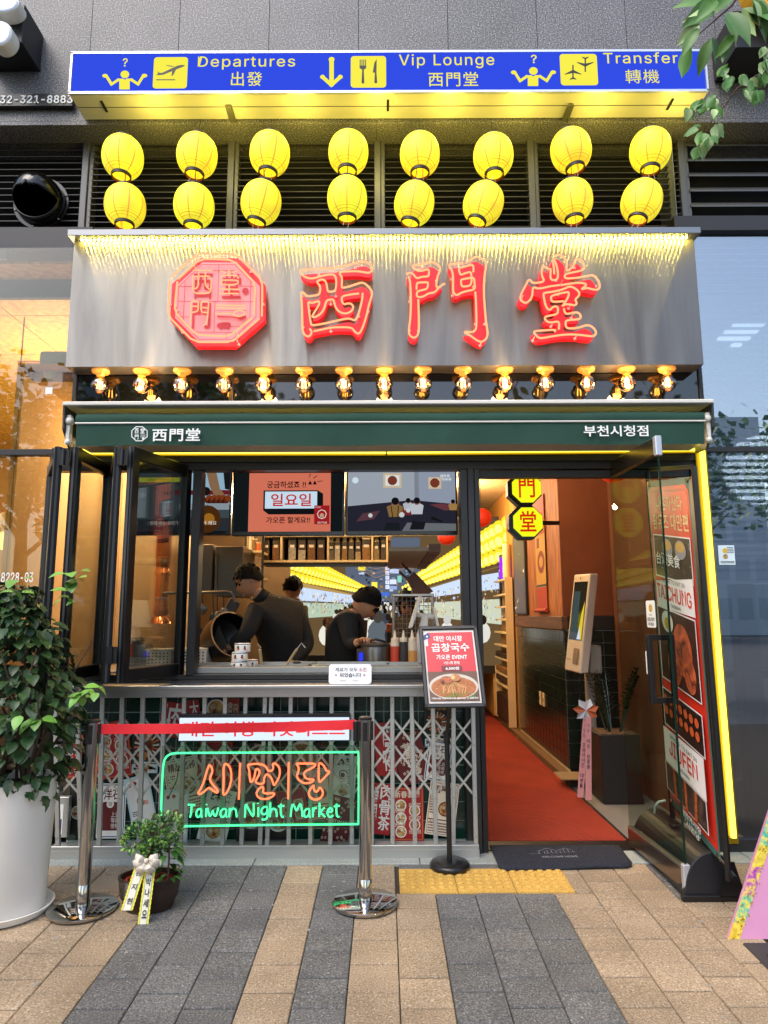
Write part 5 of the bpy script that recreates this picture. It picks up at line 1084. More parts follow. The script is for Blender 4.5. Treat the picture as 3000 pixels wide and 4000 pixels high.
# ---- left neighbour
lsf = thing('left_shopfront', (-3.0, 4.3, 0), 'glass shopfront of the warm lit shop at the left', 'shopfront')
ztl = pz(960, 4.3, 100); zml = pz(1768, 4.3, 100)
q = MB(); q.box((-4.4, 4.30, zml + .02), (XSL - .035, 4.312, ztl)); q.build('pane', m_sg2, lsf); q = MB(); q.box((-4.4, 4.30, .08), (-2.17, 4.312, zml - .02)); q.build('pane', m_sg2, lsf)
q = MB(); q.box((-4.4, 4.285, zml - .02), (XSL - .035, 4.34, zml + .02)); q.build('transom', m_blk2, lsf, bevel=.002); q = MB(); q.box((XSL - .034, 4.27, zml + .021), (XSL, 4.36, ztl)); q.build('mullion', m_blk2, lsf); q = MB(); q.box((-4.4, 4.27, .004), (XSL - .035, 4.36, .08)); q.build('sill', m_blk2, lsf)
ZC = 3.82
lr = thing('left_room', (-3.5, 6, 0), kind='structure')
m_osb = mat('orange_ceiling_board', '#b8913f', .7, noise=(22, '#9a7229', .12)); m_lwall = mat('warm_plaster', '#c9a778', .8, noise=(2, '#b5935f', .3))
for i in range(4):
    for j in range(7):
        q = MB(); x0 = XSL - .04 - (i + 1) * 1.0; y0 = 4.40 + j * .82
        q.box((x0 + .004, y0 + .004, ZC), (x0 + .996, y0 + .816, ZC + .02)); q.build('ceiling_board', m_osb, lr)
q = MB(); q.box((-6.2, 4.38, ZC + .021), (XSL - .03, 10.3, ZC + .1)); q.build('ceiling_void', mat('joint_brown', '#4d3413', .9), lr)
q = MB(); q.box((-6.2, 10.2, 0), (-2.0, 10.3, ZC)); q.build('back_plaster', m_lwall, lr); q = MB(); q.box((-2.46, 4.36, 0), (-2.43, 10.2, 3.06)); q.box((XSL - .03, 4.36, 3.062), (XSL - .01, 10.2, ZC)); q.box((-2.46, 4.36, 3.065), (XSL - .031, 10.2, 3.08)); q.build('side_plaster', m_lwall, lr)
q = MB(); q.box((-6.2, 4.4, 0), (-6.1, 10.2, ZC)); q.build('side_plaster', m_lwall, lr)
q = MB(); q.box((XSL - .6, 4.33, pz(1010, 4.33, 100)), (-6.2, 4.35, ztl)); q.build('window_header', m_dgrey, lr)
ac = thing('ceiling_cassette', (-2.9, 6.6, ZC), 'square ceiling air conditioner with dark grille in the left shop', 'air conditioner')
q = MB(); q.box((-3.5, 6.2, ZC - .05), (-2.5, 7.2, ZC - .002)); q.build('frame', mat('cassette_tan', '#b98f4d', .6), ac, bevel=.01); q = MB(); q.box((-3.3, 6.4, ZC - .06), (-2.7, 7.0, ZC - .051)); q.build('grille', m_dgrey, ac)
for k in range(2): q = MB(); q.box((-3.3, 6.27 + k * .8, ZC - .058), (-2.7, 6.33 + k * .8, ZC - .051)); q.build('vent_slot', m_dgrey, ac)
m_shade = mat('cream_shade', '#cdbfa4', .5); m_globe = emis('pendant_globe', '#ffe98a', 2.2)
for i, (x, y, r, Yp, lb) in enumerate(((28, 2085, 56, 5.2, 'large cream cone pendant lamp with glowing globe behind the left glass'), (140, 2240, 34, 7.6, 'small cream cone pendant lamp further back in the left shop'))):
    c = P(x, y, Yp); k_ = Yp / 2650
    t = thing('pendant_lamp', c, lb, 'pendant lamp', 'cone pendant lamps of the left shop')
    R_ = r * 1.55 * k_; q = MB(); q.lathe([(R_, .0), (R_ * .28, R_ * .95), (R_ * .12, R_ * 1.0), (R_ * .10, R_ * 1.25), (.004, R_ * 1.3)], c, 28); q.build('shade', m_shade, t, smooth=True)
    q = MB(); q.ball(c - Vector((0, 0, R_ * .25)), R_ * .52, 18, 12); q.build('globe', m_globe, t, smooth=True)
    q = MB(); q.tube([c + Vector((0, 0, R_ * 1.3)), Vector((c.x, c.y, ZC - .02))], .006, 6); q.build('cord', m_gold2, t)
for x, y, z_, e in ((-3.0, 6.0, 3.0, 100), (-3.2, 8.4, 3.0, 100), (-3.3, 5.0, 2.0, 22)): mesh_light('room_light', 'POINT', (x, y, z_), e, (1, .84, .55), .25)
# security camera in the left glass, small note
sc = thing('dome_camera', P(200, 1440, 4.45), 'white dome security camera on a boxed mount behind the left glass', 'camera')
a = P(150, 1435, 4.45); b_ = P(258, 1370, 4.45); q = MB(); q.box((a.x, 4.45, a.z), (b_.x, 4.6, b_.z)); q.build('mount_box', mat('grey_green', '#7f8f80', .5), sc, bevel=.01)
q = MB(); q.ball(P(200, 1455, 4.5), .055, 18, 12, None, (1, 1, 1.1)); q.build('dome', mat('dome_white', '#c3cfc4', .35), sc, smooth=True)
p = Print(FP(178, 1513, 205, 1539, 4.298)); p.rect(0, 0, 1, 1, wh); p.build('paper_note', None, None, label='small white square note stuck on the left shop glass', cat='note')
p = Print(FP(5, 2225, 130, 2280, 4.298)); p.text('8228-03', 0, .1, 1, .8, wh, bold=.01); p.build('window_lettering', None, None, label='white phone digits on the lower left shop glass', cat='lettering')
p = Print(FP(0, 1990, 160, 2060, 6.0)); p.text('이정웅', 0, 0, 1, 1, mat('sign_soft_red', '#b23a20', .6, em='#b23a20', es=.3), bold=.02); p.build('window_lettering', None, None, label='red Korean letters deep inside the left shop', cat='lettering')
# black phone sign board
a = FP(-60, 362, 283, 412, 4.20); ps = thing('phone_board', a.at(.5, 0), 'narrow black board with white raised phone number at the upper left', 'sign')
q = MB(); q.box((a.O.x, 4.205, a.O.z), (a.O.x + a.U.x, 4.245, a.O.z + a.V.z)); q.build('board', m_blk, ps, bevel=.003)
p = Print(FP(0, 372, 283, 403, 4.20)); p.text('32-321-8883', .0, 0, 1.0, 1, wh, bold=.03, ext=.0, spacing=1.05); o = p.build('digits', None, ps); sd = o.modifiers.new('depth', 'SOLIDIFY'); sd.thickness = .008
# channel letters upper left
tl = thing('channel_letters', P(60, 150, 4.0), 'white rounded channel letter strokes on a black box at the top left corner', 'sign')
q = MB(); a = P(-80, 205, 4.08); b_ = P(122, 58, 4.08); q.box((a.x, 4.0, a.z), (b_.x, 4.25, b_.z)); q.build('mount_box', m_blk, tl, bevel=.005)
m_chan = mat('channel_face', '#c9d6f2', .4, em='#cfdcff', es=.45); m_chs = mat('channel_side', '#d5d3cb', .5)
for (cx, cy, rx, ry) in ((0, 130, 46, 55), (15, 12, 62, 42)):
    c = P(cx, cy, 3.9); pts = [(c.x + rx * 1.5e-3 * cos(a_) * (1.0), c.z + ry * 1.5e-3 * sin(a_)) for a_ in [2 * pi * i / 28 for i in range(28)]]
    solid('letter_side', [pts], 3.90, 4.0, m_chs, tl, .008)
    solid('letter_face', [[(c.x + (x - c.x) * .93, c.z + (z - c.z) * .93) for x, z in pts]], 3.888, 3.899, m_chan, tl, .002)
# right: black box and yellow round sign
tr_ = thing('round_yellow_sign', P(2960, 60, 4.0), 'yellow round light sign on a black bracket box at the top right corner', 'sign')
a = P(2845, 235, 4.05); b_ = P(3150, 90, 4.05); q = MB(); q.box((a.x, 3.95, a.z), (b_.x, 4.25, b_.z)); q.build('mount_box', m_blk, tr_, bevel=.005)
c = P(3075, -50, 3.9); pts = [(c.x + .30 * cos(2 * pi * i / 40), c.z + .30 * sin(2 * pi * i / 40)) for i in range(40)]
solid('rim', [pts], 3.82, 3.95, mat('sign_orange', '#d59a12', .4), tr_, .008); solid('lit_face', [[(c.x + (x - c.x) * .86, c.z + (z - c.z) * .86) for x, z in pts]], 3.81, 3.819, emis('sign_yellow2', '#e8e230', 1.0), tr_, .002)
# exhaust hood
eh = thing('exhaust_hood', P(125, 840, 4.3), 'black glossy round exhaust hood on the left louvres', 'exhaust vent')
c = P(125, 752, 4.3); m_hood = mat('hood_black', '#0d0c0b', .16, .2, spec=.7)
q = MB(); seg = 28; rings = 14
for i in range(rings + 1):
    th_ = pi * .5 * i / rings * 1.0
    for k in range(seg):
        a_ = 2 * pi * k / seg; q.v.append((c.x + .172 * cos(a_) * cos(th_), c.y + .12 - .21 * sin(th_), c.z + .172 * sin(a_) * cos(th_) + .03 * sin(th_)))
for i in range(rings):
    for k in range(seg):
        k2 = (k + 1) % seg; a_ = 2 * pi * (k + .5) / seg; th_ = pi * .5 * (i + .5) / rings
        zz = sin(a_) * cos(th_); 
        if zz < -.12 and th_ > .30: continue
        q.f.append((i * seg + k, i * seg + k2, (i + 1) * seg + k2, (i + 1) * seg + k)); q.m.append(0)
o = q.build('cowl', m_hood, eh, smooth=True); sd = o.modifiers.new('depth', 'SOLIDIFY'); sd.thickness = .008
q = MB(); q.lathe([(.135, 0), (.195, 0), (.195, .012), (.135, .012), (.135, 0)], (c.x, c.y + .135, c.z), 32, None, (0, -1, 0)); q.build('flange', m_hood, eh)
q = MB(); q.lathe([(.001, 0), (.16, 0)], (c.x, c.y + .10, c.z), 24, None, (0, -1, 0)); q.build('throat', mat('void_black', '#060606', .9), eh)
for i in range(6):
    a_ = i * pi / 3 + .3; q = MB(); q.ball((c.x + .184 * cos(a_), c.y + .118, c.z + .184 * sin(a_)), .007, 8, 6); q.build('screw', m_steel, eh)
# ================================================================ INSIDE THE SHOP
def E(x, y, Y): return P(x, y, Y)
m_cream = mat('kitchen_cream', '#c9a77a', .8, noise=(2, '#bd9b70', .3)); m_kst = mat('kitchen_steel', '#6f6a64', .3, .9, noise=(3, '#5a5550', .3)); m_kdk = mat('kitchen_dark', '#1b1714', .5); m_shelfw = mat('shelf_cream', '#d9c193', .6)
m_ply = mat('plywood', '#b5803a', .6, noise=(7, '#8f5a20', .22), stretch=(4, 4, .5)); m_rust = mat('rust_plaster', '#7d4529', .85, noise=(3, '#66351d', .3)); m_rwood = mat('worn_red_wood', '#7a3c1c', .7, noise=(9, '#a9682e', .14), stretch=(3, 3, .35)); m_capw = mat('cap_wood', '#4b2f22', .6, noise=(7, '#6d4a34', .2), stretch=(1, .3, 4))
def wall(nm, a, b, m): q = MB(); q.box(a, b); return q.build(nm, m, kind='structure')
XW = 1.58
wall('left_wall', (-2.425, 4.36, 0), (-2.41, 11.4, 3.0), m_cream)
wall('floor_edge', (1.50, 6.0, .001), (XW, 11.4, .06), mat('skirting', '#6a4d30', .7))
wall('right_wall', (XW + .012, 6.085, 0), (1.75, 8.2, 2.995), m_rust); wall('right_wall', (XW + .012, 8.205, 0), (1.75, 11.4, 2.995), m_ply)
wall('right_wall', (XW, 6.08, 1.385), (XW + .0118, 8.2, 2.994), m_rwood)
wall('alcove_wall', (XW + .001, 6.07, 1.386), (2.04, 6.0849, 2.993), m_rust); wall('alcove_side', (2.03, 4.37, 0), (2.045, 6.068, 2.99), mat('alcove_brown', '#6b4129', .8)); wall('lower_core', (XW + .01, 6.081, 0), (2.04, 6.5, 1.26), m_kdk)
# tiled dado
td = thing('tiled_dado', (XW, 7, .06), 'black tiled lower wall with pale grout and a wooden cap along the entrance passage', 'wall')
q = MB(); q.box((XW + .003, 6.073, .06), (XW + .0095, 8.2, 1.262)); q.build('grout_bed', m_grout2, td); q = MB(); q.box((XW + .001, 6.073, .10), (2.03, 6.080, 1.262)); q.build('grout_bed', m_grout, td)
q = MB(); q.box((XW - .02, 6.055, 1.262), (XW + .04, 8.2, 1.384)); q.build('wood_cap', m_capw, td, bevel=.006); q = MB(); q.box((XW + .041, 6.055, 1.262), (2.03, 6.10, 1.384)); q.build('wood_cap', m_kdk, td, bevel=.006)
H = .102; first = None
for j in range(11):
    for i in range(16):
        y0 = 6.075 + i * .133; z0 = 1.257 - (j + 1) * (H + .004)
        if first is None: q = MB(); q.box((XW - .004, y0, z0), (XW + .0045, y0 + .124, z0 + H)); first = q.build('tile', m_bt, td); f0 = Vector(first.location); b0 = (y0, z0)
        else: c = first.copy(); S.collection.objects.link(c); c.location = f0 + Vector((0, y0 - b0[0], z0 - b0[1])); KIDS[td.name].append(c)
first = None
for j in range(11):
    for i in range(4):
        x0 = XW + .002 + i * .115; z0 = 1.257 - (j + 1) * (H + .004)
        if first is None: q = MB(); q.box((x0, 6.066, z0), (x0 + .111, 6.0745, z0 + H)); first = q.build('tile', m_bt, td); f0 = Vector(first.location); b0 = (x0, z0)
        else: c = first.copy(); S.collection.objects.link(c); c.location = f0 + Vector((x0 - b0[0], 0, z0 - b0[1])); KIDS[td.name].append(c)
for i in (0, 1):
    y0 = 7.05 - i * .14; t = thing('wall_socket', (XW, y0, .55), ['left white wall socket on the black tiles', 'right white wall socket with a switch on the black tiles'][i], 'socket', 'sockets on the tiled dado')
    q = MB(); q.box((XW - .014, y0 - .035, .50), (XW - .0045, y0 + .035, .63)); q.build('plate', m_shelfw, t, bevel=.003); q = MB(); q.box((XW - .016, y0 - .01, .55), (XW - .0142, y0 + .01, .58)); q.build('outlet', m_kdk, t)
# carpet with ribs, mat, threshold
m_carp = mat('red_carpet', '#a33418', .95, noise=(3.5, '#8c2a12', .25)); q = MB(); x = .50; n = 0
while x < 1.49:
    q.box((x, 4.47, .004), (x + .009, 11.0, .0125)); x += .0145
cp = thing('carpet', (1, 4.5, .003), 'ribbed red carpet running from the door into the shop', 'carpet'); q.build('ribs', m_carp, cp, kind='stuff'); q = MB(); q.box((.50, 4.465, .0015), (1.495, 11, .0045)); q.build('backing', mat('carpet_back', '#6e1f0e', .95), cp); q = MB(); q.box((1.496, 4.47, .0015), (1.515, 11, .014)); q.build('edge_strip', m_kdk, cp)
q = MB(); q.box((.52, 4.30, .004), (1.98, 4.46, .010)); q.build('threshold', mat('threshold_dark', '#2c2522', .4, .5), kind='structure')
m_navy = mat('navy_mat', '#141722', .98, noise=(120, '#2a2f3e', .1), bump=(300, .8))
cs = [G(1953, 3408), G(2478, 3394), P(2414, 3292, 4.36), P(1913, 3296, 4.36)]
mt = thing('door_mat', (cs[0].x, cs[0].y, cs[0].z), 'navy blue welcome mat with a small white printed house and lettering at the doorway', 'door mat')
q = MB(); fl_ = []; N = 16
def zmat(y): return gz(y) + .004 + .006
def rc(cs, n=6, r=.12):
    out = []; k = len(cs)
    for i in range(k):
        a, b_, c_ = cs[i - 1], cs[i], cs[(i + 1) % k]; p1 = b_.lerp(a, r * .5); p2 = b_.lerp(c_, r * .25)
        for j in range(n + 1): t = j / n; out.append(p1.lerp(b_, t).lerp(b_.lerp(p2, t), t))
    return out
co = [Vector((c_.x, c_.y, 0)) for c_ in cs]
NU, NV = 20, 8; base = []
def mp(u, v):
    a = co[0].lerp(co[1], u); b_ = co[3].lerp(co[2], u); p_ = a.lerp(b_, v); return p_
for j in range(NV + 1):
    for i in range(NU + 1):
        u, v = i / NU, j / NV; p_ = mp(u, v); 
        if (i in (0, NU)) and (j in (0,)): p_ = mp(.012 if i == 0 else .988, .06)
        q.v.append((p_.x, p_.y, max(gz(p_.y) + .007, .012 if p_.y > 4.06 else -1) + .0025 * sin(u * 11) * (1 - v)))
for j in range(NV):
    for i in range(NU): k_ = j * (NU + 1) + i; q.f.append((k_, k_ + 1, k_ + NU + 2, k_ + NU + 1)); q.m.append(0)
o = q.build('pile', m_navy, mt, smooth=True); sd = o.modifiers.new('depth', 'SOLIDIFY'); sd.thickness = .008; sd.offset = 1
q0, q1 = mp(.27, .42), mp(.67, .42); zz = max(q0.z, .012) + .0125
p = Print(Fr((q0.x, q0.y, .0215), (q1.x - q0.x, q1.y - q0.y, 0), (0, .15, 0))); m_mw = mat('mat_print', '#8d929c', .9)
p.text('WELCOME HOME', .2, -.12, .88, .06, m_mw, bold=.01); p.line([(.0, .35), (.04, .3), (.2, .3), (.2, .6), (.4, .9), (.55, .62), (.62, .7), (.75, .9), (.85, .7)], .003, m_mw); 
for u in (.3, .36, .44, .52, .6, .68, .76, .84): p.line([(u, .3), (u + .01, .58 + .1 * sin(u * 20))], .003, m_mw); p.line([(u, .3), (u + .05, .32)], .002, m_mw)
p.build('printed_words', None, mt)
# ---------------------------------------------------------------- night market mural at the back
YM = 9.3
fm = FP(1120, 2030, 1960, 2620, YM)
mu = thing('backlit_mural', fm.at(.5, 0), 'large backlit wall picture of a crowded night market street with rows of yellow lanterns', 'wall picture')
q = MB(); q.box((fm.O.x - .04, YM + .002, fm.O.z - .04), (XW, YM + .06, fm.O.z + fm.V.z + .04)); q.build('frame', m_kdk, mu)
p = Print(fm); p.step = .0006
def U_(x, y): return pxp(fm, x, y)
def em(c, s=1.0): return emis('mural_' + c.strip('#') + ('_%d' % int(s * 100)), c, s)
rr = random.Random(5)
def quad(pts, m): p.poly([U_(*a) for a in pts], m)
quad([(1120, 2600), (1960, 2600), (1960, 2030), (1120, 2030)], em('#6d5638', .8))
quad([(1350, 2380), (1640, 2380), (1640, 2100), (1350, 2100)], em('#5b6678', .9))
for i in range(120):                                           # far buildings, signs, windows
    x, y = rr.uniform(1360, 1620), rr.uniform(2150, 2350); w, h = rr.uniform(4, 16), rr.uniform(4, 12)
    quad([(x, y + h), (x + w, y + h), (x + w, y), (x, y)], em(rr.choice(['#38425a', '#8c97ad', '#46506a', '#a0794a', '#2f3647', '#c5d3ea', '#7d6a52']), .9))
for i, ch in enumerate('世德起民牙科'):                        # vertical street sign
    y = 2196 + i * 18; quad([(1506, y + 15), (1520, y + 15), (1520, y), (1506, y)], em('#dfe8ff', 1.2)); p.text(ch, *U_(1508, y + 14), *U_(1518, y + 1), em('#3b4a86'))
for (x, y, w, h, c) in ((1522, 2225, 36, 16, '#b9c8f0'), (1522, 2265, 26, 18, '#cfd9f5'), (1552, 2250, 16, 26, '#7fc7b0'), (1480, 2315, 40, 12, '#3d6ad0'), (1452, 2275, 22, 34, '#ffe04a'), (1400, 2200, 28, 30, '#e7d44a'), (1520, 2290, 30, 14, '#8ea3d0')): quad([(x, y + h), (x + w, y + h), (x + w, y), (x, y)], em(c, 1.1))
def stall(pts, c): quad(pts, em(c, 1.15))
stall([(1120, 2300), (1470, 2352), (1470, 2338), (1120, 2262)], '#a88a50'); stall([(1120, 2345), (1450, 2358), (1460, 2340), (1120, 2285)], '#b8c9e6')
stall([(1560, 2350), (1800, 2318), (1960, 2300), (1960, 2235), (1800, 2262), (1560, 2330)], '#bccbe4')
stall([(1120, 2420), (1400, 2400), (1440, 2362), (1120, 2352)], '#a5b6a0'); stall([(1600, 2400), (1960, 2440), (1960, 2340), (1600, 2358)], '#b9bfa8')
for i in range(420):                                           # goods and neon on the stalls
    if i % 2: x = rr.uniform(1125, 1440); t_ = (x - 1120) / 340; y = rr.uniform(2290 + 50 * t_, 2400 - 20 * t_)
    else: x = rr.uniform(1590, 1955); t_ = (x - 1590) / 370; y = rr.uniform(2335 - 95 * t_, 2385 + 45 * t_)
    w, h = rr.uniform(2, 5), rr.uniform(5, 13); quad([(x, y + h), (x + w, y + h * .8), (x + w, y), (x, y)], em(rr.choice(['#e8d890', '#d3dcf2', '#8d9ab8', '#c9a868', '#8a7d68', '#b3c6ee', '#efe6c0', '#9aa588', '#bf8a68', '#6e7078']), 1.0))
for (xa_, ya_, xb_, yb_) in ((1120, 2262, 1455, 2338), (1120, 2198, 1440, 2318), (1960, 2212, 1570, 2330), (1960, 2120, 1600, 2300)):
    p.line([U_(xa_, ya_), U_(xb_, yb_)], .02, em('#8a6a3c', .9))
def lrow(x0, y0, r0, x1, y1, r1, n):
    for i in range(n, -1, -1):
        t_ = (i / n) ** .75; x, y, r = x0 + (x1 - x0) * t_, y0 + (y1 - y0) * t_, r0 + (r1 - r0) * t_
        u, v = U_(x, y); k_ = YM / 2650 * 1.03; p.disc(u, v, r * k_ / fm.U.x, em('#e8cc2a', 1.25), rv=r * k_ * 1.15 / fm.V.z, n=12); p.disc(u - r * .15 * k_ / fm.U.x, v - r * .2 * k_ / fm.V.z, r * .6 * k_ / fm.U.x, em('#fff27a', 1.5), rv=r * k_ * .7 / fm.V.z, n=10)
lrow(1130, 2160, 20, 1440, 2305, 5, 26); lrow(1130, 2205, 20, 1455, 2312, 5, 28); lrow(1130, 2250, 17, 1458, 2325, 4, 26); lrow(1960, 2060, 26, 1590, 2275, 6, 26); lrow(1960, 2110, 26, 1570, 2300, 5, 28); lrow(1960, 2170, 24, 1560, 2318, 5, 26)
for i in range(6): p.line([U_(1370 + i * 5, 2160 + i * 14), U_(1470, 2185 + i * 16), U_(1600 - i * 4, 2170 + i * 12)], .006, em('#b98a4a', .8))
def guy(x, y, s, hair, top):                                    # printed crowd: head over shoulders
    k_ = YM / 2650; u, v = U_(x, y + s * 2.1); p.disc(u, v, s * 1.25 * k_ / fm.U.x, em(top, .95), rv=s * 1.7 * k_ / fm.V.z, n=12); u, v = U_(x, y); p.disc(u, v, s * .62 * k_ / fm.U.x, em(hair, .8), rv=s * .8 * k_ / fm.V.z, n=12)
for i in range(70):
    y = 2352 + (i / 70) ** 1.6 * 60; s = 4 + (y - 2352) * .2; guy(rr.uniform(1400 - (y - 2352) * 2.2, 1580 + (y - 2352) * 1.5), y, s, rr.choice(['#1c1712', '#2b211a', '#3a2c22', '#14110e']), rr.choice(['#d9d6cc', '#3b424c', '#6e7b86', '#c7b59a', '#22262b', '#8f7a66', '#e8e6e0']))
for (x, y, s, h, t_) in ((1290, 2430, 22, '#2b211a', '#e6e2d4'), (1350, 2425, 18, '#1c1712', '#5b656f'), (1478, 2408, 30, '#4b4640', '#5d656c'), (1415, 2425, 22, '#1c1712', '#e3ddd0'), (1530, 2430, 22, '#2b211a', '#2b2e33'), (1730, 2420, 22, '#d8d8d4', '#e6e6e2'), (1690, 2430, 18, '#1c1712', '#c8ccc8'), (1860, 2420, 22, '#2b211a', '#dcdad0'), (1180, 2430, 22, '#1c1712', '#d8d2c2')): guy(x, y, s, h, t_)
p.build('mural_print', None, mu)
# ---------------------------------------------------------------- three screens over the window
def tv(x0, y0, x1, y1, label, Y=4.72):
    f = FP(x0, y0, x1, y1, Y); t = thing('wall_screen', f.at(.5, 0), label, 'television', 'screens hung above the serving window')
    q = MB(); q.box((f.O.x, Y, f.O.z), (f.O.x + f.U.x, Y + .05, f.O.z + f.V.z)); q.build('housing', mat('tv_black', '#0b0b0d', .25), t, bevel=.004)
    q = MB(); c = f.at(.5, 1); q.box((c.x - .01, Y + .02, c.z), (c.x + .01, Y + .04, 2.99)); q.build('mount', m_kdk, t); return t, f
def scr(t, f, fn): p = Print(Fr(f.at(.015, .06, .001), f.U * .97, f.V * .90)); p.step = .0003; fn(p); p.build('picture', None, t)
def e_(c, s=.75): return emis('screen_' + c.strip('#') + '_%d' % int(s * 100), c, s)
t1, f1 = tv(500, 1838, 903, 2090, 'left television showing a hand over a dish, partly behind the folding window')
def s1(p):
    p.rect(0, 0, 1, 1, e_('#2a2f33')); p.poly([(0, .2), (.45, .2), (.6, .55), (.35, 1), (0, 1)], e_('#55626a', .5)); p.rect(.55, .45, 1, 1, e_('#8fb0c4', .8)); p.rect(.45, .62, 1, .7, e_('#6d1c22')); p.disc(.55, .72, .05, e_('#15120f'), n=14); p.disc(.76, .68, .045, e_('#1a1512'), n=14)
    p.poly([(.76, 1), (.86, 1), (.9, .72), (.96, .6), (.86, .56), (.8, .75)], e_('#8a6a4c')); p.poly([(.93, 1), (1, 1), (1, .7), (.95, .72)], e_('#17181b'))
    for i in range(14): p.disc(.78 + .016 * i, .53 + .035 * sin(i * 2.1), .035, e_(['#5a2414', '#7a3a1c', '#3a160c'][i % 3]), n=9)
    p.rect(.5, .36, 1, .47, e_('#8b98a0')); p.rect(.55, .22, 1, .36, e_('#3f4a4e')); p.disc(.78, .2, .14, e_('#4a2a10'), n=16); p.disc(.8, .2, .06, e_('#a06a20'), n=12)
    p.rrect(.05, .84, .5, .92, .01, e_('#b5bc3a')); p.text('루러우판 정식', .18, .852, .44, .905, e_('#23260c')); p.text('원래 하는 오리가', .22, .1, .5, .17, e_('#e8e8e4')); p.text('야 해요', .74, .1, .88, .17, e_('#e8e8e4')); p.rect(0, .1, .1, .18, e_('#606468'))
scr(t1, f1, s1)
t2, f2 = tv(908, 1838, 1345, 2092, 'middle television with an orange slide of black and red Korean lettering')
def s2(p):
    p.rect(0, 0, 1, 1, e_('#1b2124', .5)); p.rect(.135, 0, .89, 1, e_('#d07058', .85)); p.text('궁금하셨죠 ?!', .30, .74, .66, .86, e_('#1a0d10', .6), bold=.03); p.text('^^', .68, .8, .76, .86, e_('#1a0d10', .6)); p.line([(.69, .93), (.70, .98)], .005, sblk); p.line([(.73, .91), (.76, .95)], .005, sblk); p.line([(.77, .85), (.81, .86)], .005, sblk)
    p.poly([(.27, .70), (.27, .36), (.32, .29), (.82, .29), (.82, .64), (.77, .70)][::-1], e_('#15191c', .6)); p.rect(.285, .39, .765, .68, e_('#bcd2e2', .95)); p.text('일요일', .34, .43, .71, .645, e_('#c0281c', .85), bold=.022); p.text('가오픈 할게요!!', .30, .14, .70, .25, e_('#1a0d10', .6), bold=.03)
    p.rect(.74, .12, .88, .44, e_('#a41f26')); p.disc(.81, .29, .045, e_('#e8ddd0'), n=8); p.disc(.81, .29, .037, e_('#a41f26'), n=8); p.disc(.81, .27, .02, e_('#caa083'), n=10); p.text('西門堂', .77, .13, .86, .165, e_('#e8ddd0')); p.text('시먼당', .745, .395, .8, .425, e_('#e8ddd0'))
scr(t2, f2, s2)
t3, f3 = tv(1352, 1834, 1786, 2090, 'right television showing four people eating at a table in a plain white room')
def s3(p):
    p.rect(0, 0, 1, 1, e_('#7e8690', .8)); p.poly([(0, .38), (.62, .5), (.62, 1), (0, 1)], e_('#98a0ab', .85)); p.poly([(.66, .5), (1, .45), (1, 1), (.66, 1)], e_('#8c95a6', .85)); p.poly([(0, 0), (1, 0), (1, .45), (.6, .52), (0, .42)], e_('#2c2c3a', .6)); p.poly([(.5, 0), (1, 0), (1, .12), (.55, .14)], e_('#6e7378', .7))
    for (a, b_, c_, d_) in ((.33, .73, .5, .98), (.75, .71, .87, .91)): p.rect(a, b_, c_, d_, e_('#cbb89a', .8)); p.rect(a + .02, b_ + .035, c_ - .02, d_ - .035, e_('#dfe2e2', .8)); p.disc((a + c_) / 2, (b_ + d_) / 2, .045, e_('#7a3a2a'), n=14)
    p.disc(.07, .86, .03, e_('#d8e8f4'), n=14); p.text('엠뚜루', .86, .9, .95, .955, e_('#eef3f6'), bold=.02); p.text('마뚜루', .875, .84, .965, .895, e_('#eef3f6'), bold=.02)
    p.poly([(.08, .16), (.24, .2), (.3, .34), (.14, .3)], e_('#5a3a44')); p.poly([(.76, .44), (.9, .34), (1, .36), (1, .42), (.86, .46)], e_('#6a3a40')); p.poly([(.46, .28), (.6, .26), (.64, .36), (.5, .37)], e_('#7a2c30'))
    def man_(x, y, s, hair, top, leg='#16161a'): p.poly([(x - s * .8, y - s * 3.4), (x + s * .8, y - s * 3.4), (x + s * 1.0, y - s * 1.0), (x + s * .5, y - s * .5), (x - s * .5, y - s * .5), (x - s * 1.1, y - s * 1.0)], e_(top)); p.disc(x, y, s * .5, e_('#8f6a52'), n=12); p.disc(x, y + s * .3, s * .5, e_(hair), n=12)
    man_(.44, .48, .072, '#151214', '#8a6b3e'); p.line([(.40, .42), (.42, .2)], .006, e_('#1a1a1c')); p.line([(.47, .42), (.46, .2)], .006, e_('#1a1a1c')); man_(.56, .50, .045, '#15141a', '#b8bec8'); man_(.64, .49, .062, '#15141a', '#c3c8cf'); man_(.975, .48, .04, '#15141a', '#a5804a'); p.poly([(.33, .02), (.48, .02), (.48, .14), (.36, .14)], e_('#1b1f26')); p.poly([(.57, .02), (.7, .02), (.72, .14), (.6, .17)], e_('#1b1c22'))
    p.disc(.5, .27, .025, e_('#cfd6d6'), n=12); p.disc(.56, .34, .02, e_('#cfd6d6'), n=12); p.disc(.21, .26, .02, e_('#cfd6d6'), n=12); p.poly([(.76, .2), (.86, .14), (.88, .16), (.78, .24)], e_('#17161b'))
scr(t3, f3, s3)
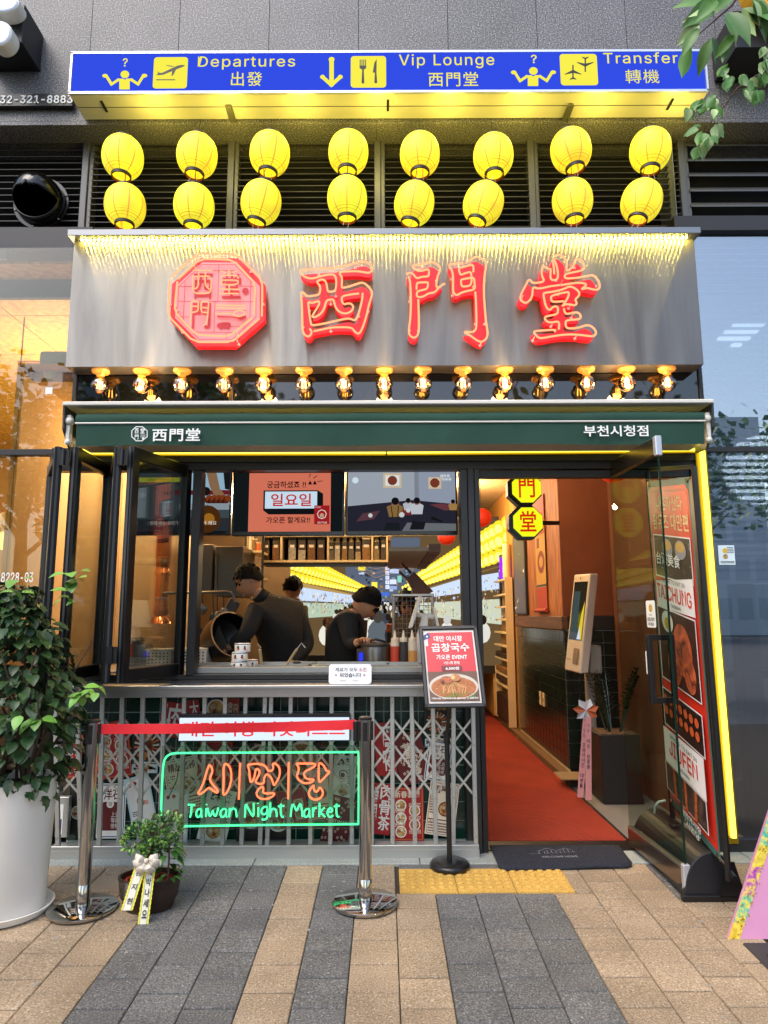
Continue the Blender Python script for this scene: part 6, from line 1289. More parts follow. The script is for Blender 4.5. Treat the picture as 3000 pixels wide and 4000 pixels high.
# ---------------------------------------------------------------- kitchen
zc = 1.05
kb = thing('kitchen_bench', (-.4, 4.7, zc), 'steel preparation bench just inside the serving window', 'bench'); q = MB(); q.box((-2.3, 4.43, zc - .04), (px_(1860, 4.7), 5.02, zc)); q.build('top', m_ss, kb, bevel=.004); q = MB(); q.box((-2.3, 4.45, .05), (px_(1860, 4.7), 5.0, zc - .041)); q.build('cabinet', m_kst, kb)
def tray(x0, x1, Y0, Y1, lab):
    a, b_ = px_(x0, Y0, 2600), px_(x1, Y0, 2600); t = thing('steel_tray', ((a + b_) / 2, (Y0 + Y1) / 2, zc), lab, 'tray', 'shallow steel trays on the bench'); q = MB(); q.box((a, Y0, zc + .001), (b_, Y1, zc + .004)); q.build('base', m_ss, t)
    q = MB(); h = .03
    for (x_0, x_1, y_0, y_1) in ((a, b_, Y0 - .006, Y0), (a, b_, Y1, Y1 + .006), (a - .006, a, Y0, Y1), (b_, b_ + .006, Y0, Y1)): q.box((x_0, y_0, zc), (x_1, y_1, zc + h))
    q.box((a - .02, Y0 - .02, zc + h), (b_ + .02, Y0 - .0, zc + h + .003)); q.box((a - .02, Y1, zc + h), (b_ + .02, Y1 + .02, zc + h + .003)); q.build('rim', m_ss, t)
tray(745, 900, 4.47, 4.72, 'empty steel tray at the left end of the bench'); tray(1000, 1195, 4.47, 4.75, 'steel tray with hooked ladle handles, middle of the bench'); tray(1235, 1510, 4.47, 4.75, 'long steel tray with tongs beside the notice'); tray(1520, 1640, 4.45, 4.70, 'small steel tray under the sauce bottles')
m_tin = mat('tin_white', '#dcd9cf', .35); m_ch = mat('cherry_red', '#9c2a22', .5); m_lf = mat('leaf_dark', '#20331a', .6)
def tin(x, Y, z, k, lab):
    c = P(x, 2590, Y); t = thing('printed_tin', (c.x, Y, z), lab, 'tin', 'cherry patterned tins on the bench'); q = MB(); q.lathe([(.001, 0), (.05, 0), (.0515, .004), (.0515, .05), (.049, .055), (.001, .055)], (c.x, Y, z), 28); q.build('body', m_tin, t, smooth=True); q = MB(); q.lathe([(.052, .048), (.0525, .048), (.0525, .052), (.052, .052)], (c.x, Y, z), 28); q.build('blue_band', pr_blue, t)
    q = MB()
    for a_ in (-2.0, -1.15): 
        for (du, dz, r_) in ((0, .022, .006), (.12, .02, .006)): q.ball((c.x + .0515 * cos(a_ + du), Y + .0515 * sin(a_ + du), z + dz), r_, 8, 6)
    q.build('cherries', m_ch, t); q = MB()
    for a_ in (-1.95, -1.1): q.ball((c.x + .0515 * cos(a_), Y + .0515 * sin(a_), z + .033), .007, 8, 5)
    q.build('leaves', m_lf, t)
tin(933, 4.52, zc + .001, 0, 'lowest white tin printed with cherries in the front stack'); tin(936, 4.52, zc + .057, 1, 'middle white tin of the front stack with fine red pattern'); tin(946, 4.53, zc + .113, 2, 'top white tin printed with cherries in the front stack'); tin(978, 4.64, zc + .001, 3, 'single white cherry tin behind the front stack')
def bottle(x, col, lv_, lab):
    Y = 4.88; c = P(x, 2585, Y); z = zc; t = thing('squeeze_bottle', (c.x, Y, z), lab, 'bottle', 'squeeze bottles on the bench')
    q = MB(); q.lathe([(.001, 0), (.030, 0), (.032, .006), (.032, .155), (.027, .165), (.027, .17), (.001, .171)], (c.x, Y, z), 22); q.build('body', mat('clear_plastic', '#b7a893', .3), t, smooth=True)
    q = MB(); q.lathe([(.001, .004), (.0325, .004), (.0328, lv_), (.001, lv_ + .001)], (c.x, Y, z), 22); q.build('sauce', mat('sauce' + col, col, .4), t); q = MB(); q.lathe([(.001, .171), (.027, .171), (.027, .186), (.012, .19), (.010, .21), (.004, .24), (.001, .241)], (c.x, Y, z), 18); q.build('nozzle', mat('nozzle_cream', '#c9bda6', .4), t, smooth=True)
bottle(1543, '#a8351c', .13, 'squeeze bottle of red sauce'); bottle(1577, '#2b2527', .16, 'squeeze bottle of dark sauce with a label'); bottle(1611, '#a9773c', .10, 'half full squeeze bottle of amber sauce')
# pots
def pot(x, y0, y1, r_px, Y, lab):
    c = P(x, y1, Y); k_ = Y / 2650 * .985; h = (y1 - y0) * k_; r = r_px * k_; t = thing('cooking_pot', (c.x, Y, zc), lab, 'pot'); q = MB(); q.lathe([(.001, .0), (r, 0), (r, h), (r * .98, h + .004), (.001, h + .004)], (c.x, Y, zc), 32); q.build('body', m_kst, t, smooth=True); q = MB(); q.lathe([(r * 1.04, h), (r * 1.04, h + .018), (r * .9, h + .024), (r * .85, h + .005)], (c.x, Y, zc), 32); q.build('rim', m_kdk, t, smooth=True)
    q = MB(); q.tube([(c.x - r * .7, Y, zc + h + .03), (c.x, Y - r * .3, zc + h + .05), (c.x + r * .7, Y, zc + h + .03)], .008, 8); q.build('handle', m_kdk, t); return t
pot(1468, 2520, 2590, 58, 4.92, 'round steel pot with a black rim in front of the bent cook')
mc_ = thing('timer_unit', P(1410, 2585, 4.86), 'small black unit with a vivid blue lit display beside the pot', 'display unit'); a = P(1393, 2590, 4.85); b_ = P(1432, 2535, 4.85); q = MB(); q.box((a.x, 4.85, zc), (b_.x, 4.90, b_.z)); q.build('case', m_kdk, mc_, bevel=.004); a = P(1403, 2580, 4.849); b_ = P(1417, 2550, 4.849); q = MB(); q.box((a.x, 4.847, a.z), (b_.x, 4.8495, b_.z)); q.build('display', emis('blue_disp', '#2430ff', 1.6), mc_)
# tools standing on the trays
for (xa_, ya_, xb_, yb_, hk, lab) in ((1118, 2600, 1160, 2535, (1178, 2512), 'wooden handled hook ladle leaning in the middle tray'), (1022, 2598, 1015, 2535, (1005, 2512), 'upright ladle with a pale wooden handle and wire hook')):
    a, b_, c_ = P(xa_, ya_, 4.6), P(xb_, yb_, 4.55), P(hk[0], hk[1], 4.55); t = thing('ladle', a, lab, 'ladle', 'hooked ladles on the bench'); q = MB(); q.beam(a, b_, .018, .014, m_lw); q.build('handle', None, t, bevel=.004); q = MB(); q.tube([b_, c_, c_ + Vector((.025, 0, -.03))], .0035, 6); q.build('hook', m_ss, t, smooth=True)
t = thing('tongs', P(1300, 2585, 4.6), 'black tipped steel tongs lying across the long tray', 'tongs'); q = MB(); q.beam(P(1165, 2584, 4.6), P(1330, 2592, 4.6), .014, .006, m_ss); q.beam(P(1165, 2590, 4.62), P(1330, 2600, 4.62), .014, .006, m_ss); q.build('arms', None, t); q = MB(); q.ball(P(1160, 2587, 4.6), .018, 10, 8, None, (1.7, 1, .6)); q.build('tip', m_kdk, t, smooth=True)
# white basket
def basket(x0, x1, y0, y1, lab):
    f = FP(x0, y0, x1, y1, 4.9); t = thing('plastic_basket', f.at(.5, 0), lab, 'basket', 'white perforated baskets on the bench'); q = MB(); m_ = mat('basket_white', '#b9b3a8', .5); q.box((f.O.x, 4.9, zc), (f.O.x + f.U.x, 4.908, zc + f.V.z)); q.box((f.O.x + f.U.x - .008, 4.91, zc), (f.O.x + f.U.x, 5.08, zc + f.V.z)); q.box((f.O.x, 5.08, zc), (f.O.x + f.U.x, 5.088, zc + f.V.z)); q.build('wall', m_, t, bevel=.003); q = MB(); q.box((f.O.x - .006, 4.895, zc + f.V.z), (f.O.x + f.U.x + .006, 5.092, zc + f.V.z + .008)); q.build('rim', m_, t, bevel=.003)
    p = Print(Fr((f.O.x, 4.8995, zc), (f.U.x, 0, 0), (0, 0, f.V.z)))
    for i in range(4):
        for j in range(6): p.rrect(.08 + j * .15, .15 + i * .2, .14 + j * .15, .26 + i * .2, .003, m_kdk, 2, .0004)
    p.build('holes', None, t, kind='stuff')
basket(715, 806, 2522, 2585, 'white perforated basket left of the tilted drum'); basket(570, 668, 2530, 2590, 'white perforated basket seen through the folding window')
t = thing('card_machine', P(520, 2560, 4.9), 'dark till machine on the bench behind the folding window', 'till'); q = MB(); a = P(487, 2600, 4.85); b_ = P(540, 2490, 4.85); q.box((a.x, 4.85, zc), (b_.x, 5.0, b_.z)); q.build('body', m_kdk, t, bevel=.02); q = MB(); q.box((b_.x + .002, 4.9, zc), (b_.x + .06, 5.0, b_.z - .05)); q.build('drawer', m_kst, t, bevel=.01)
# tilted cooking drum
dc = P(850, 2500, 5.15); t = thing('cooking_drum', (dc.x, 5.15, zc), 'tilted black rotating wok drum on a slanted steel housing at the left of the kitchen', 'cooking drum')
ax = (P(925, 2475, 4.95) - P(820, 2540, 5.2)).normalized(); q = MB(); c0 = P(868, 2500, 5.1); q.lathe([(.001, -.12), (.13, -.12), (.165, 0), (.17, .13), (.158, .135), (.15, .02), (.001, -.08)], c0, 36, None, ax); q.build('drum', mat('drum_black', '#171312', .35, .5), t, smooth=True); q = MB(); q.lathe([(.162, .131), (.172, .131), (.172, .138), (.162, .138), (.162, .131)], c0, 36, None, ax); q.build('drum_rim', mat('rim_tan', '#6e5c42', .4, .6), t)
pts = [(735, 2530), (838, 2418), (850, 2430), (905, 2560), (910, 2590), (735, 2590)]; pts3 = [P(x, y, 5.12) for x, y in pts]; q = MB(); n_ = len(pts); q.add([(v.x, 5.12, v.z) for v in pts3] + [(v.x, 5.35, v.z) for v in pts3], [tuple(range(n_))[::-1], tuple(range(n_, 2 * n_))] + [(i, (i + 1) % n_, n_ + (i + 1) % n_, n_ + i) for i in range(n_)]); q.build('housing', m_kst, t)
for x in (783, 802): q = MB(); a = P(x, 2475, 5.118); q.beam(P(x - 3, 2490, 5.116), P(x + 3, 2455, 5.116), .016, .004, m_kdk, up=(0, 1, 0)); q.build('slot', None, t)
# hood, steel cabinets, pipe rail, copper duct
hd = thing('extractor_hood', P(790, 2330, 5.6), 'dark steel extractor hood with wavy highlight in the kitchen', 'extractor hood')
for (x0, x1, y0, y1, Y, m) in ((738, 834, 2125, 2312, 5.6, m_kst), (836, 952, 2132, 2330, 5.55, m_kst)): q = MB(); q.pbox(x0, y0, x1, y1, Y, .5); q.build('hood_panel', m, hd, bevel=.006)
q = MB(); q.beam(P(848, 2160, 5.53), P(842, 2310, 5.53), .016, .016, m_kst, up=(0, 1, 0)); q.build('handle', None, hd)
rl = thing('pipe_rail', P(915, 2350, 5.2), 'bent steel pipe rail with hanging ladles over the drum', 'rail'); q = MB(); q.tube([P(640, 2318, 5.2), P(880, 2312, 5.2), P(900, 2315, 5.2), P(913, 2328, 5.2), P(917, 2352, 5.2)], .011, 10); q.build('pipe', m_kst, rl, smooth=True)
for i, (x, l, k_) in enumerate(((790, 60, 1), (832, 95, 0), (848, 90, 2), (872, 75, 1))):
    t = thing('hanging_utensil', P(x, 2320, 5.19), 'dark kitchen utensil on the pipe rail, %s from the left' % ['first', 'second', 'third', 'fourth'][i], 'utensil', 'utensils hanging on the pipe rail'); a = P(x, 2320, 5.19); b_ = P(x + 2, 2320 + l, 5.19); q = MB(); q.tube([a, b_], .005, 6); q.build('shaft', m_kdk, t); q = MB(); q.ball(b_, .035, 12, 8, None, (1, .4, 1.2)); q.build('bowl', m_kst if k_ else m_kdk, t, smooth=True)
t = thing('chopping_board', P(895, 2400, 5.3), 'dark grey cutting board with a slot hanging beside the drum', 'board'); q = MB(); q.beam(P(885, 2405, 5.3), P(920, 2345, 5.3), .09, .015, mat('board_grey', '#3b3a38', .6), up=(0, 1, 0)); q.build('panel', None, t, bevel=.006)
cd_ = thing('copper_duct', P(627, 2440, 5.9), 'shiny copper exhaust duct with a flared mouth behind the folding window', 'duct'); m_cop = mat('copper', '#c07a4e', .16, 1.0); Yd = 5.9; k_ = Yd / 2650 * .99; c = P(627, 2440, Yd)
zz = lambda y: P(627, y, Yd).z
q = MB(); prof = [(46 * k_, zz(2436)), (44 * k_, zz(2432)), (30 * k_, zz(2410)), (24 * k_, zz(2405)), (30 * k_, zz(2392)), (26 * k_, zz(2375)), (24 * k_, zz(2250)), (29 * k_, zz(2248)), (29 * k_, zz(2232)), (25 * k_, zz(2228)), (28 * k_, zz(2205)), (29 * k_, zz(2180))]; q.lathe([(r, z - c.z) for r, z in prof], c, 32); q.f = [f for f in q.f if len(f) == 4]; q.m = q.m[:len(q.f)]; q.build('pipe', m_cop, cd_, smooth=True, angle=60)
q = MB(); pr_ = []; z = zz(2180)
while z < zz(2040): pr_ += [(28 * k_, z), (33 * k_, z + .011)]; z += .022
q.lathe([(r, z_ - c.z) for r, z_ in pr_], c, 28); q.f = [f for f in q.f if len(f) == 4]; q.m = q.m[:len(q.f)]; q.build('ribbed_hose', m_cop, cd_, smooth=True, angle=60)
wall('kitchen_partition', (-2.409, 6.15, 0), (px_(745, 6.15), 6.2, 2.99), mat('partition_cream', '#d2bb98', .8, noise=(2, '#c4ab86', .3)))
wall('kitchen_back', (px_(745, 7.2), 7.2, 0), (px_(1130, 7.2), 7.25, 2.99), mat('warm_back', '#7a664c', .8, noise=(4, '#5c4a34', .25)))
wall('low_partition', (px_(1130, 7.2) + .002, 7.0, 0), (px_(1500, 7.0), 7.05, 1.0), m_kdk)
# shelves with goods at the back left
sh = thing('rack_shelves', P(985, 2330, 6.0), 'three lit steel shelves of jars and boxes behind the left cook', 'shelf'); 
for y in (2330, 2252, 2150): q = MB(); a = P(955, y, 5.9); b_ = P(1022, y, 5.9); q.box((a.x, 5.9, a.z - .02), (b_.x, 6.3, a.z)); q.build('shelf_board', m_shelfw, sh)
for x in (953, 1022): q = MB(); a = P(x, 2335, 5.9); q.box((a.x - .01, 5.9, a.z), (a.x + .01, 5.92, P(x, 2090, 5.9).z)); q.build('upright', m_kst, sh)
cols = ['#b5523a', '#caa45a', '#d9d0bc', '#8c6a3a', '#d06a2a', '#efe8d4', '#7a3020', '#3b3128']
gi = 0
for y, n_ in ((2330, 4), (2252, 4), (2150, 4)):
    for i in range(n_):
        x = 965 + i * 15; c = P(x, y, 6.0); z = P(985, y, 5.9).z; gi += 1; t = thing('food_jar', (c.x, 6.0, z), '%s jar, place %s on the %s shelf behind the left cook' % (['red', 'amber', 'white', 'brown', 'orange', 'cream'][gi % 6], ['one', 'two', 'three', 'four'][i], {2330: 'bottom', 2252: 'middle', 2150: 'top'}[y]), 'jar', 'jars on the lit rack'); q = MB(); h = .07 + .03 * ((gi * 7) % 4); q.lathe([(.001, 0), (.02, 0), (.02, h), (.001, h)], (c.x, 6.0, z + .001), 12); q.build('body', mat('jar' + cols[gi % 8], cols[gi % 8], .5), t); q = MB(); q.lathe([(.001, 0), (.021, 0), (.021, .012), (.001, .012)], (c.x, 6.0, z + h + .0015), 12); q.build('lid', m_shelfw, t)
# container shelf and its board
YS_ = 6.2; cu_ = thing('cubby_shelf', P(1270, 2195, YS_), 'cream wooden cubby shelf full of labelled food containers above the mural', 'shelf'); f = FP(1024, 2088, 1528, 2197, YS_)
xs0, xs1, z0, z1 = f.O.x, f.O.x + f.U.x, f.O.z, f.O.z + f.V.z
for (a0, a1, c0_, c1_) in ((xs0, xs1, z0, z0 + .022), (xs0, xs1, z1 - .02, z1)): q = MB(); q.box((a0, YS_, c0_), (a1, YS_ + .35, c1_)); q.build('shelf_board', m_shelfw, cu_, bevel=.002)
for x in (1026, 1098, 1281, 1454, 1512): a = px_(x, YS_, 2150); q = MB(); q.box((a - .008, YS_ + .001, z0 + .023), (a + .008, YS_ + .35, z1 - .021)); q.build('divider', m_shelfw, cu_)
q = MB(); q.box((xs0, YS_ + .351, z0), (xs1, YS_ + .36, z1)); q.build('back', mat('cubby_back', '#5a4630', .8), cu_)
m_cont = mat('smoky_container', '#4c463f', .25); m_lid = mat('cream_lid', '#dccb9f', .5)
CN = [(1042, 20, '#6a4a2c', 0), (1078, 26, '#8c5a34', 0), (1142, 30, '#c9c3b4', 0), (1180, 30, '#cfc8b8', 0), (1217, 30, '#8f6034', 0), (1254, 28, '#5a3c28', 0), (1294, 22, '#8a8474', 1), (1318, 22, '#cfc8b8', 1), (1346, 22, '#a87c48', 1), (1372, 22, '#77705f', 1), (1399, 22, '#c9b48c', 1), (1431, 34, '#b8824a', 2), (1471, 22, '#b09468', 1), (1498, 22, '#5e5344', 0)]
for i, (x, w, c_, kd) in enumerate(CN):
    a = P(x, 2180, YS_ + .05); k_ = YS_ / 2650; hw = w * k_ / 2; h = .17 if kd == 1 else .19; zb_ = z0 + .023; t = thing('food_container', (a.x, YS_ + .1, zb_), '%s container number %s from the left on the cubby shelf above the mural' % (['dark lidded', 'cone lidded', 'wide cream lidded'][kd], ['one', 'two', 'three', 'four', 'five', 'six', 'seven', 'eight', 'nine', 'ten', 'eleven', 'twelve', 'thirteen', 'fourteen'][i]), 'container', 'food containers on the cubby shelf')
    q = MB(); q.box((a.x - hw, YS_ + .03, zb_), (a.x + hw, YS_ + .15, zb_ + h)); q.build('tub', m_cont, t, bevel=.006); q = MB(); fl = h * (.45 + .4 * ((i * 37 % 10) / 10)); q.box((a.x - hw * .93, YS_ + .0285, zb_ + .004), (a.x + hw * .93, YS_ + .0298, zb_ + fl)); q.build('contents', mat('fill' + c_, c_, .7, noise=(60, '#3a2a1a', .35)), t)
    q = MB(); q.box((a.x - hw * .6, YS_ + .026, zb_ + h * .62), (a.x + hw * .6, YS_ + .0275, zb_ + h * .75)); q.build('label', m_tin, t)
    q = MB()
    if kd == 1: q.lathe([(hw * 1.0, h), (hw * .9, h + .01), (hw * .42, h + .07), (.001, h + .075)], (a.x, YS_ + .09, zb_), 14)
    else: q.box((a.x - hw * 1.03, YS_ + .025, zb_ + h + .001), (a.x + hw * 1.03, YS_ + .155, zb_ + h + .02))
    q.build('lid', m_lid if kd else m_kdk, t)
hb = thing('overhead_board', (0, 5.5, 1.88), 'pale wooden board underside with a dark edge over the right cook', 'overhead shelf'); q = MB(); q.box((px_(1515, YS_, 2190), 4.80, z0 - .03), (.315, YS_ + .36, z0 - .001)); q.build('board', mat('board_under', '#8a7a62', .6), hb); q = MB(); q.box((.316, 4.80, z0 - .04), (.40, YS_ + .36, z0 + .02)); q.build('edge', m_capw, hb)
wall('shelf_underbox', (xs0, YS_ + .0, z0 - .02), (px_(1515, YS_, 2190) - .002, YS_ + .3, z0 - .003), m_kdk)
# wire rack, knife block, screens on stand, orange bench
wr = thing('wire_rack', P(1610, 2480, 5.3), 'steel wire rack carrying the knife block', 'rack'); f = FP(1538, 2330, 1690, 2490, 5.3)
def wgrid(p_, f_, n, m_): 
    q = MB()
    for i in range(n + 1): q.tube([f_.at(i / n, 0), f_.at(i / n, 1)], .0022, 5)
    for j in range(m_ + 1): q.tube([f_.at(0, j / m_), f_.at(1, j / m_)], .0022, 5)
    q.build('wire_panel', m_ss, p_, kind='stuff')
wgrid(wr, f, 9, 9)
for u, v in ((0, 0), (1, 0)): q = MB(); q.tube([f.at(u, 0), f.at(u, 1.02)], .012, 8); q.build('leg', m_ss, wr)
q = MB(); q.box((f.O.x - .01, 5.28, f.O.z + f.V.z), (f.O.x + f.U.x + .01, 5.62, f.O.z + f.V.z + .022)); q.build('top_tray', m_ss, wr, bevel=.004); zr = f.O.z + f.V.z + .022
kn_ = thing('knife_block', P(1640, 2325, 5.4), 'brown wooden knife block with black handled knives on the wire rack', 'knife block'); pts = [(1588, 2262), (1617, 2233), (1692, 2310), (1672, 2322), (1612, 2322), (1610, 2300)]; v3 = [P(x, y, 5.38) for x, y in pts]; n_ = len(v3); q = MB(); q.add([(v.x, 5.36, v.z) for v in v3] + [(v.x, 5.48, v.z) for v in v3], [tuple(range(n_))[::-1], tuple(range(n_, 2 * n_))] + [(i, (i + 1) % n_, n_ + (i + 1) % n_, n_ + i) for i in range(n_)]); q.build('block', mat('block_brown', '#4a2412', .5, noise=(10, '#5c3018', .3)), kn_)
q = MB(); q.beam(P(1607, 2240, 5.40), P(1568, 2200, 5.40), .028, .02, m_kdk); q.build('knife_handle', None, kn_, bevel=.005); q = MB(); q.beam(P(1592, 2262, 5.44), P(1558, 2232, 5.44), .022, .018, m_capw); q.build('knife_handle', None, kn_, bevel=.005)
q = MB(); q.lathe([(.001, 0), (.05, 0), (.045, .025), (.02, .03), (.015, .05), (.001, .05)], (P(1583, 2325, 5.4).x, 5.4, zr), 20); q.build('pot_lid', m_kdk, None, label='small black pot lid on the wire rack left of the knife block', cat='lid')
ps_ = thing('till_screens', P(1645, 2500, 4.95), 'white double till stand with two tilted tablets', 'tablet stand'); m_wp = mat('white_plastic', '#c8c6c0', .35)
def slab(nm, pts, Y0, th, m, par): v3 = [P(x, y, Y0) for x, y in pts]; n_ = len(v3); q = MB(); q.add([(v.x, Y0, v.z) for v in v3] + [(v.x, Y0 + th, v.z) for v in v3], [tuple(range(n_))[::-1], tuple(range(n_, 2 * n_))] + [(i, (i + 1) % n_, n_ + (i + 1) % n_, n_ + i) for i in range(n_)]); return q.build(nm, m, par, bevel=.004)
slab('tablet', [(1597, 2455), (1636, 2328), (1650, 2330), (1612, 2450)], 4.93, .2, m_wp, ps_); slab('tablet', [(1690, 2370), (1700, 2372), (1718, 2450), (1708, 2452)], 4.93, .2, m_wp, ps_)
slab('stand', [(1628, 2480), (1652, 2395), (1672, 2395), (1676, 2590), (1628, 2590)], 5.0, .06, m_wp, ps_); q = MB(); q.tube([P(1622, 2400, 5.02), P(1660, 2408, 5.02), P(1702, 2408, 5.02)], .02, 10); q.build('arm', m_wp, ps_, smooth=True)
ob = thing('orange_bench', P(1560, 2470, 6.4), 'orange wooden bench top behind the wire rack', 'bench'); q = MB(); q.pbox(1510, 2438, 1610, 2470, 6.4, .4); q.build('top', mat('orange_wood', '#a9511c', .5), ob, bevel=.006); q = MB(); q.pbox(1512, 2472, 1700, 2700, 6.45, .3); q.build('front', m_kdk, ob)
bs = thing('steamer_basket', P(1300, 2500, 6.0), 'round dark bamboo steamer baskets behind the right cook', 'steamer')
for j in range(4): a = P(1302, 2500 - j * 22, 6.0); q = MB(); q.lathe([(.001, 0), (.07, 0), (.07, .045), (.001, .045)], a, 20); q.build('tier', m_capw, bs)
q = MB(); q.lathe([(.001, 0), (.035, 0), (.045, .16), (.001, .16)], P(1415, 2500, 5.6), 16); q.build('utensil_holder', m_kst, None, smooth=True, label='perforated steel utensil holder behind the right cook', cat='holder')
# counter notice
a = FP(1284, 2592, 1451, 2662, 4.14); nt_ = thing('counter_notice', a.at(.5, 0), 'white rounded notice with handwritten style Korean text standing on the steel ledge', 'notice'); q = MB(); p = Print(Fr((a.O.x, 4.14, zl + .002), a.U, (0, .02, a.V.z + .01)))
p.rrect(0, 0, 1, 1, .018, mat('notice_white', '#dcdde2', .4), 6); p.text('재료가 모두', .15, .62, .67, .82, sblk, bold=.015); p.text('소진', .70, .62, .88, .82, pr_red, bold=.015); p.text('되었습니다', .26, .34, .76, .55, sblk, bold=.015)
for u in (.17, .83): p.disc(u, .44, .026, pr_red, n=5, a0=pi / 2); p.disc(u, .44, .012, mat('notice_white', '#dcdde2'), n=5, a0=-pi / 2)
for u in (.33, .62): p.rrect(u - .07, .16, u + .07, .21, .003, m_wp, 2)
o = p.build('card', None, nt_); sd = o.modifiers.new('depth', 'SOLIDIFY'); sd.thickness = .004; sd.offset = -1
# ---------------------------------------------------------------- interior right: lamps, lanterns, shelves, pictures, hanging sign
m_rl = mat('red_lantern', '#b3230e', .6, em='#ff3a10', es=.25)
for i, (x, y, r, Y, lb) in enumerate(((1878, 2022, 42, 7.0, 'red paper lantern seen beside the door post'), (1744, 2098, 34, 6.8, 'red paper lantern above the mural at the window corner'), (2395, 1840, 52, 5.0, 'red paper lantern seen through the top of the glass door'))):
    c = P(x, y, Y); k_ = Y / 2650; t = thing('red_lantern', c, lb, 'lantern', 'red paper lanterns inside the shop'); q = MB(); R_ = r * k_; n = 24; q.lathe([(max(.2, cos(-1.3 + 2.6 * j / n)) ** .8 * R_ + (.0015 if j % 2 else 0), sin(-1.3 + 2.6 * j / n) * R_ * .88) for j in range(n + 1)], c, 26); q.f = [f for f in q.f if len(f) == 4]; q.m = q.m[:len(q.f)]; q.build('shade', m_rl, t, smooth=True)
    q = MB(); q.tube([c + Vector((0, 0, R_ * .8)), Vector((c.x, c.y, 2.98))], .003, 5); q.build('cord', m_kdk, t)
os_ = thing('octagon_hanging_sign', P(2056, 1975, 5.0), 'hanging sign of stacked black octagons with lit yellow faces and red characters', 'sign'); m_lit = emis('octagon_yellow', '#e9f01c', 1.0)
for i, (x, y, ch) in enumerate(((2046, 1772, ''), (2056, 1908, '門'), (2061, 2040, '堂'))):
    c = P(x, y, 4.96); R_ = 71 * 4.96 / 2650 * 1.0; pts = [(c.x + R_ * cos(radians(22.5 + 45 * j)) * 1.0, c.z + R_ * sin(radians(22.5 + 45 * j))) for j in range(8)]; d_ = -.0
    if i: solid('box', [[(px2 - .012, pz2) for px2, pz2 in pts]], 4.965, 5.06, m_blk, os_, .003)
    else: 
        pts2 = [pt for pt in pts if pt[1] < 1e9]; solid('box', [pts], 4.965, 5.06, m_blk, os_, .003)
    if i:
        f = Fr((c.x - R_, 4.962, c.z - R_), (2 * R_, 0, 0), (0, 0, 2 * R_)); p = Print(f); p.poly([(.51 + .44 * cos(radians(22.5 + 45 * j)), .51 + .44 * sin(radians(22.5 + 45 * j))) for j in range(8)], m_lit); p.text(ch, .29, .24, .74, .82, emis('sign_red', '#d42a10', .9), bold=.02); p.build('lit_face', None, os_)
q = MB(); a = P(2120, 2043, 5.0); b_ = P(2170, 2043, 5.0); q.beam(a, P(2182, 2043, 5.12), .02, .03, m_blk); q.build('bracket', None, os_)
# side wall fittings (X = const)
def side(x0, y0, x1, y1, X=None, d=.03):
    X = X or XW; a = PXw(x0, (y0 + y1) / 2, X); b_ = PXw(x1, (y0 + y1) / 2, X); zt_ = PXw((x0 + x1) / 2, y0, X).z; zb_ = PXw((x0 + x1) / 2, y1, X).z
    return Fr((X - d, a.y, zb_), (0, b_.y - a.y, 0), (0, 0, zt_ - zb_))
def sbox(f, nm, m, par, d0=.0, d1=.03, bevel=0): q = MB(); a = f.O; b_ = f.O + f.U + f.V; q.box((a.x + d0, a.y, a.z), (a.x + d1, b_.y, b_.z)); return q.build(nm, m, par, bevel=bevel)
m_pic = food('street_picture', ['#2b3040', '#7a86a8', '#e3c94a', '#f4f4ff', '#4a3a2a'], 9, es=1.0)
for i, (x0, x1, y0, y1, lb) in enumerate(((2016, 2062, 2085, 2400, 'tall lit street picture nearest the door on the wooden wall'), (1934, 1962, 2150, 2370, 'third small lit street picture further back'), (1900, 1926, 2170, 2380, 'second small lit street picture further back'), (1868, 1893, 2185, 2400, 'furthest small lit street picture beside the door post'))):
    f = side(x0, y0, x1, y1, XW - .0); t = thing('lit_picture', f.at(.5, 0), lb, 'picture', 'lit street pictures on the right wall'); sbox(Fr(f.O, f.U, f.V), 'frame', m_kdk, t, .0, .028); f2_ = Fr(f.O + Vector((-.0008, 0, 0)), f.U, f.V); q = MB(); q.add([f2_.at(.06, .02), f2_.at(.94, .02), f2_.at(.94, .98), f2_.at(.06, .98)], [(0, 1, 2, 3)]); q.build('picture', m_pic, t)
f = side(2098, 1935, 2136, 2385, XW); sc_ = thing('hanging_scroll', f.at(.5, 0), 'red and gold hanging scroll with a dark red seal drawing on the wooden wall', 'scroll'); m_scr = mat('scroll_gold', '#b98a3c', .7); m_scred = mat('scroll_red', '#a33420', .7)
p = Print(Fr(f.O + Vector((.015, 0, 0)), f.U, f.V)); p.rect(0, 0, 1, 1, m_scred); p.rect(0, .20, 1, .66, m_scr); p.rect(0, .205, 1, .225, m_kdk); p.disc(.55, .42, .36, mat('seal_red', '#7a1f16', .6), n=18, rv=.10); p.disc(.55, .42, .2, m_scr, n=10, rv=.05); p.rect(.15, .55, .4, .64, mat('seal_red', '#7a1f16')); o = p.build('paper', None, sc_); sd = o.modifiers.new('depth', 'SOLIDIFY'); sd.thickness = .004
q = MB(); q.tube([f.at(-.08, 0), f.at(1.08, 0)], .018, 12); q.build('roller', m_scred, sc_)
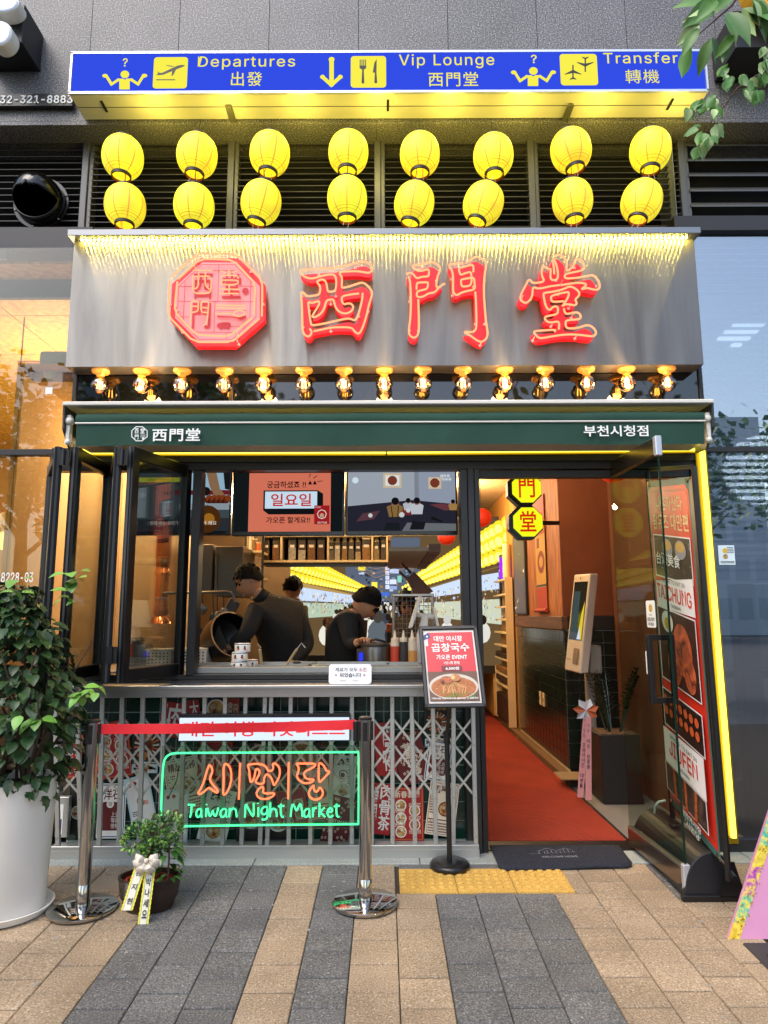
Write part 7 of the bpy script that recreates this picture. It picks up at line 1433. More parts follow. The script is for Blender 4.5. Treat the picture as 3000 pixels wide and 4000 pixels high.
for i, (x, y) in enumerate(((1938, 2118), (1898, 2145), (1880, 2160))):
    c = PXw(x, y, XW); t = thing('brass_wall_lamp', c, 'brass wall lamp with a lit tube shade, %s' % ['nearest', 'middle', 'furthest'][i], 'wall lamp', 'brass wall lamps on the plywood wall'); q = MB(); q.tube([c, c + Vector((-.10, -.02, .03)), c + Vector((-.18, -.03, -.02))], .01, 8); q.lathe([(.001, 0), (.05, 0), (.05, .02), (.001, .02)], c, 16, None, (-1, 0, 0)); q.build('arm', m_gold2, t, smooth=True); q = MB(); cc = c + Vector((-.19, -.04, -.03)); q.tube([cc + Vector((-.09, -.03, -.04)), cc + Vector((.05, .03, .03))], .028, 12); q.build('shade', emis('lamp_warm', '#ffe9b0', 2.2), t)
sf = thing('shelf_tower', (XW - .2, 8.6, 0), 'tall narrow cream shelf tower beyond the tiled wall', 'shelf'); ya_, yb_ = PXw(2008, 2600, XW - .02).y, PXw(1957, 2600, XW - .02).y
ztp = PXw(2000, 2255, XW).z
for (y0, y1) in ((ya_, ya_ + .02), (yb_, yb_ + .02)): q = MB(); q.box((XW - .10, y0, .07), (XW - .01, y1, ztp)); q.build('side_board', m_shelfw, sf)
for y in (2258, 2320, 2372, 2425, 2480, 2535, 2590, 2655, 2700): z = PXw(2000, y, XW - .08).z; q = MB(); q.box((XW - .10, ya_ + .021, z), (XW - .01, yb_ - .001, z + .02)); q.build('shelf_board', m_shelfw, sf)
q = MB(); q.box((XW - .012, ya_ + .021, .07), (XW - .002, yb_, ztp)); q.build('back_board', mat('shelf_back', '#94713f', .7), sf)
for i, (y, c_) in enumerate(((2590, '#3b231a'), (2650, '#a9793f'), (2690, '#55301e'))): z = PXw(2000, y, XW - .08).z + .0205; t = thing('woven_basket', (XW - .15, (ya_ + yb_) / 2, z), '%s basket of goods on the cream shelf tower' % ['upper dark', 'middle pale', 'lower brown'][i], 'basket', 'baskets in the shelf tower'); q = MB(); q.box((XW - .095, ya_ + .05, z), (XW - .02, yb_ - .03, z + .07)); q.build('body', mat('basket' + c_, c_, .8, noise=(30, '#1c120c', .3)), t, bevel=.01)
t = thing('brown_crate', (XW - .2, (ya_ + yb_) / 2, .08), 'tall brown perforated crate at the foot of the shelf tower', 'crate'); q = MB(); q.box((XW - .095, ya_ + .03, .09), (XW - .02, yb_ - .03, .40)); q.build('body', mat('crate_brown', '#4a2a1c', .7, noise=(18, '#1c0f0a', .12)), t, bevel=.01)
pd = thing('cream_cabinet', (XW - .3, 9.4, 0), 'glossy cream cabinet beyond the shelf tower', 'cabinet'); yc0, yc1 = yb_ + .04, 10.4; ztc = PXw(1900, 2505, XW - .12).z; q = MB(); q.box((XW - .12, yc0, .07), (XW - .01, yc1, ztc - .03)); q.build('carcass', mat('cream_gloss', '#c79a5c', .25), pd, bevel=.003); q = MB(); q.box((XW - .14, yc0, ztc - .029), (XW - .01, yc1, ztc)); q.build('worktop', m_lw, pd, bevel=.003)
dm = thing('drink_machine', (XW - .2, yc0 + .5, ztc), 'dark drinks machine with racks standing on the cream cabinet', 'machine'); q = MB(); q.box((XW - .13, yc0 + .25, ztc + .001), (XW - .05, yc0 + .9, ztc + .55)); q.build('body', m_capw, dm, bevel=.01); q = MB(); q.box((XW - .135, yc0 + .3, ztc + .05), (XW - .131, yc0 + .85, ztc + .45)); q.build('front', m_kdk, dm)
t = thing('purple_lamp', PXw(1965, 2245, XW - .12), 'small glowing purple lamp on top of the shelf tower', 'lamp'); c = Vector((XW - .06, ya_ + .28, ztp)); q = MB(); q.lathe([(.001, 0), (.055, 0), (.055, .26), (.001, .26)], c, 18); q.build('tube', emis('purple_glow', '#a030ff', 1.2), t, smooth=True); q = MB(); q.lathe([(.001, .261), (.058, .261), (.05, .30), (.001, .30)], c, 18); q.build('cap', m_kdk, t)
t = thing('cream_cylinder', (0, 0, 0), 'upright cream paper roll on the shelf tower', 'paper roll'); c = Vector((XW - .05, ya_ + .12, ztp)); t.location = c; q = MB(); q.lathe([(.001, 0), (.05, 0), (.05, .42), (.001, .42)], c, 18); q.build('roll', m_shelfw, t, smooth=True)
t = thing('dragon_figure', (XW - .09, yb_ + .35, ztc + .55), 'dark carved dragon figure on the drinks machine', 'figurine'); q = MB(); c = Vector((XW - .09, yc0 + .3, ztc + .551)); q.tube([c + Vector((0, 0, 0)), c + Vector((.05, -.03, .1)), c + Vector((-.04, 0, .2)), c + Vector((.04, .02, .3)), c + Vector((-.03, -.02, .42))], [.05, .05, .045, .04, .02], 8); q.ball(c + Vector((0, -.03, .22)), .07, 10, 8); q.build('carving', mat('dark_bronze', '#3a1a10', .4, .4), t, smooth=True)
# menu kiosk, planter, step
kk = thing('order_kiosk', P(2240, 2625, 5.6), 'white self order kiosk with a reflection painted on its dark screen tilted on the alcove wall', 'kiosk'); m_kw = mat('kiosk_white', '#c9b8a2', .35)
TL, TR, BR, BL = P(2243, 2245, 5.72), P(2314, 2238, 5.42), P(2266, 2632, 5.40), P(2204, 2616, 5.70)
fk = Fr(BL, BR - BL, TL - BL); n_ = fk.N; q = MB(); tk = (Vector((.075, .03, 0))); c8_ = [fk.at(0, 0), fk.at(1, 0), fk.at(1, 1), fk.at(0, 1)]; q.add(c8_ + [v + tk for v in c8_], [(0, 1, 2, 3), (7, 6, 5, 4), (0, 4, 5, 1), (1, 5, 6, 2), (2, 6, 7, 3), (3, 7, 4, 0)]); q.build('housing', m_kw, kk, bevel=.012, seg=3)
p = Print(Fr(fk.O, fk.U, fk.V)); p.step = .001; p.poly([(.10, .32), (.90, .32), (.92, .92), (.10, .92)], mat('kiosk_screen', '#0f1718', .08)); p.poly([(.16, .40), (.55, .40), (.55, .82), (.16, .82)], e_('#41504f', .8)); p.poly([(.62, .33), (.88, .33), (.88, .72), (.75, .6)], e_('#e6cf3a', .8)); p.poly([(.60, .33), (.8, .33), (.72, .46)], e_('#cfd8f0', .9)); p.rrect(.5, .08, .82, .24, .008, mat('reader_brown', '#7b6650', .4), 3); p.line([(.15, .12), (.4, .12)], .004, sblk); p.disc(.5, .955, .03, sblk, n=8); p.build('screen_face', None, kk)  # glowing yellow patch is a reflection painted onto the dark screen
q = MB(); a = P(2320, 2570, 5.6); q.box((a.x - .05, 5.55, a.z - .12), (a.x + .05, 5.72, a.z + .10)); q.box((a.x - .035, 5.72, .02), (a.x + .035, 5.78, a.z + .05)); q.build('stand', mat('kiosk_stand', '#8c8478', .5), kk, bevel=.01)
q = MB(); q.beam(P(2307, 2470, 5.48), P(2296, 2400, 5.5), .05, .05, m_kdk); q.build('card_reader', None, kk, bevel=.006)
pl = thing('black_planter', (1.82, 5.55, 0), 'tall black square planter with glossy zamioculcas and a pink ribbon, behind the glass door', 'potted plant'); q = MB(); q.box((1.62, 5.3, .004), (1.92, 5.6, .50)); q.build('pot', m_kdk, pl, bevel=.006); q = MB(); q.box((1.63, 5.31, .47), (1.91, 5.59, .505)); q.build('soil', mat('bark_soil', '#7a5a3c', .9, noise=(40, '#2a1c10', .2)), pl)
m_zz = mat('zz_leaf', '#16280f', .3, rand=.2, spec=.7)
rz = random.Random(3)
for i in range(9):
    a_ = rz.uniform(0, 6.28); base = Vector((1.77 + .06 * cos(a_), 5.45 + .06 * sin(a_), .49)); tip = base + Vector((.16 * cos(a_), .12 * sin(a_), rz.uniform(.35, .52))); q = MB(); q.tube([base, base.lerp(tip, .5) + Vector((0, 0, .04)), tip], [.008, .006, .002], 6)
    for j in range(9):
        for s in (-1, 1):
            t_ = .3 + .7 * j / 9; c = base.lerp(tip, t_) + Vector((0, 0, .04 * sin(pi * t_))); d_ = Vector((cos(a_ + 1.57) * s, sin(a_ + 1.57) * s * .6, .55)).normalized(); L_ = .07 * (1.1 - t_ * .4); w_ = Vector((cos(a_), sin(a_), 0)) * .014; q.add([c, c + d_ * L_ * .5 + w_, c + d_ * L_, c + d_ * L_ * .5 - w_], [(0, 1, 2, 3)])
    q.build('frond', m_zz, pl)
m_pk = mat('ribbon_pink', '#c58a8c', .6); m_rbw = mat('ribbon_white', '#b9bcc2', .5)
rbn = thing('pink_ribbon', P(2290, 2780, 5.25), 'long pink gift ribbon with black writing and a silver white bow on the black planter', 'ribbon')
for k, (xa_, ya_1, xb_, yb_1) in enumerate(((2288, 2800, 2265, 3115), (2296, 2800, 2298, 3125))):
    a, b_ = P(xa_, ya_1, 5.24 - .02 * k), P(xb_, yb_1, 5.24 - .02 * k); f = Fr(b_ - Vector((.02, 0, 0)), Vector((.045, 0, 0)), a - b_); p = Print(f); p.rect(0, 0, 1, 1, m_pk)
    for i, ch in enumerate('시먼당 프랜차이즈 대박을' if k == 0 else '가수 배호 원종환'): 
        if ch != ' ': p.text(ch, .25, .93 - (i + 1) * .062, .75, .93 - i * .062 - .014, sblk)
    o = p.build('streamer', None, rbn); sd = o.modifiers.new('depth', 'SOLIDIFY'); sd.thickness = .0015
c = P(2290, 2775, 5.22)
for i in range(7): a_ = i * .9 + .3; q = MB(); e1 = c + Vector((.10 * cos(a_), -.01, .09 * sin(a_))); s1_ = Vector((-sin(a_), .3, cos(a_))) * .028; q.add([c, c.lerp(e1, .6) + s1_, e1 + Vector((0, .02, 0)), c.lerp(e1, .6) - s1_], [(0, 1, 2), (0, 2, 3)]); q.build('bow_loop', m_rbw if i % 3 else mat('bow_orange', '#b05a34', .6), rbn)
t = thing('foot_rest', P(2250, 3070, 5.7), 'small beige step plate at the corner of the tiled wall', 'step'); q = MB(); q.box((1.42, 5.72, .075), (1.66, 5.98, .09)); q.build('plate', mat('beige_plate', '#8a7350', .6), t, bevel=.006); q = MB(); q.box((1.50, 5.8, .01), (1.60, 5.9, .0745)); q.build('foot', m_kdk, t)
# ---------------------------------------------------------------- people
m_skin = mat('skin', '#a5785a', .5, spec=.3); m_hair = mat('black_hair', '#060504', .8, spec=.2); m_shirt = mat('black_shirt', '#0b0a09', .85, bump=(16, .5)); m_apron = mat('black_apron', '#0c0b0b', .9); m_trou = mat('dark_trousers', '#15151a', .9)
def skinned(js, es, root=0, sub=2):
    me = bpy.data.meshes.new('s'); me.from_pydata([j[0] for j in js], es, []); o = bpy.data.objects.new('s', me); S.collection.objects.link(o)
    md = o.modifiers.new('k', 'SKIN'); sv = me.skin_vertices[0].data
    for i, j in enumerate(js): r = j[1]; sv[i].radius = (r, j[2] if len(j) > 2 else r); sv[i].use_root = (i == root)
    md.use_smooth_shade = True; sb = o.modifiers.new('s', 'SUBSURF'); sb.levels = sb.render_levels = sub
    bpy.context.view_layer.update(); m2 = bpy.data.meshes.new_from_object(o.evaluated_get(bpy.context.evaluated_depsgraph_get()))
    vs = [tuple(v.co) for v in m2.vertices]; fs = [tuple(p_.vertices) for p_ in m2.polygons]; bpy.data.objects.remove(o); bpy.data.meshes.remove(me); bpy.data.meshes.remove(m2); return vs, fs
def head_mesh(c, yaw, pitch, s=1.0):
    """head looking along +x before rotation; pitch > 0 looks down"""
    M_ = Matrix.Translation(c) @ Matrix.Rotation(yaw, 4, 'Z') @ Matrix.Rotation(pitch, 4, 'Y') @ Matrix.Scale(s, 4); vs = []; fs = []; rg, sg_ = 22, 28
    for i in range(rg + 1):
        th_ = pi * i / rg
        for k in range(sg_):
            a_ = 2 * pi * k / sg_; x, y, z = sin(th_) * cos(a_), sin(th_) * sin(a_), cos(th_); fx = max(0, x)
            X, Y_, Z = x * .096, y * .073, z * .118
            if z < -.1: X *= 1 - .16 * (-z); Y_ *= 1 - .34 * (-z) ** 1.2; X += .018 * fx * (-z)
            nz = math.exp(-((z + .12) / .16) ** 2) * math.exp(-(y / .2) ** 2); X += .026 * nz * (x > 0)
            X += -.010 * math.exp(-((z - .1) / .12) ** 2) * math.exp(-((abs(y) - .38) / .16) ** 2) * (x > 0); X += .007 * math.exp(-((z + .48) / .1) ** 2) * math.exp(-(y / .3) ** 2) * (x > 0); X += .01 * math.exp(-((z + .82) / .14) ** 2) * math.exp(-(y / .3) ** 2) * (x > 0)
            vs.append((X, Y_, Z))
    for i in range(rg):
        for k in range(sg_): k2 = (k + 1) % sg_; fs.append((i * sg_ + k, (i + 1) * sg_ + k, (i + 1) * sg_ + k2, i * sg_ + k2))
    return [tuple(M_ @ Vector(v)) for v in vs], fs, M_
def add_hand(q, w, d, palm_n, s=1.0):
    d = Vector(d).normalized(); n_ = Vector(palm_n).normalized(); sd_ = d.cross(n_).normalized(); n_ = sd_.cross(d)
    js = [(w, .026 * s), (w + d * .05 * s, .030 * s, .016 * s), (w + d * .085 * s, .032 * s, .014 * s)]; es = [(0, 1), (1, 2)]
    vs, fs = skinned(js, es, 0, 2); q.add(vs, fs)
    for i, (o_, L_) in enumerate(((-.027, .062), (-.009, .072), (.009, .068), (.027, .052))):
        b_ = w + d * .075 * s + sd_ * o_ * s; m1 = b_ + d * L_ * .5 * s + n_ * .008; m2 = m1 + (d * .4 + n_ * .9).normalized() * L_ * .32 * s; m3 = m2 + (n_ - d * .1).normalized() * L_ * .25 * s; q.tube([b_, m1, m2, m3], [.0095 * s, .009 * s, .008 * s, .006 * s], 7)
    b_ = w + d * .03 * s - sd_ * .026 * s; q.tube([b_, b_ - sd_ * .03 * s + d * .02 * s + n_ * .01, b_ - sd_ * .035 * s + d * .055 * s + n_ * .02], [.012 * s, .010 * s, .007 * s], 7)
def person(label, pelvis, waist, chest, ups, neck, headc, yaw, pitch, armL, armR, hair='short', shirt_m=None, hs=1.0, legs=True, apron=False, face=False, sleeve=.8, grp=None, bulk=1.0):
    t = thing('person', (pelvis.x, pelvis.y, 0), label, 'person', grp)
    shL, elL, wrL = armL; shR, elR, wrR = armR
    js = [(pelvis, .13, .10), (waist, .12, .09), (chest, .14, .10), (ups, .11, .09), (neck, .052), (shL, .06), (elL, .042), (wrL, .028), (shR, .06), (elR, .042), (wrR, .028)]; es = [(0, 1), (1, 2), (2, 3), (3, 4), (3, 5), (5, 6), (6, 7), (3, 8), (8, 9), (9, 10)]
    hc = Vector(headc); js.append((neck.lerp(hc, .6), .05)); es.append((4, 11))
    for s in (-1, 1):
        k_ = len(js); hp = pelvis + Vector((.085 * s, 0, -.06)); kn__ = Vector((pelvis.x + .10 * s, pelvis.y - .02, .48)); an = Vector((pelvis.x + .10 * s, pelvis.y + .03, .09)); toe = an + Vector((0, -.14, -.05)); js += [(hp, .09), (kn__, .06), (an, .04), (toe, .035)]; es += [(0, k_), (k_, k_ + 1), (k_ + 1, k_ + 2), (k_ + 2, k_ + 3)]
    q = MB(); vs, fs = skinned(js, es, 0, 1); q.add(vs, fs); hv, hf, HM = head_mesh(hc, yaw, pitch, hs); q.add(hv, hf)
    add_hand(q, wrL, wrL - elL, Vector((0, -.3, -1))); add_hand(q, wrR, wrR - elR, Vector((0, -.3, -1)))
    for s in (-1, 1): ec = HM @ Vector((-.005, .072 * s, .0)); q.ball(ec, .020 * hs, 10, 8, None, (.8, .5, 1.3))
    q.build('body', m_skin, t, smooth=True, angle=0)
    big = 1.28
    js2 = [(pelvis + Vector((0, 0, -.12)), .17 * bulk, .14 * bulk), (waist, .165 * bulk, .13 * bulk), (chest, .175 * bulk, .135 * bulk), (ups, .125 * bulk, .105 * bulk), (neck.lerp(ups, .35), .068), (shL, .085), (elL, .062), (elL.lerp(wrL, sleeve), .050), (shR, .085), (elR, .062), (elR.lerp(wrR, sleeve), .050)]; es2 = [(0, 1), (1, 2), (2, 3), (3, 4), (3, 5), (5, 6), (6, 7), (3, 8), (8, 9), (9, 10)]
    q = MB(); vs, fs = skinned(js2, es2, 0, 2); q.add(vs, fs); q.build('shirt', shirt_m or m_shirt, t, smooth=True, angle=0)
    q = MB(); q.tube([neck.lerp(ups, .28), neck.lerp(hc, .14)], [.07, .062], 16, caps=False); o = q.build('collar', shirt_m or m_shirt, t, smooth=True); sd = o.modifiers.new('d', 'SOLIDIFY'); sd.thickness = .006
    q = MB(); vs, fs = skinned([(pelvis + Vector((0, 0, -.02)), .16, .13)] + [v for s in (-1, 1) for v in ((pelvis + Vector((.09 * s, 0, -.1)), .11), (Vector((pelvis.x + .10 * s, pelvis.y - .02, .48)), .08), (Vector((pelvis.x + .10 * s, pelvis.y + .03, .12)), .07))], [(0, 1), (1, 2), (2, 3), (0, 4), (4, 5), (5, 6)], 0, 1); q.add(vs, fs); q.build('trousers', m_trou, t, smooth=True, angle=0)
    # hair: cap over the skull, fringe and nape
    q = MB(); rg, sg_ = 16, 26; rh = random.Random(int(hc.x * 1000)); 
    for i in range(rg + 1):
        th_ = (pi * (.60 if hair == 'short' else .78)) * i / rg
        for k in range(sg_):
            a_ = 2 * pi * k / sg_; x, y, z = sin(th_) * cos(a_), sin(th_) * sin(a_), cos(th_); f_ = 1.12 + .03 * sin(a_ * 9 + i) * (i / rg)
            X, Y_, Z = x * .098 * f_ - .008, y * .078 * f_, z * .124 * f_
            ca = cos(a_); lim = (.008 + .058 * ca) if ca > 0 else (.008 + .125 * ca if hair == 'short' else -.12)
            if hair == 'long' and abs(sin(a_)) > .75: lim = -.13
            if Z < lim: Z = lim + .007 * sin(a_ * 13)
            q.v.append(tuple(HM @ Vector((X, Y_, Z))))
    for i in range(rg):
        for k in range(sg_): k2 = (k + 1) % sg_; q.f.append((i * sg_ + k, (i + 1) * sg_ + k, (i + 1) * sg_ + k2, i * sg_ + k2)); q.m.append(0)
    for k in range(70):                                   # loose locks give the outline some life
        a_ = rh.uniform(0, 6.28); th_ = rh.uniform(.15, 1.45); x, y, z = sin(th_) * cos(a_), sin(th_) * sin(a_), cos(th_); b_ = Vector((x * .110 - .008, y * .088, z * .138)); e1 = b_ + Vector((rh.uniform(-.02, .03), rh.uniform(-.02, .02), -.03 + .01 * z)) + Vector((x, y, z)) * .006; q.tube([HM @ b_, HM @ b_.lerp(e1, .5) + Vector((0, 0, .004)), HM @ e1], [.009, .008, .001], 5)
    q.build('hair', m_hair, t, smooth=True, angle=0)
    q = MB()
    for s in (-1, 1): q.ball(HM @ Vector((.083, .028 * s, .012)), .009 * hs, 8, 6)
    q.build('eyes', m_hair, t); q = MB()
    for s in (-1, 1): q.tube([HM @ Vector((.090, .016 * s, .034)), HM @ Vector((.086, .042 * s, .036))], .004, 5)
    q.build('eyebrows', m_hair, t); q = MB(); q.tube([HM @ Vector((.098, -.018, -.056)), HM @ Vector((.102, 0, -.055)), HM @ Vector((.098, .018, -.056))], .005, 6); q.build('lips', mat('lips', '#7a3a34', .5), t)
    return t
Y1 = 5.35
person('cook in black shirt with his back turned, bending over the drum at the left', E(1120, 2700, Y1 + .1), E(1115, 2600, Y1 + .08), E(1100, 2480, Y1 + .02), E(1085, 2372, Y1 - .05), E(1012, 2328, Y1 - .1), E(972, 2268, Y1 - .13), radians(205), radians(32),
    (E(1000, 2385, Y1 - .22), E(965, 2475, Y1 - .30), E(885, 2540, Y1 - .25)), (E(1152, 2376, Y1 + .08), E(1205, 2520, Y1 + .02), E(1120, 2610, Y1 - .2)), bulk=1.2)
Y2 = 5.3
person('cook in black shirt bent forward over the pot, seen from the side', E(1345, 2700, Y2 + .1), E(1345, 2600, Y2 + .06), E(1350, 2480, Y2), E(1368, 2412, Y2 - .02), E(1392, 2385, Y2 - .04), E(1428, 2358, Y2 - .05), radians(-8), radians(48),
    (E(1358, 2420, Y2 - .17), E(1372, 2520, Y2 - .20), E(1405, 2505, Y2 - .30)), (E(1375, 2420, Y2 + .15), E(1390, 2510, Y2 + .1), E(1430, 2505, Y2 - .05)), hs=1.02)
person('third worker mostly hidden behind the left cook, only the dark hair showing', E(1150, 2640, 6.6), E(1148, 2560, 6.6), E(1146, 2460, 6.6), E(1146, 2380, 6.6), E(1146, 2345, 6.6), E(1144, 2302, 6.6), radians(60), radians(15),
    (E(1115, 2385, 6.6), E(1110, 2460, 6.5), E(1120, 2510, 6.4)), (E(1178, 2385, 6.6), E(1182, 2460, 6.5), E(1170, 2510, 6.4)), hs=.95)
m_str = mat('striped_top', '#3a322c', .8); 
pw = person('woman with chin length dark hair and striped top sitting behind the wire rack', E(1595, 2560, 6.3), E(1595, 2520, 6.3), E(1595, 2470, 6.3), E(1593, 2432, 6.3), E(1590, 2405, 6.3), E(1588, 2366, 6.28), radians(-95), radians(14),
    (E(1560, 2430, 6.3), E(1550, 2480, 6.2), E(1570, 2510, 6.05)), (E(1628, 2430, 6.3), E(1640, 2480, 6.2), E(1620, 2510, 6.05)), hair='long', shirt_m=m_str, hs=.92)
# added warm fill points inside the shop, with no fittings of their own
for (x, y, z, e) in ((.1, 5.5, 2.45, 9), (-1.6, 5.4, 2.2, 3), (-.7, 6.7, 2.6, 20), (.6, 6.0, 2.7, 9), (.9, 8.2, 2.8, 40), (-.3, 7.9, 2.7, 36), (1.2, 5.2, 2.85, 15), (-1.9, 5.5, 2.75, 34)): mesh_light('warm_fill', 'POINT', (x, y, z), e, (1, .74, .42), .08)
# ================================================================ THINGS ON THE PAVEMENT
m_chr = mat('chrome', '#b9b6b2', .07, 1.0); m_bplas = mat('black_plastic', '#121214', .35); m_belt = mat('belt_red', '#cf1422', .7, bump=(200, .2))
SH = P(355, 2822, G(322, 3556).y).z - G(322, 3556).z - .0265; BZ = P(383, 2848, G(322, 3556).y).z
def stanchion(x, y, label):
    g_ = G(x, y); t = thing('queue_post', g_, label, 'queue post', 'chrome queue posts joined by the red belt'); c = g_
    q = MB(); q.lathe([(.001, .004), (.160, .004), (.163, .008), (.163, .016), (.158, .020), (.03, .026), (.001, .026)], c, 64); q.build('base', m_chr, t, smooth=True)
    q = MB(); q.lathe([(.001, .0265), (.0315, .0265), (.0315, .0265 + SH), (.001, .0265 + SH)], c, 40); q.build('pole', m_chr, t, smooth=True)
    q = MB(); q.lathe([(.033, .0265), (.033, .12), (.0317, .122)], c, 32); q.f = [f for f in q.f if len(f) == 4]; q.m = q.m[:len(q.f)]; q.build('sleeve', m_chr, t, smooth=True)
    q = MB(); q.lathe([(.001, .027 + SH), (.034, .027 + SH), (.034, .036 + SH), (.028, .041 + SH), (.001, .041 + SH)], c, 32); q.build('cap', m_bplas, t, smooth=True)
    for a_ in (0, pi, -pi / 2): q = MB(); d_ = Vector((cos(a_), sin(a_), 0)); q.beam(c + d_ * .0325 + Vector((0, 0, SH - .075)), c + d_ * .0325 + Vector((0, 0, SH + .02)), .022, .016, m_bplas, up=d_); q.build('belt_clip', None, t, bevel=.003)
    return c
c1 = stanchion(322, 3556, 'left chrome queue post beside the large white planter'); c2 = stanchion(1427, 3533, 'right chrome queue post in front of the green neon frame, holding the belt end')
q = MB(); q.beam(c2 + Vector((-.062, 0, SH - .03)), c2 + Vector((-.040, 0, SH - .03)), .03, .10, m_bplas); q.build('belt_head', None, None, bevel=.004); bh = bpy.data.objects['belt_head']; put(bh, bpy.data.objects['queue_post.001'])
q = MB(); a = c1 + Vector((.042, 0, 0)); b_ = c2 + Vector((-.05, 0, 0)); a.z = P(383, 2848, a.y).z; b_.z = P(1383, 2830, b_.y).z; N = 24
for i in range(N + 1):
    t_ = i / N; p_ = a.lerp(b_, t_); sag = -.006 * 4 * t_ * (1 - t_); tw = .004 * sin(t_ * 9)
    q.v += [(p_.x, p_.y + tw, p_.z + sag + .024), (p_.x, p_.y - tw, p_.z + sag - .024)]
q.f = [(2 * i, 2 * i + 2, 2 * i + 3, 2 * i + 1)[::-1] for i in range(N)]; q.m = [0] * N; q.mi(m_belt)
o = q.build('belt', m_belt, None, label='red retractable belt stretched between the two chrome posts', cat='belt'); sd = o.modifiers.new('depth', 'SOLIDIFY'); sd.thickness = .002
# ---------------------------------------------------------------- leaves
def leaf_mesh(name, m, L, w, curl, fold, n=6, wav=0, tip=1.0):
    q = MB(); vs = []; fs = []
    for i in range(n + 1):
        t_ = i / n; ww = w * (sin(pi * t_ ** .8) ** .75 if 0 < t_ < 1 else 0.02) * (1 if t_ < .8 else tip); z = -curl * t_ * t_ * L; x = L * t_
        for s in (-1, -.5, 0, .5, 1): vs.append((x, ww * s, z + abs(s) * fold * ww - (wav * sin(t_ * 20) * .01 * abs(s))))
    for i in range(n):
        for j in range(4): k_ = i * 5 + j; fs.append((k_, k_ + 1, k_ + 6, k_ + 5))
    me = bpy.data.meshes.new(name); me.from_pydata(vs, [], fs); me.materials.append(m); me.shade_smooth(); return me
def leaf_mat(name, c1_, c2_, rough=.48, tr=.25):
    m = mat(name, c1_, rough, noise=(7, c2_, .25), rand=.28, spec=.6); b = m.node_tree.nodes['Principled BSDF']; b.inputs['Subsurface Weight'].default_value = 0; return m
m_lfd = leaf_mat('ficus_leaf', '#1b3415', '#2f5224'); m_lfl = leaf_mat('young_leaf', '#4d7d2a', '#6b9a3c'); m_bark = mat('bark', '#4a3a2c', .9, bump=(30, .8))
def place_leaves(spots, meshes, parent, nm='leaf', limit=295):
    """spots = [(pos, dir, up)]; the nearest ones are objects, the rest one joined part"""
    spots.sort(key=lambda s_: s_[0].y); rest = MB()
    for i, (p_, d_, u_) in enumerate(spots):
        d_ = d_.normalized(); s_ = d_.cross(u_).normalized() * -1; u2 = d_.cross(s_).normalized(); s_ = u2.cross(d_)
        if u2.z < 0 and abs(u2.z) > .2: u2 = -u2; s_ = -s_
        sc = R.uniform(.6, 1.08); Mx = Matrix(((d_.x, s_.x, u2.x, p_.x), (d_.y, s_.y, u2.y, p_.y), (d_.z, s_.z, u2.z, p_.z), (0, 0, 0, 1))) @ Matrix.Scale(sc, 4); me = meshes[i % len(meshes)]
        if i < limit:
            o = bpy.data.objects.new(nm, me); S.collection.objects.link(o); o.matrix_basis = Mx; put(o, parent)
        else: rest.add([v.co for v in me.vertices], [tuple(p2.vertices) for p2 in me.polygons], me.materials[0], Mx)
    if rest.v: rest.build('foliage', None, parent, smooth=True, kind='stuff')
# large potted plant at the left
gp = G(12, 3562); pt = thing('potted_ficus', gp, 'tall bushy dark green plant in a large white round planter at the left edge', 'potted plant'); c = gp
m_pot = mat('pot_white', '#e8e5e0', .5, noise=(3, '#dad6cf', .3)); hp_ = .62
q = MB(); q.lathe([(.001, .012), (.178, .012), (.185, .02), (.203, hp_ - .01), (.207, hp_), (.196, hp_), (.190, hp_ - .05), (.001, hp_ - .055)], c, 56); q.build('pot', m_pot, pt, smooth=True, angle=50)
q = MB(); q.lathe([(.001, .002), (.205, .002), (.226, .035), (.219, .036), (.202, .012), (.001, .011)], c, 56); q.build('saucer', m_pot, pt, smooth=True, angle=50)
q = MB(); q.lathe([(.001, hp_ - .045), (.192, hp_ - .048)], c, 30); 
for i in range(160): a_, r_ = R.uniform(0, 6.28), R.uniform(0, .185); q.ball(c + Vector((r_ * cos(a_), r_ * sin(a_), hp_ - .045)), R.uniform(.006, .014), 5, 3)
q.build('soil', mat('pot_soil', '#2a2320', .95), pt, kind='stuff')
ztop_ = P(200, 2230, gp.y).z; stems = []
rp = random.Random(11); spots = []
m_l = [leaf_mesh('leaf', m_lfd, .078, .029, .35, .25), leaf_mesh('leaf', m_lfd, .062, .022, .6, .15, wav=1), leaf_mesh('leaf', m_lfd, .088, .033, .15, .35)]
for k in range(16):
    a_ = rp.uniform(0, 6.28); b0_ = c + Vector((.07 * cos(a_), .07 * sin(a_), hp_ - .05)); th_ = Vector((rp.uniform(-.16, .30), rp.uniform(-.28, .22), 0)); zt__ = c.z + hp_ + rp.uniform(.35, .80)
    if k == 0: th_ = Vector((.10, -.05, 0)); zt__ = ztop_
    tip = Vector((c.x + th_.x, c.y + th_.y, zt__)); mid = b0_.lerp(tip, .5) + Vector((rp.uniform(-.05, .05), rp.uniform(-.05, .05), .05)); q = MB(); q.tube([b0_, mid, tip], [.008, .006, .003], 6); q.build('stem', m_bark, pt)
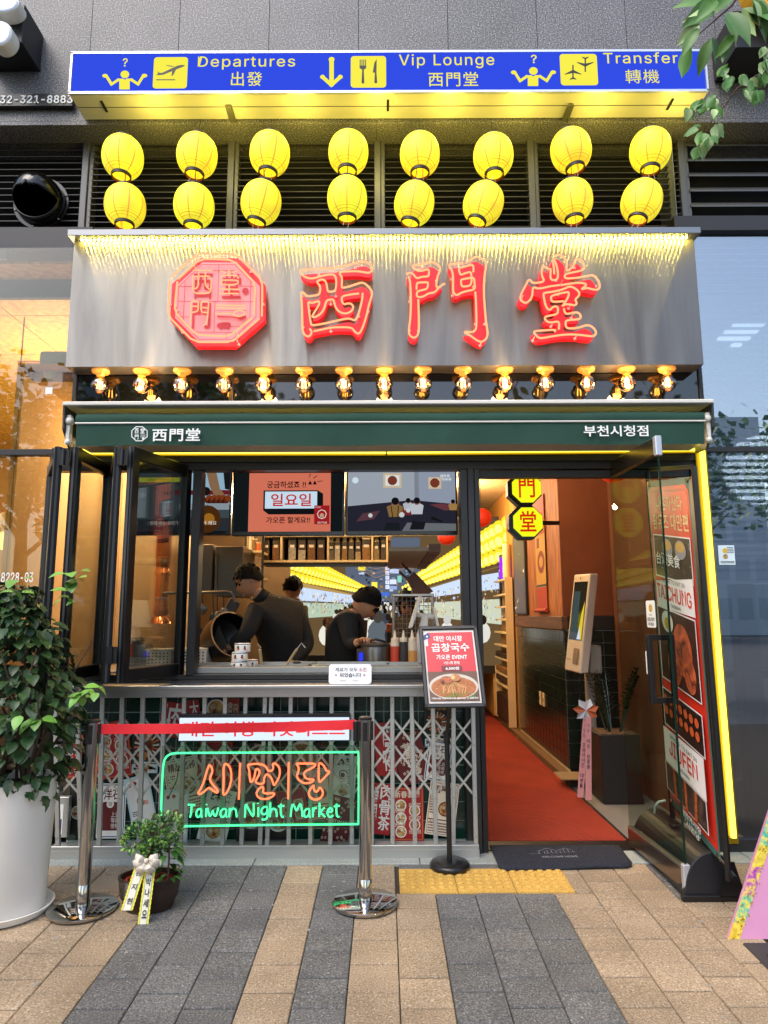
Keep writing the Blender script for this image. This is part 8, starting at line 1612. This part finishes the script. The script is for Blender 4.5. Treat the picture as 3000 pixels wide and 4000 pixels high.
# outline follows the photo: crown bulges to the right half way down
for i in range(1050):
    z = rp.uniform(0, 1) ** .85; zz = c.z + hp_ - .08 + z * (ztop_ - c.z - hp_ - .0); 
    rad = (.15 + .115 * sin(pi * min(1, z * 1.0 + .15)) ** .8) * (1 if z < .8 else max(.2, 1 - (z - .8) * 3.2)) * (1 + .14 * sin(z * 23) * sin(i * .37)); a_ = rp.uniform(0, 6.28); r_ = rad * rp.uniform(.35, 1) ** .5
    cx_0 = c.x + .0 + .05 * sin(z * 5); d_ = Vector((cos(a_), sin(a_), rp.uniform(-.9, .25))); p_ = Vector((cx_0 + r_ * cos(a_), c.y + r_ * sin(a_) * .9, zz + rp.uniform(-.02, .02)))
    spots.append((p_, d_, Vector((rp.uniform(-.3, .3), rp.uniform(-.3, .3), 1))))
place_leaves(spots, m_l, pt)
spots = []; m_y = [leaf_mesh('young_leaf', m_lfl, .075, .028, .3, .2)]
for (x, y, n_) in ((120, 2790, 8), (350, 2700, 12), (75, 2290, 5), (300, 2250, 8), (250, 2330, 6)):
    b_ = P(x, y, gp.y - .22)
    for i in range(n_): a_ = rp.uniform(0, 6.28); spots.append((b_ + Vector((rp.uniform(-.05, .05), rp.uniform(-.05, .05), rp.uniform(-.04, .04))), Vector((cos(a_), sin(a_) * .6, rp.uniform(-.6, .3))), Vector((0, -.4, 1))))
place_leaves(spots, m_y, pt, 'young_leaf')
# bonsai with ribbons
gb = G(580, 3545); gb.z += 0; bo = thing('potted_bonsai', gb, 'small bonsai tree with red gravel in a dark brown oval pot tied with a bow', 'potted plant'); m_bp = mat('glazed_brown', '#231812', .3, noise=(6, '#35241a', .3), spec=.5)
def ov(prof, m, nm, sx=1.0, sy=.72, cc=None): q = MB(); xf = Matrix.Translation(cc or gb) @ Matrix.Diagonal((sx, sy, 1, 1)); q.lathe(prof, (0, 0, 0), 48, None, None, xf); return q.build(nm, m, bo, smooth=True, angle=50)
ov([(.001, .004), (.115, .004), (.125, .02), (.128, .045), (.140, .06), (.146, .10), (.148, .135), (.153, .14), (.153, .15), (.140, .15), (.138, .125), (.001, .12)], m_bp, 'pot')
q = MB(); xf = Matrix.Translation(gb) @ Matrix.Diagonal((1, .72, 1, 1)); m_grv = mat('red_gravel', '#6e1f14', .8, rand=.0, noise=(60, '#a53a24', .2))
for i in range(420): a_, r_ = R.uniform(0, 6.28), .136 * sqrt(R.random()); q.ball((gb.x + r_ * cos(a_), gb.y + .72 * r_ * sin(a_), gb.z + .126), R.uniform(.003, .006), 5, 3)
q.build('gravel', m_grv, bo, kind='stuff')
tt = gb + Vector((-.01, .0, .125)); q = MB(); q.tube([tt, tt + Vector((.0, 0, .08)), tt + Vector((.012, 0, .16)), tt + Vector((0, 0, .24)), tt + Vector((.02, .0, .31))], [.024, .018, .014, .012, .008], 10); q.tube([tt + Vector((.012, 0, .2)), tt + Vector((.07, 0, .26)), tt + Vector((.12, 0, .31))], [.009, .006, .004], 7); q.tube([tt + Vector((0, 0, .22)), tt + Vector((-.07, 0, .25))], [.008, .004], 7); q.build('trunk', m_bark, bo, smooth=True)
m_bl = leaf_mat('bonsai_leaf', '#21451c', '#3d6b2c', .3); m_bl2 = leaf_mat('bonsai_leaf_new', '#5f8d33', '#7aa343', .35); spots = []
def blob(x, y, rx, ry, n, lst, dy=.10):
    b_ = P(x, y, gb.y); k_ = gb.y / 2650
    for i in range(n): a_ = rp.uniform(0, 6.28); ph = math.acos(rp.uniform(-1, 1)); u = rp.uniform(.5, 1) ** .6; n_ = Vector((sin(ph) * cos(a_), sin(ph) * sin(a_), cos(ph))); lst.append((b_ + Vector((n_.x * rx * k_ * u, n_.y * dy * u, n_.z * ry * k_ * u)), n_ + Vector((rp.uniform(-.6, .6), rp.uniform(-.6, .6), rp.uniform(-.2, .7))), Vector((rp.uniform(-.3, .3), -.5, 1))))
blob(640, 3235, 68, 50, 300, spots); blob(545, 3270, 62, 48, 220, spots); blob(600, 3280, 60, 48, 150, spots); blob(625, 3320, 28, 28, 50, spots, .04)
place_leaves(spots, [leaf_mesh('leaf', m_bl, .028, .009, .2, .2, 4), leaf_mesh('leaf', m_bl, .026, .008, -.2, .3, 4), leaf_mesh('leaf', m_bl2, .025, .008, .1, .2, 4)], bo, limit=290)
ba = P(655, 3470, gb.y - .02); spots = []
for i in range(44): a_ = rp.uniform(0, 6.28); h_ = rp.uniform(.03, .20); spots.append((Vector((ba.x + .03 * cos(a_), ba.y + .03 * sin(a_), gb.z + .12 + h_)), Vector((cos(a_), sin(a_), rp.uniform(-.4, .5))), Vector((0, 0, 1))))
place_leaves(spots, [leaf_mesh('small_leaf', m_bl, .060, .018, .5, .2, 5)], bo, 'small_leaf'); q = MB(); q.tube([(ba.x, ba.y, gb.z + .12), (ba.x, ba.y, gb.z + .32)], .005, 6); q.build('small_stem', m_bark, bo)
rb = thing('gift_ribbon', P(570, 3370, gb.y - .12), 'white gift ribbon with yellow scalloped edges, brush lettering and a dotted bow on the bonsai', 'ribbon'); m_rib = mat('ribbon_cream', '#d9d6c6', .6); m_re = mat('ribbon_edge', '#d6cf3a', .6); m_bow = mat('bow_cream', '#d8cdbd', .6)
for (xa_, ya_1, xb_, yb_1, w, txt) in ((553, 3372, 495, 3556, 42, '김 지 현'), (590, 3372, 558, 3614, 38, '대박나세요')):
    a, b_ = P(xa_, ya_1, gb.y - .125), P(xb_, yb_1, gb.y - .17); k_ = 3.3 / 2650; W_ = Vector((w * k_, 0, 0)); f = Fr(b_ - W_ / 2, W_, a - b_); p = Print(f)
    n_ = 26; ed = [(0 - .05 * (i % 2), i / n_) for i in range(n_ + 1)]; ed2 = [(1 + .05 * (i % 2), i / n_) for i in range(n_, -1, -1)]
    p.poly([(0.5, .035)] + [(1, 0)] + ed2[::-1][1:] + ed[::-1][:-1] + [(0, 0)], m_re) if False else p.poly(ed2[::-1] + ed[::-1], m_re); p.rect(.13, .0, .87, 1, m_rib); p.line([(.16, 0), (.16, 1)], .0012, mat('ribbon_line', '#3a5a1e', .6)); p.line([(.84, 0), (.84, 1)], .0012, mat('ribbon_line'))
    chs = txt.split() if ' ' in txt else list(txt); st = .86 if ' ' in txt else .93; dz = .30 if ' ' in txt else .172
    for i, ch in enumerate(chs): p.text(ch, .27, st - i * dz - .13, .76, st - i * dz, sblk, bold=.03)
    o = p.build('streamer', None, rb); sd = o.modifiers.new('depth', 'SOLIDIFY'); sd.thickness = .001
bc = P(575, 3358, gb.y - .15)
for (dx, dz, L_) in ((-.055, .012, 1), (.055, .012, 1), (-.035, -.055, .9), (.03, -.055, .9), (-.06, -.02, .8), (.06, -.015, .8)):
    q = MB(); e1 = bc + Vector((dx, -.01, dz)); n2 = Vector((-dz, 0, dx)).normalized() * .022; q.v = [tuple(bc), tuple(bc.lerp(e1, .5) + n2 + Vector((0, -.018, 0))), tuple(e1 + n2 * .9), tuple(e1 - n2 * .9), tuple(bc.lerp(e1, .5) - n2 + Vector((0, -.018, 0))), tuple(bc.lerp(e1, .55) + Vector((0, -.022, 0)))]; q.f = [(0, 1, 5), (1, 2, 5), (2, 3, 5), (3, 4, 5), (4, 0, 5)]; q.m = [0] * 5; o = q.build('bow_loop', m_bow, rb, smooth=True); sd = o.modifiers.new('depth', 'SOLIDIFY'); sd.thickness = .001
q = MB(); q.ball(bc + Vector((0, -.015, 0)), .011, 10, 8); q.build('knot', m_bow, rb)
q = MB()
for i in range(60): a_ = R.uniform(0, 6.28); r_ = R.uniform(.015, .055); q.ball(bc + Vector((r_ * cos(a_), -.025 + .2 * abs(r_ - .03), r_ * sin(a_) * .6 - .01)), .0013, 5, 3)
q.build('bow_dots', mat('dot_brown', '#6a4a30', .6), rb, kind='stuff')
# ---------------------------------------------------------------- menu stand
gs = G(1757, 3392); ms = thing('menu_stand', gs, 'black pole stand with a tilted framed red noodle menu poster', 'menu stand')
q = MB(); q.lathe([(.001, .003), (.105, .003), (.112, .012), (.112, .024), (.102, .036), (.04, .042), (.001, .042)], gs, 48); q.build('base', m_bplas, ms, smooth=True, angle=50)
BL, BR, TL = P(1667, 2758, 3.72), P(1893, 2755, 3.70), P(1643, 2455, 3.88); fm_ = Fr(BL, BR - BL, TL - BL); mid = fm_.at(.5, .35, -.03); jt = Vector((gs.x - .004, gs.y, .72))
q = MB(); q.tube([gs + Vector((0, 0, .042)), jt], .0145, 14); q.build('lower_pole', m_bplas, ms, smooth=True); q = MB(); q.tube([jt, Vector((mid.x, mid.y, mid.z))], .011, 12); q.build('upper_pole', m_bplas, ms, smooth=True); q = MB(); q.tube([jt - Vector((0, 0, .05)), jt + Vector((0, 0, .015))], .019, 14); q.build('clamp', m_bplas, ms, smooth=True)
q = MB(); e_1 = [fm_.at(0, 0, 0), fm_.at(1, 0, 0), fm_.at(1, 1, 0), fm_.at(0, 1, 0)]
for i in range(4): 
    a, b_ = e_1[i], e_1[(i + 1) % 4]; q = MB(); q.beam(a, b_, .022, .020, m_bplas, up=fm_.N, ext=.011); q.build('frame_bar', None, ms, bevel=.004)
p = Print(Fr(fm_.at(.04, .03, -.004), fm_.U * .92, fm_.V * .94)); m_mr = mat('menu_red', '#bd222e', .3)
p.rect(0, 0, 1, 1, mat('menu_white', '#c9c2bd', .35)); p.rect(.03, .03, .97, .97, m_mr); p.rect(.0, .78, .08, .97, mat('menu_white')); p.poly([(.0, .86), (.14, .90), (.10, .97), (0, .93)], pr_blue); p.disc(.07, .915, .02, wh, n=8)
p.text('대만 야시장', .20, .84, .76, .92, wh, bold=.02); p.text('곱창국수', .14, .695, .88, .815, wh, bold=.03); p.text('가오픈 EVENT', .22, .585, .82, .655, wh, bold=.02); p.text('1인1개 한정', .36, .52, .66, .56, wh, bold=.02); p.rrect(.3, .425, .70, .50, .008, mat('menu_dark_red', '#6b1018', .4), 3); p.text('6,500원', .38, .44, .64, .485, wh, bold=.03)
p.rect(.03, .03, .97, .42, mat('menu_brown', '#5a3a26', .4)); p.disc(.5, .22, .47, mat('menu_bowl', '#b9aea2', .3), rv=.17, n=36); p.disc(.5, .205, .43, food('menu_noodle', ['#8a4a1c', '#c98a4a', '#e3b67a', '#b06a34'], 60), rv=.145, n=36)
for i in range(22): u_ = R.uniform(.25, .75); p.line([(u_, .12), (u_ + R.uniform(-.05, .05), .2), (.45 + R.uniform(-.1, .1), .30)], .0016, mat('noodle_strand', '#d9a868', .4))
p.disc(.38, .30, .13, fd[3], rv=.05, n=14); p.disc(.55, .33, .10, mat('meat_tan', '#a86a3a', .4), rv=.05, n=12); p.disc(.5, .335, .04, mat('noodle_strand'), rv=.03, n=10)
for i in range(36): p.disc(R.uniform(.3, .9), R.uniform(.06, .13), .016, mat('herb_green', '#4d7a24', .5), n=5, a0=R.uniform(0, 6))
p.text('기억나네! 이상하게 자꾸 생각나는 그 곱창국수', .06, .035, .94, .06, wh, bold=.02); p.build('menu_print', None, ms)
# ---------------------------------------------------------------- banner stand behind the door
bs_ = thing('banner_stand', G(2790, 3500), 'tall red food banner on a black frame with rounded water base behind the door', 'banner stand')
bBR, bTR, bTL, bBL = P(2818, 3370, 3.50), P(2690, 1862, 3.50), P(2525, 1930, 4.18), P(2620, 3130, 4.18); fb = Fr(bBL, bBR - bBL, (bTR - bBR).lerp(bTL - bBL, .5)); fb = Fr(bBL, bBR - bBL, Vector((0, 0, (bTR.z - bBR.z)))); fb.V = Vector((-.02, 0, bTR.z - bBR.z)); 
m_gt2 = mat('banner_teal', '#3c6660', .5); m_brd = mat('banner_red', '#d62c16', .45); m_bc = mat('banner_cream', '#e0c48e', .5); m_bw = mat('banner_white', '#e6e0e0', .45)
p = Print(fb); p.step = .0007; p.rect(0, 0, 1, 1, m_gt2)
p.poly([(.03, .02), (.97, .02), (.97, .96), (.90, .98), (.10, .98), (.03, .96)], m_brd); p.line([(.06, .04), (.94, .04), (.94, .95), (.88, .965), (.12, .965), (.06, .95)], .003, m_gt2, True)
p.text('나혼자산다', .22, .905, .82, .95, m_bc, bold=.02); p.text('팜유즈 대만편', .10, .845, .92, .895, m_bc, bold=.02)
def bpic(u0, v0, u1, v1, cols, nm, sc=9): p.rect(u0 - .015, v0 - .004, u1 + .015, v1 + .004, m_bw); p.rect(u0, v0, u1, v1, food(nm, cols, sc))
bpic(.10, .70, .92, .825, ['#1c0f0a', '#5a3018', '#b98a3c', '#7c86a0', '#2a1810'], 'banner_pots', 22)
for (u, v, r) in ((.42, .79, .12), (.72, .79, .12)): p.disc(u, v, r, mat('steel_print', '#8b8a96', .4), rv=.028, n=18); p.disc(u, v + .008, r * .8, pr_gold, rv=.016, n=16)
p.text('台灣美食', .14, .735, .70, .775, wh, bold=.02)
p.poly([(.085, .60), (.935, .61), (.935, .715), (.085, .68)], m_bw); p.text('WHERE TO EAT IN', .24, .683, .76, .695, sblk); p.text('TAICHUNG', .11, .63, .90, .675, m_brd, bold=.018); p.text('TAIWAN', .42, .613, .64, .623, sblk)
bpic(.10, .385, .92, .60, ['#120605', '#3a0d08', '#7c1c0c', '#a83a18', '#e0a060', '#4a120a'], 'banner_meat', 7)
for (u, v, a_, b1) in ((.62, .50, .20, .075), (.42, .44, .15, .055), (.75, .44, .12, .05)): p.disc(u, v, a_, food('banner_glaze', ['#4a0d08', '#8c1f10', '#b8321a', '#d9683a'], 12), rv=b1, n=20)
p.disc(.33, .565, .13, wh, rv=.032, n=20); p.disc(.33, .56, .07, pr_ylw, rv=.018, n=14)
bpic(.10, .245, .92, .35, ['#1a0906', '#4a1a10', '#2a0f0a'], 'banner_lantern_wall', 14)
for i in range(7):
    for j in range(2): p.disc(.16 + i * .115, .325 - j * .035, .042, mat('print_lantern', '#c9572a', .5), rv=.013, n=12)
p.poly([(.085, .135), (.935, .135), (.935, .245), (.085, .235)], m_bw); p.text('WHERE TO EAT IN', .24, .216, .8, .227, sblk); p.text('JIUFEN', .20, .165, .80, .21, m_brd, bold=.018); p.text('TAIWAN', .40, .146, .62, .155, sblk)
bpic(.10, -.0 + .075, .92, .135, ['#1c1c22', '#3a3a48', '#6a3a2a'], 'banner_stall', 9) if False else None
p.rect(.085, .052, .935, .135, m_bw); p.rect(.10, .055, .92, .133, food('banner_stall', ['#15151b', '#33323e', '#5a4438'], 9))
for (u, a_) in ((.30, -.01), (.42, 0), (.53, .0), (.72, .03)): p.line([(u, .062), (u + a_, .125)], .035, food('banner_sausage', ['#7a2410', '#b84a1e', '#d9733a'], 30))
p.text('대만야시장', .40, .030, .80, .048, wh, bold=.03); p.text("'시먼당'", .48, .008, .78, .027, wh, bold=.03)
o = p.build('banner_print', None, bs_)
hN = fb.N * .03
for (u, nm) in ((1.10, 'post'), (-.06, 'post')):
    zb__ = .02 if u > 1 else .10; a = fb.at(u, 1.03, -.02); b_ = fb.at(u, 0, -.02); b_.z = zb__; 
    if u > 1: b_ = P(2847, 3440, 3.46); a = P(2710, 1822, 3.46)
    q = MB(); q.tube([a, b_], .016, 8); q.build(nm, m_bplas, bs_)
q = MB(); a = P(2710, 1824, 3.46); b_ = fb.at(-.06, 1.04, -.02); q.tube([a, b_], .013, 8); q.build('top_rod', m_bplas, bs_); q = MB(); q.tube([fb.at(-.06, -.01, -.02), fb.at(1.14, -.012, -.02)], .013, 8); q.build('bottom_rod', m_bplas, bs_)
for (u, v) in ((.04, .99), (.96, .99), (.04, .01), (.96, .01)): q = MB(); q.tube([fb.at(u, v, .004), fb.at(u + (.10 if u > .5 else -.10), v + (.012 if v > .5 else -.012), -.01)], .005, 6); q.lathe([(.006, 0), (.014, 0), (.014, .004), (.006, .004), (.006, 0)], fb.at(u, v, .003), 12, None, fb.N); q.build('grommet_clip', m_chr, bs_)
q = MB(); near, far = G(2795, 3522), None; X0_, X1_ = near.x - .145, near.x + .145; Y0_, Y1_ = near.y + .01, near.y + .74; pts = [(X0_, .02)] + [(near.x + .145 * cos(a_), .03 + .20 * sin(a_)) for a_ in [pi - pi * i / 20 for i in range(21)]] + [(X1_, .02)]; n_ = len(pts)
q.add([(x, Y0_, z - .02) for x, z in pts] + [(x, Y1_, z) for x, z in pts], [tuple(range(n_))[::-1][::-1], tuple(range(n_, 2 * n_))[::-1]] + [(i, i + n_, (i + 1) % n_ + n_, (i + 1) % n_)[::1] for i in range(n_)]); q.build('water_base', mat('base_black', '#1c1e22', .45), bs_, bevel=.006, seg=2)
q = MB(); q.lathe([(.001, 0), (.03, 0), (.026, .012), (.001, .012)], (near.x - .02, near.y + .4, .228), 18); q.build('filler_cap', m_bplas, bs_); q = MB(); q.box((X0_ - .02, Y0_ - .02, near.z + .001), (X1_ + .02, Y0_ + .012, near.z + .03)); q.build('foot_bar', m_bplas, bs_, bevel=.004)
q = MB(); pts = [(near.x + .02, .0), (near.x + .145, .0), (near.x + .10, .16), (near.x + .06, .16)]; q.add([(x, Y0_ - .026, z + near.z + .03) for x, z in pts] + [(x, Y0_ - .0205, z + near.z + .03) for x, z in pts], [(0, 1, 2, 3), (7, 6, 5, 4), (0, 4, 5, 1), (1, 5, 6, 2), (2, 6, 7, 3), (3, 7, 4, 0)]); q.build('bracket_plate', m_bplas, bs_)
t = thing('door_wedge', P(2560, 3150, 4.1), 'small curved grey metal hook by the banner', 'hook'); q = MB(); q.tube([P(2600, 3128, 4.1), P(2572, 3133, 4.1), P(2558, 3150, 4.1), P(2556, 3178, 4.1)], .008, 8); q.build('bar', m_alu, t, smooth=True)
# ---------------------------------------------------------------- pink painted board, lower right
gq = G(2843, 3668); ab = thing('painted_board', gq, 'pink board with a rainbow gold flecked border and black brush strokes at the right edge', 'sign board')
q0_, q1_ = P(3005, 3170, gq.y + .12), Vector((gq.x + .62, gq.y - .01, gq.z)); sl_ = (q0_ - gq); Ub = q1_ - gq; th_n = Ub.cross(sl_).normalized()
top = gq + sl_ * 1.7; cor = [gq, q1_, q1_ + sl_ * 1.55 - Ub * .1, top]
q = MB(); q.add(cor + [v - th_n * .018 for v in cor], [(0, 1, 2, 3), (7, 6, 5, 4), (0, 4, 5, 1), (1, 5, 6, 2), (2, 6, 7, 3), (3, 7, 4, 0)]); q.build('board', mat('board_pink', '#c083a8', .55), ab)
fq = Fr(gq, Ub, sl_); fq.N = th_n; p = Print(fq); bands = [('#bf9a1e', 0, .13), ('#35a890', .13, .33), ('#9c2a9c', .33, .55), ('#b8a22a', .55, .72), ('#3aa894', .72, 1.0), ('#b8901e', 1.0, 1.3)]
for c_, v0, v1 in bands: p.poly([(.0, v0), (.085, v0), (.085, v1), (0, v1)], mat('edge' + c_, c_, .35, noise=(50, '#d8c24a', .12)))
for i in range(70): v = R.uniform(0, 1.0); u = R.uniform(.01, .08); p.disc(u, v, R.uniform(.003, .009), mat('gold_fleck', '#c9a83a', .25, .6), n=6)
p.disc(.30, .42, .09, sblk, rv=.07, n=18); p.line([(.22, .50), (.30, .46), (.42, .56)], .02, sblk); p.line([(.36, .8), (.62, .72)], .02, sblk); p.build('painted_face', None, ab)
# ---------------------------------------------------------------- leafy twigs, top right
m_tl = leaf_mat('street_leaf', '#3f6b24', '#5c8a33', .5); m_tl2 = leaf_mat('street_leaf_light', '#7d9a58', '#a3b77e', .5)
def tlm(nm, m, L, w): return leaf_mesh(nm, m, L, w, .25, .3, 6, tip=.75)
def branch(lab, pts, spots, big, yy):
    t = thing('tree_branch', P(*pts[0], yy), lab, 'branch', None); q = MB(); q.tube([P(x, y, yy + .03 * i) for i, (x, y) in enumerate(pts)], [.006 - .0045 * i / max(1, len(pts) - 1) for i in range(len(pts))], 6); q.build('twig', m_bark, t, smooth=True); sp = []
    for (x, y, dx, dy, n_) in spots:
        for i in range(n_):
            b_ = P(x + R.uniform(-10, 10) * (n_ > 1), y + R.uniform(-10, 10) * (n_ > 1), yy + R.uniform(-.08, .08)); an = math.atan2(-dy, dx) + R.uniform(-.5, .5) * (n_ > 1); sp.append((b_, Vector((cos(an), R.uniform(-.5, .5), sin(an))), Vector((R.uniform(-.4, .4), -1, R.uniform(-.2, .6)))))
    place_leaves(sp, big, t)
Lb = [tlm('leaf', m_tl, .16, .032), tlm('leaf', m_tl, .14, .028), tlm('leaf', m_tl2, .12, .028)]; Ls = [tlm('leaf', m_tl, .075, .024), tlm('leaf', m_tl2, .07, .022), tlm('leaf', m_tl, .065, .02)]
branch('drooping twig with large green leaves over the right end of the blue sign', [(2960, -140), (2860, 20), (2780, 90), (2700, 160)], [(2790, 0, -60, 25, 3), (2730, 100, -70, 130, 2), (2700, 180, -60, 160, 1), (2780, 150, -10, 140, 2), (2840, 60, 20, 120, 2), (2860, 130, -30, 110, 2), (2900, 40, 40, 60, 3), (2940, 0, 30, 60, 3), (2800, 40, -90, 10, 2), (2860, -20, -80, 20, 2)], Lb, 2.1)
branch('thin twig with small bright leaves hanging at the right edge below the sign', [(3060, 470), (2950, 560), (2880, 640), (2840, 760), (2790, 860), (2760, 1000)], [(2770, 570, 40, -20, 5), (2820, 600, -20, 60, 6), (2870, 590, 40, 50, 5), (2740, 760, -30, 60, 8), (2790, 780, -40, 60, 8), (2700, 820, -20, 70, 3), (2830, 820, 10, 60, 4), (2800, 930, 20, 50, 6), (2760, 1000, -50, 10, 3), (2740, 1020, -10, 90, 5), (2780, 1040, 10, 80, 5), (2730, 1120, -10, 90, 3), (2930, 620, 20, 60, 7), (2980, 600, 20, 60, 7), (2910, 690, 30, 70, 6), (2960, 720, 10, 70, 5), (2985, 510, 10, 70, 5), (2990, 400, -10, 80, 4)], Ls, 2.9) if False else None
branch('thin twig with small bright leaves hanging at the right edge below the sign', [(3060, 235), (2950, 300), (2880, 345), (2830, 415), (2780, 470), (2735, 560)], [(2810, 290, 40, -20, 5), (2850, 300, -20, 60, 6), (2890, 300, 40, 50, 5), (2790, 380, -30, 60, 8), (2745, 395, -40, 60, 8), (2700, 425, -20, 70, 4), (2790, 420, 10, 60, 5), (2800, 490, 20, 50, 6), (2730, 500, -50, 10, 4), (2750, 520, -10, 90, 6), (2770, 540, 10, 80, 6), (2735, 570, -10, 90, 4), (2930, 310, 20, 60, 7), (2980, 290, 20, 60, 7), (2910, 350, 30, 70, 6), (2960, 360, 10, 70, 6), (2985, 240, 10, 70, 6), (2990, 190, -10, 80, 4)], Ls, 2.9)
# ---------------------------------------------------------------- across the street, seen only as reflections
def street_tree(x, y, s, seed, w_):
    r_ = random.Random(seed); t = thing('street_tree', (x, y, gz(0) - .1), 'street tree seen only as a reflection, ' + w_, 'tree', 'trees reflected in the glass'); q = MB(); q.tube([(x, y, -.3), (x + .1, y, 1.6 * s), (x, y, 3.2 * s)], [.14 * s, .11 * s, .06 * s], 8)
    for i in range(7): a_ = i * .9; q.tube([(x, y, (1.8 + .2 * i) * s), (x + 1.3 * s * cos(a_), y + 1.3 * s * sin(a_), (3.0 + .25 * i) * s)], [.045 * s, .012 * s], 5)
    q.build('trunk', m_bark, t); q = MB()
    for i in range(2600):
        a_, ph = r_.uniform(0, 6.28), math.acos(r_.uniform(-1, 1)); u = r_.uniform(.35, 1); cl = 1 + .35 * sin(a_ * 3 + seed) * sin(ph * 4); c_ = Vector((x + 1.7 * s * sin(ph) * cos(a_) * u * cl, y + 1.7 * s * sin(ph) * sin(a_) * u * cl, (3.7 + 1.4 * cos(ph) * u * cl) * s)); d_ = Vector((r_.uniform(-1, 1), r_.uniform(-1, 1), r_.uniform(-1, .2))).normalized() * .16 * s; w_ = d_.cross(Vector((r_.uniform(-1, 1), r_.uniform(-1, 1), 1))).normalized() * .06 * s; q.add([c_, c_ + d_ * .5 + w_, c_ + d_, c_ + d_ * .5 - w_], [(0, 1, 2, 3)])
    q.build('crown', m_tl, t, kind='stuff')
for a in ((-3.4, -3.2, 1.25, 1, 'nearer one at the left'), (5.6, -5.2, 1.15, 2, 'nearer one at the right'), (11, -8, 1.3, 4, 'further one at the right'), (-9, -8, 1.5, 3, 'further one at the left')): street_tree(*a)
m_far = mat('far_building', '#c9ced4', .7); m_farw = mat('far_window', '#a9b5c0', .3)
for (x, y, w, d_, h, lb) in ((16, -34, 9, 8, 9, 'grey office block across the road, seen only in the right glass'), (26, -44, 8, 8, 17, 'taller grey tower across the road, seen only in the right glass'), (-16, -36, 12, 8, 18, 'grey block across the road, seen only in the left glass')):
    t = thing('far_building', (x, y, -.2), lb, 'building'); q = MB(); q.box((x - w / 2, y - d_, -.2), (x + w / 2, y, h)); q.build('wall', m_far, t); q = MB()
    for i in range(int(w / 1.6)):
        for j in range(int(h / 3)): q.box((x - w / 2 + .4 + i * 1.6, y + .01, 1 + j * 3), (x - w / 2 + 1.5 + i * 1.6, y + .03, 2.6 + j * 3))
    q.build('windows', m_farw, t, kind='stuff')
